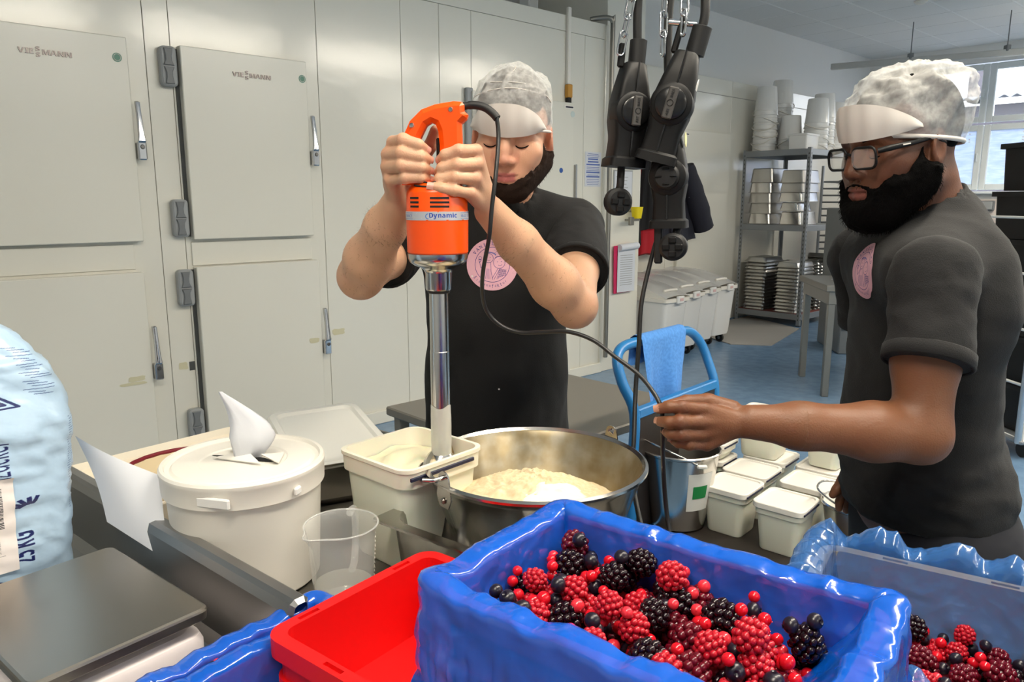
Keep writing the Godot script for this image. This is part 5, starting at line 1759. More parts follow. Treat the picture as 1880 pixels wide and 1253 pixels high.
func crates() -> void:
	berry_protos()
	var film := mat("blue_film", c8(6, 92, 208, 0.8), 0.15)
	film.transparency = BaseMaterial3D.TRANSPARENCY_ALPHA
	film.metallic_specular = 0.7
	var crinkle := noise_tex(0.006, Color.BLACK, Color.WHITE, 512, 3, 19, true, 10.0)
	crinkle.noise.fractal_type = FastNoiseLite.FRACTAL_RIDGED
	relief(film, crinkle, 0.35)
	tri_scale(film, 3.2)
	var thin := mat("thin_blue_film", c8(60, 126, 206, 0.42), 0.16)
	thin.transparency = BaseMaterial3D.TRANSPARENCY_ALPHA
	thin.metallic_specular = 0.8
	relief(thin, crinkle, 0.6)
	tri_scale(thin, 3.2)
	var TC := -0.657
	var ex := Vector3(0.792, 0, 0.611)
	var ez := Vector3(-0.611, 0, 0.792)
	# the empty red crate and its neighbour, which carry the big lined one
	var c1 := Vector3(-0.295, 0.881, -0.808)
	euro_crate("empty bright red plastic crate with a hand hole in its end", c1 + ex * 0.2 - ez * 0.14, TC, 0.40, 0.28, 0.118, M.red_crate)
	euro_crate("second red plastic crate below the large blue-lined crate", c1 + ex * 0.61 - ez * 0.14, TC, 0.40, 0.28, 0.118, M.red_crate)
	var L := 0.365
	var W := 0.235
	var B := Vector3(0.055, 1.0, -0.822)
	var ctr := B + ex * L * 0.5 + ez * W * 0.5
	var big := euro_crate("red crate lined with blue film holding the berries nearest the viewer", ctr, TC, L - 0.016, W - 0.016, 0.150, M.red_crate, 0.022)
	var bag := single("film_liner", ArrayMesh.new(), film, "shiny blue plastic bag lining the large berry crate in front", "bag", ctr, TC)
	bag.mesh = liner_mesh(bag, film, L, W, 0.157, 0.12, 0.15, 0.004, 3, Vector4(0.09, 0.012, 0.0, 0.012), 0.005)
	var fr := Transform3D(Basis(Vector3.UP, TC), ctr)
	var hw := L * 0.5 - 0.022
	var hz := W * 0.5 - 0.022
	var ground := func(x: float, z: float) -> float: return 0.062 - 0.05 * smoothstep(0.03, 0.2, x) - 0.12 * maxf(0.0, -z - 0.06) + 0.012 * sin(x * 21.0 + 1.0) * cos(z * 26.0)
	var ins := func(x: float, z: float) -> bool: return absf(z) < hz and x > -hw and x < hw - 0.035
	heap("berry_heap", fr, ground, -hw, hw - 0.02, -hz, hz, "dark red mass of crushed berries under those in the front crate")
	fill_berries(fr, ins, ground, -hw, hw - 0.03, -hz, hz, {"blackberry": 74, "raspberry": 50, "redcurrant": 185, "blueberry": 90}, "the large front crate", 5)
	# right crate with the clear film
	var T2 := -0.558
	var fx := Vector3(0.848, 0, 0.53)
	var fz := Vector3(-0.53, 0, 0.848)
	var K := Vector3(0.436, 0.881, -1.0)
	var c2 := K + fx * 0.16 + fz * 0.175
	euro_crate("grey crate lined with thin blue film at the right edge", c2, T2, 0.31, 0.34, 0.145, mat("crate_grey", c8(146, 140, 124), 0.5))
	var bag2 := single("film_liner", ArrayMesh.new(), thin, "thin see-through blue bag standing up above the grey crate", "bag", c2, T2)
	bag2.mesh = liner_mesh(bag2, thin, 0.32, 0.35, 0.15, 0.12, 0.13, 0.03, 14, Vector4(0.03, 0.02, 0.02, 0.02), 0.016)
	var fr2 := Transform3D(Basis(Vector3.UP, T2), c2)
	var g2 := func(x: float, z: float) -> float: return 0.052 + 0.01 * sin(x * 25.0) * cos(z * 22.0) - 0.02 * maxf(0.0, -z - 0.09) * 10.0
	var in2 := func(x: float, z: float) -> bool: return absf(x) < 0.122 and absf(z) < 0.14
	heap("berry_heap", fr2, g2, -0.125, 0.125, -0.145, 0.145, "dark red mass of crushed berries in the right crate")
	fill_berries(fr2, in2, g2, -0.125, 0.125, -0.145, 0.145, {"blackberry": 44, "raspberry": 24, "redcurrant": 105, "blueberry": 46}, "the right crate", 9)
	# narrow lined crate between the scale and the red crate
	var c3 := Vector3(-0.339, 0.881, -0.834) + ex * 0.027
	euro_crate("low blue-lined crate squeezed between the scale and the red crate", c3, TC, 0.048, 0.25, 0.088, M.red_crate, 0.016)
	var bag3 := single("film_liner", ArrayMesh.new(), film, "dark blue plastic bag bulging between the scale and the red crate", "bag", c3, TC)
	bag3.mesh = liner_mesh(bag3, film, 0.056, 0.256, 0.097, 0.06, 0.08, 0.008, 22, Vector4(0.004, 0.004, 0.01, 0.01), 0.003)
	var fr3 := Transform3D(Basis(Vector3.UP, TC), c3)
	var g3 := func(_x: float, _z: float) -> float: return 0.03
	heap("berry_heap", fr3, g3, -0.012, 0.012, -0.10, 0.10, "dark berry mass in the low crate by the scale")
	fill_berries(fr3, func(_x: float, _z: float): return true, g3, -0.017, 0.02, 0.0, 0.11, {"blackberry": 5, "raspberry": 1, "redcurrant": 6, "blueberry": 4}, "the low crate by the scale", 4)

func liner_mesh(o: MeshInstance3D, m: Material, L: float, W: float, rim: float, a: float, b: float, stand: float, seed_: int, lean: Vector4, flare: float) -> Mesh:
	var tmp := liner(o, "film", m, L, W, rim, a, b, stand, seed_, lean, flare)
	var mesh := tmp.mesh
	o.remove_child(tmp)
	tmp.free()
	return mesh

func heap(called: String, frame: Transform3D, ground: Callable, x0: float, x1: float, z0: float, z1: float, label: String) -> void:
	if not M.has("berry_mass"):
		mat("berry_mass", c8(62, 6, 18), 0.3)
	var nn := FastNoiseLite.new()
	nn.frequency = 60.0
	var st := mb()
	sheet(st, 60, 40, func(a: float, b: float):
		var x := lerpf(x0, x1, a)
		var z := lerpf(z0, z1, b)
		return Vector3(x, ground.call(x, z) + 0.002 + 0.004 * nn.get_noise_2d(x, z), z))
	var o := single(called, done(st), M.berry_mass, label, "berries")
	o.transform = frame
	o.set_meta("kind", "stuff")
# ------------------------------------------------------------------ smooth bodies
# a Flesh is a list of tapered capsules and ellipsoids that melt into one another; mesh() walks a grid near its skin
class Flesh:
	var kind := PackedInt32Array()
	var a := PackedVector3Array()
	var b := PackedVector3Array()
	var ra := PackedFloat32Array()
	var rb := PackedFloat32Array()
	var k := PackedFloat32Array()
	var sg := PackedFloat32Array()
	var bs: Array[Basis] = []
	var frame := Transform3D()
	var post = null

	func cap(p: Vector3, q: Vector3, r0: float, r1: float, blend := 0.012, sign_ := 1.0) -> void:
		kind.append(0)
		a.append(frame * p)
		b.append(frame * q)
		ra.append(r0)
		rb.append(r1)
		k.append(blend)
		sg.append(sign_)
		bs.append(Basis())

	func chain(pts: Array, radii: Array, blend := 0.012) -> void:
		for i in pts.size() - 1:
			cap(pts[i], pts[i + 1], radii[i], radii[i + 1], blend)

	func ell(c: Vector3, r: Vector3, blend := 0.02, sign_ := 1.0, turn := Basis()) -> void:
		kind.append(1)
		a.append(frame * c)
		b.append(r)
		ra.append(minf(r.x, minf(r.y, r.z)))
		rb.append(maxf(r.x, maxf(r.y, r.z)))
		k.append(blend)
		sg.append(sign_)
		bs.append((frame.basis * turn).orthonormalized().transposed())

	func one(i: int, p: Vector3) -> float:
		if kind[i] == 0:
			var pa := p - a[i]
			var ba := b[i] - a[i]
			var h := clampf(pa.dot(ba) / maxf(ba.length_squared(), 1e-9), 0.0, 1.0)
			return (pa - ba * h).length() - lerpf(ra[i], rb[i], h)
		var q: Vector3 = bs[i] * (p - a[i])
		var r := b[i]
		var k0 := (q / r).length()
		var k1 := (q / (r * r)).length()
		if k1 < 1e-6:
			return -ra[i]
		return k0 * (k0 - 1.0) / k1

	func dist(p: Vector3, use: PackedInt32Array) -> float:
		var d := 1e9
		for i in use:
			var di := one(i, p)
			var kk := k[i]
			if sg[i] > 0.0:
				if d > 1e8:
					d = di
				else:
					var h := clampf(0.5 + 0.5 * (d - di) / kk, 0.0, 1.0)
					d = lerpf(d, di, h) - kk * h * (1.0 - h)
			else:
				var h := clampf(0.5 - 0.5 * (d + di) / kk, 0.0, 1.0)
				d = lerpf(d, -di, h) + kk * h * (1.0 - h)
		if post != null:
			d = post.call(p, d)
		return d

	func everything() -> PackedInt32Array:
		return PackedInt32Array(range(kind.size()))

	func at(p: Vector3) -> float:
		return dist(p, everything())

	# adds the skin inside lo..hi to the lists in out
	func mesh(out: Dictionary, cell: float, lo: Vector3, hi: Vector3, paint = null) -> void:
		var BL := 6
		var nb := Vector3i(((hi - lo) / (cell * BL)).ceil())
		var n := nb * BL + Vector3i.ONE
		var grid := PackedFloat32Array()
		grid.resize(n.x * n.y * n.z)
		grid.fill(1.0)
		var half := cell * BL * 0.5 * 1.7321
		var active: Array[Vector3i] = []
		var all := everything()
		var sx := 1
		var sy := n.x
		var sz := n.x * n.y
		for bz in nb.z:
			for by in nb.y:
				for bx in nb.x:
					var c := lo + Vector3(bx + 0.5, by + 0.5, bz + 0.5) * cell * BL
					var d := dist(c, all)
					if absf(d) > half * 1.25 + 0.012:
						if d < 0:
							for z in BL + 1:
								for y in BL + 1:
									for x in BL + 1:
										var g := (bx * BL + x) * sx + (by * BL + y) * sy + (bz * BL + z) * sz
										if grid[g] == 1.0:
											grid[g] = -0.9
						continue
					active.append(Vector3i(bx, by, bz))
		for blk in active:
			var c := lo + (Vector3(blk) + Vector3.ONE * 0.5) * cell * BL
			var use := PackedInt32Array()
			var ds := PackedFloat32Array()
			var dm := 1e9
			for i in all:
				var di := one(i, c)
				ds.append(di)
				if sg[i] > 0:
					dm = minf(dm, di)
			for i in all:
				var lim := dm + 2.2 * half + 2.0 * k[i] if sg[i] > 0 else 2.2 * half + 2.0 * k[i]
				if kind[i] == 1:
					lim += 0.6 * half
				if ds[i] < lim:
					use.append(i)
			for z in BL + 1:
				for y in BL + 1:
					for x in BL + 1:
						var gp := blk * BL + Vector3i(x, y, z)
						var g := gp.x * sx + gp.y * sy + gp.z * sz
						var v := grid[g]
						if v == 1.0 or v == -0.9:
							var d := dist(lo + Vector3(gp) * cell, use)
							grid[g] = d if d != 1.0 else 1.0001
		var vert := {}
		var V: PackedVector3Array = out.v
		var C: PackedColorArray = out.c
		var I: PackedInt32Array = out.i
		var edges := [[0, 1], [2, 3], [4, 5], [6, 7], [0, 2], [1, 3], [4, 6], [5, 7], [0, 4], [1, 5], [2, 6], [3, 7]]
		var corner := [Vector3(0, 0, 0), Vector3(1, 0, 0), Vector3(0, 1, 0), Vector3(1, 1, 0), Vector3(0, 0, 1), Vector3(1, 0, 1), Vector3(0, 1, 1), Vector3(1, 1, 1)]
		var off := [0, sx, sy, sx + sy, sz, sx + sz, sy + sz, sx + sy + sz]
		var cells := PackedInt32Array()
		for blk in active:
			for z in BL:
				for y in BL:
					for x in BL:
						var gx := blk.x * BL + x
						var gy := blk.y * BL + y
						var gz := blk.z * BL + z
						var g := gx + gy * sy + gz * sz
						var s := 0
						for q in 8:
							if grid[g + off[q]] < 0.0:
								s += 1
						if s == 0 or s == 8:
							continue
						var sum := Vector3.ZERO
						var cnt := 0
						for e in edges:
							var v0 := grid[g + off[e[0]]]
							var v1 := grid[g + off[e[1]]]
							if (v0 < 0.0) != (v1 < 0.0):
								sum += corner[e[0]].lerp(corner[e[1]], clampf(v0 / (v0 - v1), 0.0, 1.0))
								cnt += 1
						var p := lo + (Vector3(gx, gy, gz) + sum / cnt) * cell
						vert[g] = V.size()
						V.append(p)
						C.append(paint.call(p) if paint != null else Color.WHITE)
						cells.append(g)
		for g in cells:
			for axis in 3:
				var da: int = [sx, sy, sz][axis]
				var db: int = [sy, sz, sx][axis]
				var dc: int = [sz, sx, sy][axis]
				# the grid edge that leaves this cell's corner 0 along axis; the four cells round it
				var v0 := grid[g]
				var v1 := grid[g + da]
				if (v0 < 0.0) == (v1 < 0.0):
					continue
				var g1 := g - db
				var g2 := g - db - dc
				var g3 := g - dc
				if not (vert.has(g1) and vert.has(g2) and vert.has(g3)):
					continue
				if v0 < 0.0:
					I.append_array([vert[g], vert[g2], vert[g1], vert[g], vert[g3], vert[g2]])
				else:
					I.append_array([vert[g], vert[g1], vert[g2], vert[g], vert[g2], vert[g3]])
		out.v = V
		out.c = C
		out.i = I

func skin_lists() -> Dictionary:
	return {"v": PackedVector3Array(), "c": PackedColorArray(), "i": PackedInt32Array()}

func skin_mesh(o: Dictionary, colored := false) -> ArrayMesh:
	var v: PackedVector3Array = o.v
	var ix: PackedInt32Array = o.i
	var nn := PackedVector3Array()
	nn.resize(v.size())
	for t in range(0, ix.size(), 3):
		var f := (v[ix[t + 2]] - v[ix[t]]).cross(v[ix[t + 1]] - v[ix[t]])
		nn[ix[t]] += f
		nn[ix[t + 1]] += f
		nn[ix[t + 2]] += f
	for i in nn.size():
		nn[i] = nn[i].normalized()
	var arr := []
	arr.resize(Mesh.ARRAY_MAX)
	arr[Mesh.ARRAY_VERTEX] = v
	arr[Mesh.ARRAY_NORMAL] = nn
	if colored:
		arr[Mesh.ARRAY_COLOR] = o.c
	arr[Mesh.ARRAY_INDEX] = ix
	var m := ArrayMesh.new()
	m.add_surface_from_arrays(Mesh.PRIMITIVE_TRIANGLES, arr)
	return m

# a round print that lies on cloth: walks from a plane along dir until it meets the cloth
func chest_print(f: Flesh, c: Vector3, dir: Vector3, up: Vector3, r: float, lift := 0.0015) -> ArrayMesh:
	var use := f.everything()
	var side := up.cross(-dir).normalized()
	var st := mb()
	var rings := []
	for j in 11:
		var ring := PackedVector3Array()
		for i in 48:
			var t := TAU * i / 48.0
			var p := c + (side * cos(t) + up * sin(t)) * r * (j / 10.0)
			var s := 0.0
			for q in 24:
				var d := f.dist(p + dir * s, use)
				s += d * 0.8
				if absf(d) < 0.0005:
					break
			ring.append(p + dir * (s - lift))
		rings.append(ring)
	smooth(st)
	for j in 10:
		for i in 48:
			var i2 := (i + 1) % 48
			var q := [[j, i], [j, i2], [j + 1, i2], [j + 1, i]]
			for e in [0, 1, 2, 0, 2, 3]:
				var t: float = TAU * q[e][1] / 48.0
				st.set_uv(Vector2(0.5 + 0.5 * cos(t) * q[e][0] / 10.0, 0.5 - 0.5 * sin(t) * q[e][0] / 10.0))
				st.add_vertex(rings[q[e][0]][q[e][1]])
	return done(st)

var emblem: ImageTexture

func emblem_picture() -> ImageTexture:
	if emblem:
		return emblem
	var img := Image.create(512, 512, false, Image.FORMAT_RGB8)
	var pink := c8(222, 172, 188)
	var navy := c8(52, 44, 112)
	img.fill(pink)
	var c := Vector2(256, 256)
	stroke(img, arc_pts(c, 172, 0, TAU, 72), 5, navy)
	var word := "VANILLE & CO"
	for i in word.length():
		if word[i] != " ":
			var a := -PI * 0.5 + (i - 5.5) * 0.2
			ink(img, word[i], c + Vector2(cos(a), sin(a)) * 209, 31, a + PI * 0.5, navy, true, "Droid Serif")
	word = "Eismanufaktur"
	for i in word.length():
		var a := PI * 0.5 - (i - 6.0) * 0.135
		ink(img, word[i], c + Vector2(cos(a), sin(a)) * 211, 33 if word[i] in "Ekft" else 25, a - PI * 0.5, navy, false)
	# two figures in line: one with a ribbon and an ice-cream cone, one bending with striped trousers
	stroke(img, arc_pts(Vector2(212, 196), 46, 0.2, TAU + 0.1, 30), 4, navy)
	stroke(img, arc_pts(Vector2(222, 160), 56, -3.0, -0.1, 16, 22.0), 12, c8(110, 104, 168))
	stroke(img, [Vector2(160, 150), Vector2(178, 132), Vector2(168, 158), Vector2(160, 150)], 5, navy)
	stroke(img, arc_pts(Vector2(212, 200), 20, 0.5, 2.4, 8), 3, navy)
	for p in [Vector2(198, 188), Vector2(226, 188)]:
		stroke(img, arc_pts(p, 2, 0, TAU, 6), 4, navy)
	stroke(img, [Vector2(190, 238), Vector2(172, 330), Vector2(178, 380)], 4, navy)
	stroke(img, [Vector2(236, 236), Vector2(252, 320), Vector2(276, 400)], 4, navy)
	stroke(img, [Vector2(186, 244), Vector2(146, 300), Vector2(128, 250)], 4, navy)
	stroke(img, [Vector2(116, 220), Vector2(128, 252), Vector2(142, 220), Vector2(116, 220)], 5, navy)
	stroke(img, arc_pts(Vector2(128, 204), 14, 0, TAU, 12), 4, navy)
	for k in 6:
		stroke(img, [Vector2(182 + k * 11, 300), Vector2(178 + k * 14, 400)], 3, navy)
	stroke(img, arc_pts(Vector2(322, 226), 58, 0, TAU, 32), 4, navy)
	stroke(img, arc_pts(Vector2(330, 232), 24, 0.3, 2.2, 8), 3, navy)
	for p in [Vector2(304, 222), Vector2(342, 214)]:
		stroke(img, arc_pts(p, 2, 0, TAU, 6), 4, navy)
	stroke(img, arc_pts(Vector2(322, 206), 52, -2.6, -0.6, 14, 40.0), 6, navy)
	stroke(img, [Vector2(318, 284), Vector2(270, 390)], 4, navy)
	stroke(img, [Vector2(336, 284), Vector2(290, 398)], 4, navy)
	for k in 7:
		stroke(img, [Vector2(336 + k * 10, 280 + k * 2), Vector2(318 + k * 13, 392 - k * 8)], 4, navy)
	for k in 4:
		stroke(img, [Vector2(330, 300 + k * 22), Vector2(404, 290 + k * 16)], 3, navy)
	emblem = picture(img)
	return emblem

# the head: axes in the head's own frame, x to its left, y up, z forward, origin between the ears at eye height
func head_flesh(f: Flesh, wide := 1.0, jaw := 1.0) -> void:
	f.ell(Vector3(0, 0.040, -0.022), Vector3(0.075 * wide, 0.090, 0.094), 0.02)
	f.ell(Vector3(0, -0.030, 0.016), Vector3(0.065 * wide, 0.084, 0.072), 0.03)
	f.cap(Vector3(-0.036, 0.024, 0.062), Vector3(0.036, 0.024, 0.062), 0.020, 0.020, 0.02)
	for s in [-1.0, 1.0]:
		f.cap(Vector3(s * 0.060 * wide, -0.055, -0.004), Vector3(s * 0.024, -0.100, 0.058), 0.022 * jaw, 0.020 * jaw, 0.025)
		f.ell(Vector3(s * 0.044 * wide, -0.022, 0.048), Vector3(0.026, 0.022, 0.026), 0.022)
		f.cap(Vector3(s * 0.036, -0.045, 0.060), Vector3(s * 0.026, -0.068, 0.066), 0.018, 0.016, 0.02)
	f.ell(Vector3(0, -0.104, 0.064), Vector3(0.024, 0.019, 0.020), 0.022)
	f.ell(Vector3(0, -0.064, 0.070), Vector3(0.032, 0.026, 0.020), 0.018)
	for s in [-1.0, 1.0]:
		f.ell(Vector3(s * 0.033, 0.002, 0.094), Vector3(0.021, 0.013, 0.018), 0.014, -1.0)
		f.ell(Vector3(s * 0.032, 0.001, 0.066), Vector3(0.0165, 0.0145, 0.0145), 0.004)
	f.chain([Vector3(0, 0.016, 0.080), Vector3(0, -0.010, 0.092), Vector3(0, -0.030, 0.101)], [0.0085, 0.0095, 0.0125], 0.012)
	for s in [-1.0, 1.0]:
		f.ell(Vector3(s * 0.0135, -0.035, 0.091), Vector3(0.009, 0.0085, 0.0105), 0.006)
		f.ell(Vector3(s * 0.0075, -0.044, 0.094), Vector3(0.0042, 0.004, 0.006), 0.003, -1.0)
	f.chain([Vector3(-0.022, -0.0655, 0.079), Vector3(-0.008, -0.0625, 0.088), Vector3(0.008, -0.0625, 0.088), Vector3(0.022, -0.0655, 0.079)], [0.004, 0.0052, 0.0052, 0.004], 0.006)
	f.chain([Vector3(-0.020, -0.0675, 0.079), Vector3(0, -0.0745, 0.0875), Vector3(0.020, -0.0675, 0.079)], [0.0042, 0.0064, 0.0042], 0.006)
	f.chain([Vector3(-0.024, -0.067, 0.087), Vector3(0, -0.0678, 0.097), Vector3(0.024, -0.067, 0.087)], [0.0018, 0.002, 0.0018], 0.003)
	f.sg[f.sg.size() - 1] = -1.0
	f.sg[f.sg.size() - 2] = -1.0
	for s in [-1.0, 1.0]:
		var t := Basis(Vector3.UP, s * 0.35) * Basis(Vector3.RIGHT, -0.12)
		f.ell(Vector3(s * 0.079 * wide, -0.010, -0.014), Vector3(0.0085, 0.031, 0.019), 0.006, 1.0, t)
		f.ell(Vector3(s * 0.088 * wide, -0.004, -0.010), Vector3(0.006, 0.019, 0.0095), 0.005, -1.0, t)
		f.ell(Vector3(s * 0.0775 * wide, -0.035, -0.008), Vector3(0.007, 0.010, 0.009), 0.006)

# one finger: knuckle, two joints, tip
func finger(f: Flesh, pts: Array, r: float) -> void:
	f.chain(pts, [r * 1.06, r * 1.02, r * 0.95, r * 0.82], 0.0028)
	f.ell(pts[1], Vector3.ONE * r * 1.08, 0.003)
func mixer() -> void:
	var x := -0.125
	var z := -1.28
	var t := thing("hand_mixer", "orange hand-held immersion mixer with steel shaft held upright in the tub", "mixer", Vector3(x, 0, z))
	var mo := mb()
	lathe(mo, [Vector2(0, 1.411), Vector2(0.0485, 1.411), Vector2(0.0512, 1.414), Vector2(0.0518, 1.4675)], 48)
	put("motor_housing", done(mo), M.orange_plastic, t)
	var cp := mb()
	lathe(cp, [Vector2(0.0518, 1.4815), Vector2(0.051, 1.484), Vector2(0.0505, 1.511), Vector2(0.049, 1.515), Vector2(0.038, 1.5285), Vector2(0.034, 1.530), Vector2(0, 1.531)], 48)
	var cap_ := put("vent_cap", done(cp), M.orange_plastic, t)
	var slots := mb()
	for g in [[-0.72, 0.20], [0.18, 0.31]]:
		for k in 3:
			var yy := 1.4895 + 0.0068 * k
			sheet(slots, 8, 1, func(a: float, b: float):
				var an: float = g[0] + (a - 0.5) * 2.0 * g[1]
				return Vector3(sin(an) * 0.0512, yy + (b - 0.5) * 0.0032, cos(an) * 0.0512))
	put("vent_slot", done(slots), M.black_rubber, cap_)
	for q in [[0.0445, 0.6, 0.0016], [0.039, 0.42, 0.0015]]:
		var pts := []
		for i in 9:
			var an: float = -0.25 + lerpf(-q[1], q[1], i / 8.0)
			pts.append(Vector3(sin(an) * q[0], 1.5205 + (0.045 - q[0]) * 1.2 + 0.0025 * pow((i - 4) / 4.0, 2), cos(an) * q[0]))
		put("curved_vent", tube_mesh(pts, q[2], 6), M.black_rubber, cap_)
	# silver band with print
	var img := Image.create(1024, 48, false, Image.FORMAT_RGB8)
	img.fill(c8(196, 198, 204))
	var rr := RandomNumberGenerator.new()
	rr.seed = 6
	for i in 40:
		img.fill_rect(Rect2i(rr.randi_range(0, 1000), rr.randi_range(0, 44), rr.randi_range(2, 9), rr.randi_range(1, 4)), c8(224, 224, 226))
	for u in [560.0, 60.0]:
		ink(img, "Dynamic", Vector2(u, 24), 27, 0, c8(24, 72, 176))
		stroke(img, arc_pts(Vector2(u - 78, 26), 14, 1.6, 4.6, 8), 4, c8(60, 120, 200))
	for u in [745.0, 300.0]:
		ink(img, "MADE IN FRANCE", Vector2(u, 24), 16, 0, c8(50, 86, 170), false)
		stroke(img, [Vector2(u - 85, 8), Vector2(u + 85, 8)], 2, c8(50, 86, 170))
		stroke(img, [Vector2(u - 85, 41), Vector2(u + 85, 41)], 2, c8(50, 86, 170))
	for i in 7:
		img.fill_rect(Rect2i(rr.randi_range(400, 900), 0 if i % 2 else 44, rr.randi_range(6, 20), 4), c8(250, 110, 40))
	var bm := mat("label_band", Color.WHITE, 0.4, 0.3)
	bm.albedo_texture = picture(img)
	var band := mb()
	sheet(band, 48, 1, func(a: float, b: float): return Vector3(sin(a * TAU - PI) * 0.0524, lerpf(1.4815, 1.4675, b), cos(a * TAU - PI) * 0.0524))
	put("label_band", done(band), bm, t)
	var fl := mb()
	lathe(fl, [Vector2(0.0, 1.349), Vector2(0.0205, 1.349), Vector2(0.022, 1.352), Vector2(0.0225, 1.378), Vector2(0.0245, 1.3835), Vector2(0.030, 1.388), Vector2(0.040, 1.3915), Vector2(0.0475, 1.397), Vector2(0.0505, 1.404), Vector2(0.051, 1.4115), Vector2(0.0485, 1.4125)], 48)
	put("metal_flange", done(fl), M.steel_bright, t)
	put("seal_ring", lathe_mesh([Vector2(0.0, 1.344), Vector2(0.018, 1.344), Vector2(0.0195, 1.347), Vector2(0.0195, 1.3495)], 32), M.black_rubber, t)
	put("shaft", lathe_mesh([Vector2(0.0, 1.05), Vector2(0.0168, 1.05), Vector2(0.0168, 1.243), Vector2(0.0164, 1.2435), Vector2(0.0164, 1.3445), Vector2(0, 1.345)], 40), M.steel_bright, t)
	var co := mb()
	var nn := FastNoiseLite.new()
	nn.frequency = 30.0
	sheet(co, 40, 30, func(a: float, b: float):
		var an := a * TAU
		var y := lerpf(1.045, 1.146 + 0.003 * sin(an * 3.0), b)
		var r := 0.0174 + 0.0012 * maxf(0.0, nn.get_noise_3d(cos(an) * 0.02, y * 0.6, sin(an) * 0.02)) + 0.0006 * sin(b * PI)
		return Vector3(cos(an) * r, y, sin(an) * r))
	put("cream_film", done(co), mat("wet_cream", c8(226, 226, 218, 0.6), 0.18), t)
	M.wet_cream.transparency = BaseMaterial3D.TRANSPARENCY_ALPHA
	# bell guard down in the cream
	put("bell_guard", lathe_mesh([Vector2(0.0165, 1.06), Vector2(0.034, 1.038), Vector2(0.036, 1.02), Vector2(0.033, 1.02), Vector2(0.016, 1.05)], 32), M.steel_bright, t)
	# handle: a D-shaped loop
	var o := PackedVector2Array()
	for p in [[-0.056, 1.524], [-0.057, 1.57], [-0.052, 1.603], [-0.041, 1.626], [-0.022, 1.644], [0.000, 1.652], [0.030, 1.657], [0.044, 1.656], [0.048, 1.651], [0.048, 1.641], [0.054, 1.636], [0.052, 1.630], [0.043, 1.622], [0.044, 1.585], [0.043, 1.524], [0.006, 1.524], [0.007, 1.588], [0.005, 1.610], [0.001, 1.621], [-0.006, 1.624], [-0.014, 1.619], [-0.024, 1.600], [-0.030, 1.574], [-0.028, 1.524]]:
		o.append(Vector2(p[0], p[1]))
	var h := mb()
	slab(h, o, 0.036, 0.008)
	var hd := put("handle", done(h), M.orange_plastic, t)
	for p in [Vector2(0.026, 1.643), Vector2(-0.037, 1.618)]:
		put("screw", lathe_mesh([Vector2(0, 0.0022), Vector2(0.003, 0.002), Vector2(0.0044, 0.0)], 16), M.steel_bright, hd, Transform3D(Basis(Vector3.RIGHT, PI / 2), Vector3(p.x, p.y, 0.018)))
	put("trigger", box_mesh(Vector3(0.006, 0.05, 0.016), 0.002, Vector3(0.004, 1.575, 0)), M.black_plastic, hd)
	put("strain_relief", tube_mesh([Vector3(0.045, 1.650, 0), Vector3(0.062, 1.652, 0.002), Vector3(0.080, 1.648, 0.005), Vector3(0.093, 1.639, 0.008), Vector3(0.101, 1.630, 0.011)], [0.0068, 0.0066, 0.0062, 0.0058, 0.0066], 12, 6), M.black_rubber, t)

func cords() -> void:
	mat("cord_black", c8(24, 24, 25), 0.38)
	var p := []
	for q in [[0.975, 1.6300, 0]]:
		pass
	p = [Vector3(-0.025, 1.632, -1.268), Vector3(-0.022, 1.60, -1.262), Vector3(-0.026, 1.54, -1.235), Vector3(-0.032, 1.49, -1.225), Vector3(-0.037, 1.44, -1.225), Vector3(-0.048, 1.385, -1.26), Vector3(-0.051, 1.345, -1.29), Vector3(-0.045, 1.31, -1.31), Vector3(-0.022, 1.284, -1.31), Vector3(0.014, 1.272, -1.3), Vector3(0.055, 1.276, -1.28), Vector3(0.096, 1.28, -1.26), Vector3(0.136, 1.269, -1.24), Vector3(0.170, 1.246, -1.215), Vector3(0.203, 1.224, -1.19), Vector3(0.222, 1.203, -1.165), Vector3(0.2335, 1.181, -1.145), Vector3(0.236, 1.15, -1.135), Vector3(0.238, 1.10, -1.135), Vector3(0.245, 1.02, -1.13), Vector3(0.252, 0.96, -1.10), Vector3(0.26, 0.905, -1.05), Vector3(0.28, 0.886, -1.0)]
	single("mixer_cable", tube_mesh(p, 0.0036, 10, 8), M.cord_black, "thin black cable looping from the orange mixer through the standing man's fingers", "cable")
	var q2 := [Vector3(0.29, 1.44, -1.50), Vector3(0.275, 1.38, -1.50), Vector3(0.256, 1.30, -1.48), Vector3(0.25, 1.22, -1.46), Vector3(0.243, 1.13, -1.44), Vector3(0.236, 1.05, -1.40), Vector3(0.229, 0.98, -1.36), Vector3(0.232, 0.925, -1.27), Vector3(0.245, 0.892, -1.2), Vector3(0.27, 0.886, -1.14)]
	single("hanging_cable", tube_mesh(q2, 0.0045, 10, 8), M.cord_black, "straight black cable hanging from the lowest connector down to the worktable", "cable")

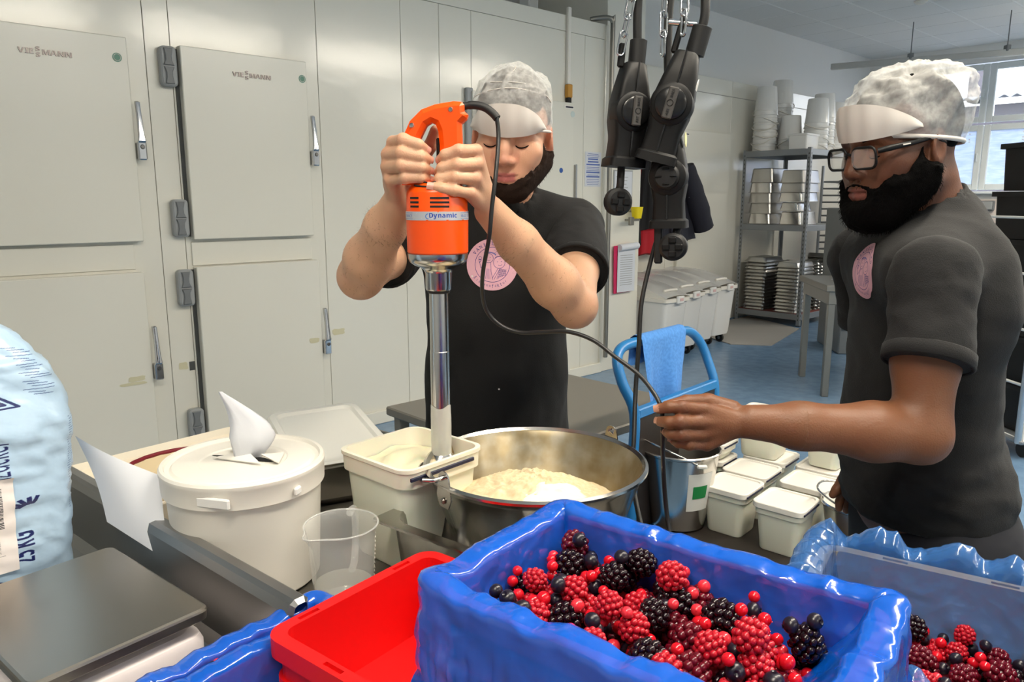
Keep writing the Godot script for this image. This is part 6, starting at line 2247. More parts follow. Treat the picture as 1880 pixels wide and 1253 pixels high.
# ------------------------------------------------------------------ the hanging connectors
func connector(label: String, at: Vector3, tilt: float, turn: float, s: float, knob: bool) -> Node3D:
	var t := thing("power_connector", label, "connector", at, 0.0, "")
	t.rotation = Vector3(0, turn, tilt)
	var b := mb()
	var rings := []
	for q in [[0.0, 0.020, 0.022], [0.004, 0.024, 0.026], [0.05, 0.034, 0.03], [0.085, 0.040, 0.034], [0.125, 0.040, 0.034], [0.16, 0.034, 0.031], [0.20, 0.036, 0.032], [0.205, 0.042, 0.036], [0.222, 0.043, 0.037]]:
		var r := rrect(q[1] * 2.0 * s, q[2] * 2.0 * s, 0.012 * s, -q[0] * s, 3)
		rings.append(r)
	loft(b, rings, true, true, true, 0.8)
	put("housing", done(b), M.black_plastic, t)
	put("seam_rib", box_mesh(Vector3(0.003, 0.2 * s, 0.002), 0.0, Vector3(0, -0.1 * s, 0.0335 * s)), M.black_gloss, t)
	var round_ := put("socket_ring", lathe_mesh([Vector2(0, 0.012 * s), Vector2(0.036 * s, 0.012 * s), Vector2(0.042 * s, 0.008 * s), Vector2(0.044 * s, 0.0), Vector2(0.044 * s, -0.03 * s)], 36), M.black_plastic, t, Transform3D(Basis(Vector3.RIGHT, PI / 2), Vector3(0, -0.105 * s, 0.026 * s)))
	if knob:
		put("dial", lathe_mesh([Vector2(0, 0.02 * s), Vector2(0.026 * s, 0.019 * s), Vector2(0.031 * s, 0.016 * s), Vector2(0.033 * s, 0.011 * s)], 32), M.black_gloss, round_)
		put("dial_bar", box_mesh(Vector3(0.02 * s, 0.008 * s, 0.062 * s), 0.002, Vector3(0, 0.022 * s, 0)), M.dial_grey, round_)
		for k in [-1, 1]:
			put("lettering", text_mesh("BALS" if k < 0 else "ART", 0.0075 * s, 0.0008), M.black_rubber, round_, Transform3D(Basis(Vector3.RIGHT, -PI / 2) * Basis(Vector3.BACK, PI / 2), Vector3(0, 0.0265 * s, k * 0.018 * s)))
		put("dial_mark", tube_mesh_ring(0.006 * s, 0.0008), M.black_rubber, round_, Transform3D(Basis(), Vector3(0, 0.0265 * s, 0)))
	else:
		put("flap", lathe_mesh([Vector2(0, 0.026 * s), Vector2(0.024 * s, 0.025 * s), Vector2(0.029 * s, 0.02 * s), Vector2(0.03 * s, 0.01 * s)], 28), M.black_rubber, round_)
		for k in 4:
			put("flap_rib", box_mesh(Vector3(0.016 * s, 0.004 * s, 0.003 * s), 0.001, Vector3(cos(k * PI / 2) * 0.017 * s, 0.0265 * s, sin(k * PI / 2) * 0.017 * s)), M.black_plastic, round_)
	return t

func cap_disc(parent: Node3D, at: Vector3, r: float, strap_from: Vector3) -> void:
	var c := put("hanging_cap", lathe_mesh([Vector2(0, 0.014), Vector2(r * 0.8, 0.013), Vector2(r, 0.008), Vector2(r, -0.008), Vector2(r * 0.8, -0.012), Vector2(0, -0.012)], 30), M.black_rubber, parent, Transform3D(Basis(Vector3.RIGHT, PI / 2), at))
	for k in 2:
		for q in [-1, 1]:
			put("cap_rib", box_mesh(Vector3(r * 0.55, 0.006, 0.012), 0.002, Vector3(q * r * 0.45 if k == 0 else 0.0, 0.015, 0.0 if k == 0 else q * r * 0.5)), M.black_plastic, c)
	put("cap_strap", tube_mesh([strap_from, (strap_from + at) * 0.5 + Vector3(0, 0, 0.004), at + Vector3(0, r * 0.9, 0)], 0.008, 8, 4), M.black_rubber, parent)

func chain_links(called: String, label: String, a: Vector3, b: Vector3, n: int) -> void:
	var t := thing(called, label, "chain")
	var link := mb()
	var path := PackedVector3Array()
	var L := a.distance_to(b) / n * 0.68
	for i in 25:
		var an := TAU * i / 24
		path.append(Vector3(cos(an) * 0.0075, sin(an) * 0.0075 + (L - 0.0075 if sin(an) > 0 else -L + 0.0075), 0))
	tube(link, path, 0.0021, 8, false)
	var m := done(link)
	var d := (a - b).normalized()
	var sx := d.cross(Vector3.BACK).normalized()
	var sz := sx.cross(d).normalized()
	for i in n:
		var p := a.lerp(b, (i + 0.5) / n)
		var bs := Basis(sx, d, sz)
		put("link", m, M.chrome, t, Transform3D(bs * Basis(Vector3.UP, (PI / 2 if i % 2 else 0.0) + 0.35), p))

func power_drops() -> void:
	# three black connectors hang on chains and thick cords over the worktable
	var c1 := connector("left black hanging power connector with round dial and cap below", Vector3(0.233, 1.757, -1.52), -0.08, 0.25, 0.88, true)
	cap_disc(c1, Vector3(-0.006, -0.262, 0.005), 0.027, Vector3(-0.004, -0.195, 0.0))
	put("cord_gland", lathe_mesh([Vector2(0, 0.0), Vector2(0.0165, 0.0), Vector2(0.0165, 0.045), Vector2(0.012, 0.047)], 20), M.black_rubber, c1, Transform3D(Basis(), Vector3(0.006, -0.002, 0)))
	put("chain_lug", box_mesh(Vector3(0.014, 0.045, 0.008), 0.003, Vector3(-0.026, 0.012, 0.0)), M.black_plastic, c1)
	var c2 := connector("middle black hanging power connector with round dial tilted to the right", Vector3(0.326, 1.768, -1.47), -0.26, -0.3, 0.92, true)
	put("cord_gland", lathe_mesh([Vector2(0, 0.0), Vector2(0.018, 0.0), Vector2(0.018, 0.05), Vector2(0.012, 0.052)], 20), M.black_rubber, c2, Transform3D(Basis(), Vector3(0.012, -0.002, 0)))
	put("chain_lug", box_mesh(Vector3(0.012, 0.065, 0.012), 0.003, Vector3(-0.026, 0.026, 0.0)), M.black_plastic, c2)
	put("lug_bolt", tube_mesh([Vector3(-0.05, 0.045, 0), Vector3(0.0, 0.05, 0)], 0.006, 8), M.chrome, c2)
	put("side_sticker", lathe_mesh([Vector2(0, 0.001), Vector2(0.014, 0.001), Vector2(0.014, 0)], 18), M.white_plastic, c2, Transform3D(Basis(Vector3.BACK, -PI / 2), Vector3(0.033, -0.055, 0.0)))
	var c3 := connector("lowest black hanging power connector with closed round flap", Vector3(0.303, 1.632, -1.50), 0.03, -0.35, 0.84, false)
	cap_disc(c3, Vector3(0.012, -0.222, 0.02), 0.027, Vector3(0.018, -0.186, 0.01))
	put("hanging_strap", box_mesh(Vector3(0.016, 0.08, 0.01), 0.003, Vector3(-0.018, -0.215, 0.015)), M.black_rubber, c3)
	put("side_sticker", lathe_mesh([Vector2(0, 0.001), Vector2(0.014, 0.001), Vector2(0.014, 0)], 18), mat("pale_yellow", c8(226, 220, 160), 0.5), c3, Transform3D(Basis(Vector3.BACK, -PI / 2), Vector3(0.031, -0.02, 0.006)))
	# cords up to the ceiling
	var cord: Material = M.black_rubber
	single("supply_cable", tube_mesh([Vector3(0.239, 1.80, -1.52), Vector3(0.238, 1.86, -1.52), Vector3(0.242, 1.95, -1.52), Vector3(0.25, 2.2, -1.52), Vector3(0.25, 3.2, -1.52), Vector3(0.25, 3.63, -1.52)], 0.0085, 10, 6), cord, "thick black supply cord above the left hanging connector", "cord")
	single("supply_cable", tube_mesh([Vector3(0.349, 1.81, -1.47), Vector3(0.354, 1.84, -1.47), Vector3(0.350, 1.90, -1.475), Vector3(0.332, 1.97, -1.48), Vector3(0.325, 2.05, -1.48), Vector3(0.32, 2.6, -1.48), Vector3(0.32, 3.63, -1.48)], 0.0085, 10, 6), cord, "bent thick black supply cord above the middle hanging connector", "cord")
	single("supply_cable", tube_mesh([Vector3(0.312, 1.65, -1.53), Vector3(0.306, 1.75, -1.55), Vector3(0.303, 1.85, -1.55), Vector3(0.31, 2.0, -1.55), Vector3(0.315, 2.6, -1.55), Vector3(0.315, 3.63, -1.55)], 0.0085, 10, 6), cord, "thick black supply cord running behind the middle hanging connector", "cord")
	chain_links("chain", "steel chain holding the left hanging connector", Vector3(0.236, 1.935, -1.505), Vector3(0.205, 1.775, -1.505), 5)
	chain_links("chain", "upper steel chain strand above the left hanging connector", Vector3(0.246, 3.62, -1.505), Vector3(0.236, 1.935, -1.505), 50)
	chain_links("chain", "steel chain holding the middle hanging connector", Vector3(0.325, 3.62, -1.455), Vector3(0.312, 1.80, -1.455), 52)
	chain_links("chain", "steel chain strand hanging at the left of the rear supply cord", Vector3(0.285, 3.62, -1.54), Vector3(0.292, 1.78, -1.54), 52)
	mat("tie_wrap", c8(222, 214, 190), 0.4)
	for q in [[Vector3(0.236, 1.893, -1.512), "cream cable tie round the left supply cord and chain"], [Vector3(0.338, 1.965, -1.468), "cream cable tie round the middle supply cord and chain"]]:
		var tt := thing("cable_tie", q[1], "cable tie", q[0], 0.1)
		var rg := mb()
		loft(rg, [rrect(0.036, 0.03, 0.012, -0.008, 3), rrect(0.04, 0.034, 0.012, -0.008, 3), rrect(0.04, 0.034, 0.012, 0.008, 3), rrect(0.036, 0.03, 0.012, 0.008, 3)], true)
		put("loop", done(rg), M.tie_wrap, tt)
		put("lock_head", box_mesh(Vector3(0.018, 0.022, 0.018), 0.004, Vector3(-0.026, 0, 0.004)), M.tie_wrap, tt)
func head_frame(at: Vector3, look: Vector3, roll: float) -> Transform3D:
	var z := look.normalized()
	var x := Vector3.UP.cross(z).normalized()
	var y := z.cross(x).normalized()
	return Transform3D(Basis(x, y, z).rotated(z, roll), at)

func hand(f: Flesh, wrist: Vector3, fingers: Array, thumb: Array, r: float) -> void:
	for i in 4:
		f.cap(wrist, fingers[i][0], r * 1.5, r * 1.12, 0.009)
	for i in 4:
		var k: float = [1.0, 1.04, 1.0, 0.86][i]
		finger(f, fingers[i], r * k)
	var m: Vector3 = (fingers[0][0] + fingers[3][0] + wrist * 2.0) * 0.25
	f.ell(m, Vector3.ONE * r * 1.5, 0.012)
	f.chain(thumb, [r * 1.5, r * 1.28, r * 1.1, r * 0.9], 0.004)

# an arm in two grids that meet at a plane across the forearm: the hand's is the finer one
func limb(o: Dictionary, S: Vector3, E: Vector3, W: Vector3, r: Array, fingers: Array, thumb: Array, fr: float, paint: Callable) -> void:
	var cutp := E.lerp(W, 0.72)
	var dir := (W - E).normalized()
	for part in 2:
		var f := Flesh.new()
		if part == 0:
			f.cap(S, S.lerp(E, 0.55), r[0], r[1], 0.02)
			f.cap(S.lerp(E, 0.5), E, r[1], r[2], 0.02)
		f.chain([E, E.lerp(W, 0.27), E.lerp(W, 0.7), W], [r[2], r[3], r[4], r[5]], 0.022)
		if part == 1:
			hand(f, W, fingers, thumb, fr)
		var sg := 1.0 if part == 0 else -1.0
		f.post = func(p: Vector3, d: float) -> float: return maxf(d, (p - cutp).dot(dir) * sg - 0.006)
		var lo := cutp
		var hi := cutp
		var pts := [S, E, cutp] if part == 0 else [cutp, W]
		if part == 1:
			for q in fingers + [thumb]:
				pts.append_array(q)
		for q in pts:
			lo = lo.min(q)
			hi = hi.max(q)
		var pad := Vector3.ONE * (0.075 if part == 0 else 0.042)
		f.mesh(o, 0.006 if part == 0 else 0.0026, lo - pad, hi + pad, paint)

func nails(parent: Node3D, fingers: Array, out: Vector3, r: float, m: Material) -> void:
	for p in fingers:
		var tip: Vector3 = p[3]
		var d: Vector3 = (p[3] - p[2]).normalized()
		var n := (out - d * out.dot(d)).normalized()
		var st := mb()
		var s := d.cross(n).normalized()
		sheet(st, 4, 4, func(a: float, b: float):
			var u := (a - 0.5) * 1.5
			return tip + d * (r * 0.72 - b * r * 1.1) + (n * cos(u) + s * sin(u)) * r * (0.83 + 0.02 * b))
		put("fingernail", done(st), m, parent)

# a bouffant net: wide gathered dome from a band to the crown
func net_dome(fr: Transform3D, band: Callable, top: Vector3, rad: Vector3, puff: float, seed_: int) -> ArrayMesh:
	var n1 := FastNoiseLite.new()
	n1.seed = seed_
	n1.frequency = 11.0
	n1.fractal_type = FastNoiseLite.FRACTAL_RIDGED
	n1.fractal_octaves = 3
	var n2 := FastNoiseLite.new()
	n2.seed = seed_ + 4
	n2.frequency = 9.0
	var st := mb()
	sheet(st, 120, 44, func(a: float, b: float):
		var t := a * TAU
		var e: Vector3 = band.call(t)
		var el := b * PI * 0.5
		var sp := Vector3(sin(t) * cos(el) * rad.x, sin(el) * rad.y, cos(t) * cos(el) * rad.z) + top
		var p := e.lerp(sp, smoothstep(0.0, 0.34, b))
		var nrm := Vector3(sin(t) * cos(el), sin(el) * 0.9, cos(t) * cos(el)).normalized()
		var w := smoothstep(0.02, 0.3, b)
		var crease := n1.get_noise_3d(p.x, p.y * 1.2, p.z)
		p += nrm * w * (puff * n2.get_noise_3d(p.x, p.y, p.z) + (crease - 0.3) * (0.0075 + puff * 0.45))
		return fr * p)
	return done(st)

func net_seams(parent: Node3D, fr: Transform3D, top: Vector3, rad: Vector3, lines: Array) -> void:
	# gathers and welded seams that run over the net
	for l in lines:
		var pts := []
		for i in 13:
			var k := i / 12.0
			var t: float = lerpf(l[0], l[2], k)
			var el: float = lerpf(l[1], l[3], k) + 0.1 * sin(k * PI) * l[4]
			pts.append(fr * (top + Vector3(sin(t) * cos(el) * rad.x, sin(el) * rad.y, cos(t) * cos(el) * rad.z) * 1.012))
		var st := mb()
		tube(st, spline(pts, 3), 0.0009, 6)
		put("net_seam", done(st), M.net_band, parent)

func visor(fr: Transform3D, half: float, y0: float, y1: float, rx: float, rz: float, tilt: float) -> ArrayMesh:
	var st := mb()
	for lay in [0.0, 0.0016]:
		sheet(st, 40, 8, func(a: float, b: float):
			var t := (a - 0.5) * 2.0 * half
			var k := pow(absf(a - 0.5) * 2.0, 2.4)
			var y := lerpf(y0 + 0.010 * k, lerpf(y1, y0 + 0.016, k), b)
			var out: float = tilt * sin(b * PI) + 0.001 * sin(t * 17.0) - lay
			return fr * Vector3(sin(t) * (rx + out), y - 0.004 * sin(b * 3.0) * k, cos(t) * (rz + out)))
	return done(st)

func net_materials() -> void:
	if M.has("hair_net"):
		return
	var m := mat("hair_net", c8(240, 240, 238, 0.46), 0.8)
	m.transparency = BaseMaterial3D.TRANSPARENCY_ALPHA
	m.albedo_texture = noise_tex(0.05, Color(1, 1, 1, 0.62), Color(1, 1, 1, 1), 256, 5, 51)
	tri_scale(m, 7.0)
	mat("net_band", c8(218, 212, 206), 0.85)
	M.net_band.backlight_enabled = true
	M.net_band.backlight = Color(0.2, 0.2, 0.2)
	mat("shirt_black", c8(17, 17, 18), 0.9)
	M.shirt_black.rim_enabled = true
	M.shirt_black.rim = 0.12
	relief(M.shirt_black, noise_tex(0.2, Color.BLACK, Color.WHITE, 256, 2, 61, true, 3.0), 0.35)
	tri_scale(M.shirt_black, 9.0)
	mat("shirt_washed", c8(23, 23, 24), 0.92)
	M.shirt_washed.rim_enabled = true
	M.shirt_washed.rim = 0.15
	relief(M.shirt_washed, M.shirt_black.normal_texture, 0.4)
	tri_scale(M.shirt_washed, 9.0)
	mat("trousers", c8(26, 27, 34), 0.9)
	mat("shoe", c8(24, 24, 26), 0.6)
	mat("print", Color.WHITE, 0.8)
	M.print.albedo_texture = emblem_picture()
	for q in [["skin_light", 0.5], ["skin_dark", 0.52]]:
		var s := mat(q[0], Color.WHITE, q[1])
		s.vertex_color_use_as_albedo = true
		s.subsurf_scatter_enabled = true
		s.subsurf_scatter_strength = 0.12
		s.roughness = q[1]
		relief(s, noise_tex(0.12, Color.BLACK, Color.WHITE, 256, 4, 71, true, 3.0), 0.25)
		tri_scale(s, 9.0)
	mat("hair_dark", c8(44, 32, 26), 0.85, 0.0, 0.25)
	mat("hair_black", c8(9, 8, 8), 0.9, 0.0, 0.2)
	relief(M.hair_dark, noise_tex(0.25, Color.BLACK, Color.WHITE, 256, 3, 81, true, 8.0), 1.0)
	tri_scale(M.hair_dark, 12.0)
	relief(M.hair_black, M.hair_dark.normal_texture, 1.0)
	tri_scale(M.hair_black, 12.0)

func cloth_folds(seed_: int, amount: float, stretch := Vector3(5, 2.2, 5)) -> Callable:
	var n := FastNoiseLite.new()
	n.seed = seed_
	n.frequency = 1.0
	n.fractal_type = FastNoiseLite.FRACTAL_RIDGED
	n.fractal_octaves = 3
	var n2 := FastNoiseLite.new()
	n2.seed = seed_ + 3
	n2.frequency = 1.0
	return func(p: Vector3) -> float:
		var q := p * stretch + Vector3(p.y, 0, p.y) * 2.0
		return -amount * (n.get_noise_3dv(q) * 0.8 + 0.6 * n2.get_noise_3dv(q * 1.7))

func legs(called: String, t: Node3D, hip: Vector3, face: float, wide: float) -> void:
	# trousers down to the floor, and a pair of shoes
	var f := Flesh.new()
	f.frame = Transform3D(Basis(Vector3.UP, face), Vector3(hip.x, 0, hip.z))
	for s in [-1.0, 1.0]:
		f.chain([Vector3(s * 0.085 * wide, hip.y, 0), Vector3(s * 0.10, 0.5, 0.015), Vector3(s * 0.11, 0.06, -0.01)], [0.105 * wide, 0.078, 0.066], 0.04)
	f.ell(Vector3(0, hip.y + 0.03, -0.01), Vector3(0.165 * wide, 0.13, 0.125 * wide), 0.05)
	var o := skin_lists()
	f.mesh(o, 0.016, Vector3(hip.x - 0.35, 0.0, hip.z - 0.35), Vector3(hip.x + 0.35, hip.y + 0.22, hip.z + 0.35))
	put(called, skin_mesh(o), M.trousers, t)
	for s in [-1.0, 1.0]:
		var st := mb()
		var rings := []
		for q in [[0.0, 1.0], [0.02, 1.03], [0.05, 0.95], [0.085, 0.72], [0.11, 0.5]]:
			var ring := PackedVector3Array()
			for i in 20:
				var a := TAU * i / 20
				var z: float = cos(a) * 0.135 * (q[1] if cos(a) > 0 else 1.0) + (0.04 if cos(a) > 0 else 0.03)
				ring.append(f.frame * Vector3(s * 0.11 + sin(a) * 0.048 * (0.8 + 0.2 * q[1]), q[0] + 0.001, z))
			rings.append(ring)
		loft(st, rings, true, true, true, 0.0)
		put("shoe", done(st), M.shoe, t)

func collar_ring(c: Vector3, axis: Vector3, rx: float, rz: float, thick: float, side: Vector3) -> ArrayMesh:
	var st := mb()
	var ax := axis.normalized()
	var sx := (side - ax * side.dot(ax)).normalized()
	var sz := sx.cross(ax).normalized()
	var rings := []
	for i in 41:
		var t := TAU * i / 40
		var d := sx * cos(t) * rx + sz * sin(t) * rz
		var dn := d.normalized()
		var ring := PackedVector3Array()
		for k in 8:
			var u := TAU * k / 8
			ring.append(c + d + dn * signf(cos(u)) * sqrt(absf(cos(u))) * minf(thick * 0.45, 0.0032) + ax * signf(sin(u)) * sqrt(absf(sin(u))) * thick)
		rings.append(ring)
	loft(st, rings, true, false, false, 0.0)
	return done(st)

func man_at_mixer() -> void:
	net_materials()
	var t := thing("person", "man in black t-shirt and white hair net bowing over the orange mixer he holds", "person")
	var fr := head_frame(Vector3(0.0, 1.637, -1.685), Vector3(-0.17, -0.27, 0.95), -0.05)
	var S := [Vector3(0.152, 1.432, -1.81), Vector3(-0.235, 1.425, -1.81)]
	var E := [Vector3(0.129, 1.287, -1.53), Vector3(-0.3055, 1.348, -1.52)]
	var wr := [Vector3(-0.0394, 1.4804, -1.352), Vector3(-0.2006, 1.4956, -1.345)]
	var hl := [[Vector3(-0.0588, 1.5791, -1.2700), Vector3(-0.0892, 1.5776, -1.2470), Vector3(-0.1115, 1.5710, -1.2500), Vector3(-0.1192, 1.5659, -1.2660)], [Vector3(-0.0571, 1.5573, -1.2680), Vector3(-0.0911, 1.5554, -1.2450), Vector3(-0.1162, 1.5505, -1.2500), Vector3(-0.1234, 1.5451, -1.2680)], [Vector3(-0.0608, 1.5345, -1.2660), Vector3(-0.0948, 1.5356, -1.2430), Vector3(-0.1207, 1.5332, -1.2480), Vector3(-0.1278, 1.5293, -1.2650)], [Vector3(-0.0697, 1.5108, -1.2620), Vector3(-0.0964, 1.5149, -1.2380), Vector3(-0.1172, 1.5183, -1.2360), Vector3(-0.1323, 1.5209, -1.2380)]]
	var tl := [Vector3(-0.0449, 1.4928, -1.3450), Vector3(-0.0674, 1.5343, -1.3250), Vector3(-0.0848, 1.5700, -1.3120), Vector3(-0.0932, 1.5946, -1.3050)]
	var hr := [[Vector3(-0.1961, 1.5931, -1.2850), Vector3(-0.1708, 1.5950, -1.2520), Vector3(-0.1467, 1.5870, -1.2470), Vector3(-0.1380, 1.5812, -1.2620)], [Vector3(-0.2057, 1.5739, -1.2850), Vector3(-0.1733, 1.5742, -1.2470), Vector3(-0.1435, 1.5682, -1.2460), Vector3(-0.1342, 1.5649, -1.2640)], [Vector3(-0.2069, 1.5536, -1.2830), Vector3(-0.1737, 1.5546, -1.2460), Vector3(-0.1422, 1.5512, -1.2460), Vector3(-0.1336, 1.5475, -1.2640)], [Vector3(-0.2016, 1.5323, -1.2800), Vector3(-0.1692, 1.5349, -1.2480), Vector3(-0.1427, 1.5349, -1.2480), Vector3(-0.1339, 1.5327, -1.2640)]]
	var tr := [Vector3(-0.1908, 1.5207, -1.3350), Vector3(-0.1604, 1.5571, -1.3250), Vector3(-0.1385, 1.5901, -1.3180), Vector3(-0.1291, 1.6146, -1.3120)]
	# skin
	for q in hl:
		for i in range(1, 4):
			q[i].x += 0.004
	for q in hr:
		for i in range(1, 4):
			q[i].x -= 0.004
	var inv := fr.affine_inverse()
	var skin := c8(216, 164, 134).srgb_to_linear()
	var rosy := c8(192, 122, 102).srgb_to_linear()
	var lip := c8(186, 108, 104).srgb_to_linear()
	var arm := c8(214, 168, 136).srgb_to_linear()
	var paint := func(p: Vector3) -> Color:
		var q: Vector3 = inv * p
		var c := skin
		if q.z > 0.06 and absf(q.x) < 0.03:
			c = c.lerp(rosy, 0.45 * exp(-pow((q.y + 0.03) / 0.02, 2.0)))
		if q.z > 0.07:
			c = c.lerp(lip, smoothstep(0.026, 0.019, absf(q.x)) * smoothstep(-0.082, -0.076, q.y) * smoothstep(-0.056, -0.061, q.y))
		if absf(q.x) > 0.074 and q.y < 0.03:
			c = c.lerp(rosy, 0.55)
		return c
	var o := skin_lists()
	var neck := [fr * Vector3(0, -0.075, -0.035), Vector3(-0.02, 1.50, -1.79), Vector3(-0.03, 1.42, -1.82)]
	var h := Flesh.new()
	h.frame = fr
	head_flesh(h, 1.03, 1.05)
	h.frame = Transform3D()
	h.chain(neck, [0.056, 0.060, 0.072], 0.025)
	h.mesh(o, 0.0034, Vector3(-0.13, 1.43, -1.90), Vector3(0.13, 1.79, -1.54), paint)
	var knuckle := c8(202, 138, 112).srgb_to_linear()
	for s in 2:
		var hd: Array = hl if s == 0 else hr
		var first: int = o.i.size()
		limb(o, S[s], E[s], wr[s], [0.054, 0.050, 0.0425, 0.0465, 0.036, 0.0275], hd, tl if s == 0 else tr, 0.0101, func(p: Vector3) -> Color:
			var k := 0.0
			for q in hd:
				k = maxf(k, exp(-pow(p.distance_to(q[0]) / 0.013, 2.0)))
				k = maxf(k, 0.8 * exp(-pow(p.distance_to(q[1]) / 0.010, 2.0)))
				k = maxf(k, 0.9 * exp(-pow(p.distance_to(q[3]) / 0.012, 2.0)))
			k = maxf(k, 0.6 * exp(-pow(p.distance_to(E[s]) / 0.05, 2.0)))
			return arm.lerp(knuckle, k * 0.6))
		var ax := Transform3D(Basis(Vector3.RIGHT, Vector3.UP, (wr[s] - E[s]).normalized()), Vector3.ZERO)
		strands(t, o, ax, 2200, 0.011, M.hair_dark, 5 + s, "arm_hair", 0.32, first, func(p: Vector3) -> bool:
			var k: float = (p - E[s]).dot(wr[s] - E[s]) / (wr[s] - E[s]).length_squared()
			return k > 0.02 and k < 0.85 and (p - E[s].lerp(wr[s], k)).length() < 0.06)
	var torso := Flesh.new()
	shirt_one(torso, S, -0.008)
	torso.mesh(o, 0.016, Vector3(-0.36, 0.80, -2.02), Vector3(0.30, 1.56, -1.62), func(_p: Vector3) -> Color: return skin)
	put("body", skin_mesh(o, true), M.skin_light, t)
	var nm := mat("nail", c8(226, 170, 152), 0.3)
	nails(t, hl, Vector3(-0.2, 0.2, 1), 0.0102, nm)
	nails(t, hr, Vector3(0.3, 0.1, 1), 0.0102, nm)
	# hair, brows, lashes, beard
	var hair := Flesh.new()
	hair.frame = fr
	hair.ell(Vector3(0, 0.044, -0.024), Vector3(0.0805, 0.093, 0.0975), 0.01)
	hair.post = func(p: Vector3, d: float) -> float:
		var q: Vector3 = inv * p
		var line := 0.066 + 0.010 * cos(q.x * 60.0) if q.z > 0.02 else lerpf(0.066, -0.05, smoothstep(0.02, -0.05, q.z))
		return maxf(d, (line - q.y) * 0.8)
	o = skin_lists()
	hair.mesh(o, 0.005, Vector3(-0.12, 1.56, -1.83), Vector3(0.12, 1.80, -1.56))
	put("hair", skin_mesh(o), M.hair_dark, t)
	put_beard(t, fr, 0.005, 0.0016, 91, M.hair_dark, Vector3(-0.13, 1.44, -1.80), Vector3(0.13, 1.66, -1.54), 1.03, 1.05, 0.0, 0.0031)
	for s in [-1.0, 1.0]:
		put("eyelashes", tube_mesh([fr * Vector3(s * 0.019, -0.0035, 0.0765), fr * Vector3(s * 0.026, -0.0078, 0.0795), fr * Vector3(s * 0.034, -0.0088, 0.0795), fr * Vector3(s * 0.042, -0.0072, 0.0765), fr * Vector3(s * 0.0475, -0.004, 0.072)], 0.0014, 6, 3), M.hair_black, t)
		put("eyebrow", brow(fr, s), M.hair_dark, t)
	# shirt
	var sh := Flesh.new()
	shirt_one(sh, S, 0.0)
	var folds := cloth_folds(5, 0.006)
	sh.post = func(p: Vector3, d: float) -> float:
		var e: float = d + folds.call(p)
		var ax: Vector3 = (neck[1] - neck[2]).normalized()
		var pq: Vector3 = p - neck[1]
		var al: float = pq.dot(ax)
		e = maxf(e, 0.066 - (pq - ax * al).length() if al > -0.03 else -1.0)
		return maxf(e, 0.87 - p.y)
	o = skin_lists()
	sh.mesh(o, 0.0085, Vector3(-0.36, 0.84, -2.04), Vector3(0.30, 1.60, -1.62))
	for s in 2:
		var sl := Flesh.new()
		var cuff: Vector3 = S[s].lerp(E[s], 0.60)
		var dir: Vector3 = (E[s] - S[s]).normalized()
		sl.cap(S[s], S[s].lerp(E[s], 0.75), 0.068, 0.071, 0.02)
		var sf := cloth_folds(9 + s, 0.005, Vector3(8, 8, 4))
		sl.post = func(p: Vector3, d: float) -> float: return maxf(d + sf.call(p), (p - cuff).dot(dir))
		sl.mesh(o, 0.0065, Vector3(minf(S[s].x, E[s].x) - 0.09, 1.24, -1.91), Vector3(maxf(S[s].x, E[s].x) + 0.09, 1.53, -1.58))
		put("sleeve_cuff", collar_ring(cuff - dir * 0.004, dir, 0.0695, 0.0695, 0.007, Vector3.UP), M.shirt_black, t)
	put("t_shirt", skin_mesh(o), M.shirt_black, t)
	put("shirt_collar", collar_ring(neck[1] + Vector3(0, 0.004, 0.0), neck[1] - neck[2] + Vector3(0, 0.0, 0.03), 0.066, 0.068, 0.0095, Vector3.RIGHT), M.shirt_black, t)
	put("shirt_print", chest_print(sh, Vector3(-0.0445, 1.356, -1.5), Vector3(0, 0, -1), Vector3.UP.rotated(Vector3.BACK, -0.12), 0.058), M.print, t)
	for q in [Vector3(-0.09, 1.33, -1.6), Vector3(-0.03, 1.07, -1.6)]:
		var pm := chest_print(sh, q, Vector3(0, 0, -1), Vector3.UP, 0.0022)
		put("flour_speck", pm, M.white_powder, t)
	legs("trousers", t, Vector3(-0.04, 0.86, -1.84), 0.0, 1.0)
	# hair net
	var band := func(a: float) -> Vector3:
		var front := 0.5 + 0.5 * cos(a)
		return Vector3(sin(a) * 0.0835, lerpf(-0.015, 0.030, front), cos(a) * 0.101 - 0.014)
	var nt := put("hair_net", net_dome(fr, band, Vector3(0, 0.050, -0.018), Vector3(0.090, 0.092, 0.110), 0.006, 15), M.hair_net, t)
	var bp := []
	for i in 33:
		bp.append(fr * (band.call(TAU * i / 32.0) as Vector3))
	put("net_elastic", tube_mesh(bp, 0.0032, 6), M.net_band, nt)
	net_seams(nt, fr, Vector3(0, 0.050, -0.018), Vector3(0.090, 0.092, 0.110), [[-1.1, 0.35, 1.2, 0.4, 3.0], [-0.8, 0.75, 0.9, 0.7, 1.0], [-0.1, 0.95, 0.5, 1.4, 0.0], [0.7, 0.7, 1.3, 0.25, 1.0]])
	put("net_visor", visor(fr, 1.08, 0.015, 0.082, 0.089, 0.097, 0.004), M.net_band, nt)

func brow(fr: Transform3D, s: float) -> ArrayMesh:
	var st := mb()
	tube(st, spline([fr * Vector3(s * 0.013, 0.020, 0.0835), fr * Vector3(s * 0.030, 0.0265, 0.082), fr * Vector3(s * 0.044, 0.0255, 0.0745), fr * Vector3(s * 0.053, 0.020, 0.066)], 4), [0.0028, 0.004, 0.0042, 0.0042, 0.004, 0.0038, 0.0036, 0.0034, 0.003, 0.0028, 0.0024, 0.002, 0.0014], 8)
	return done(st)

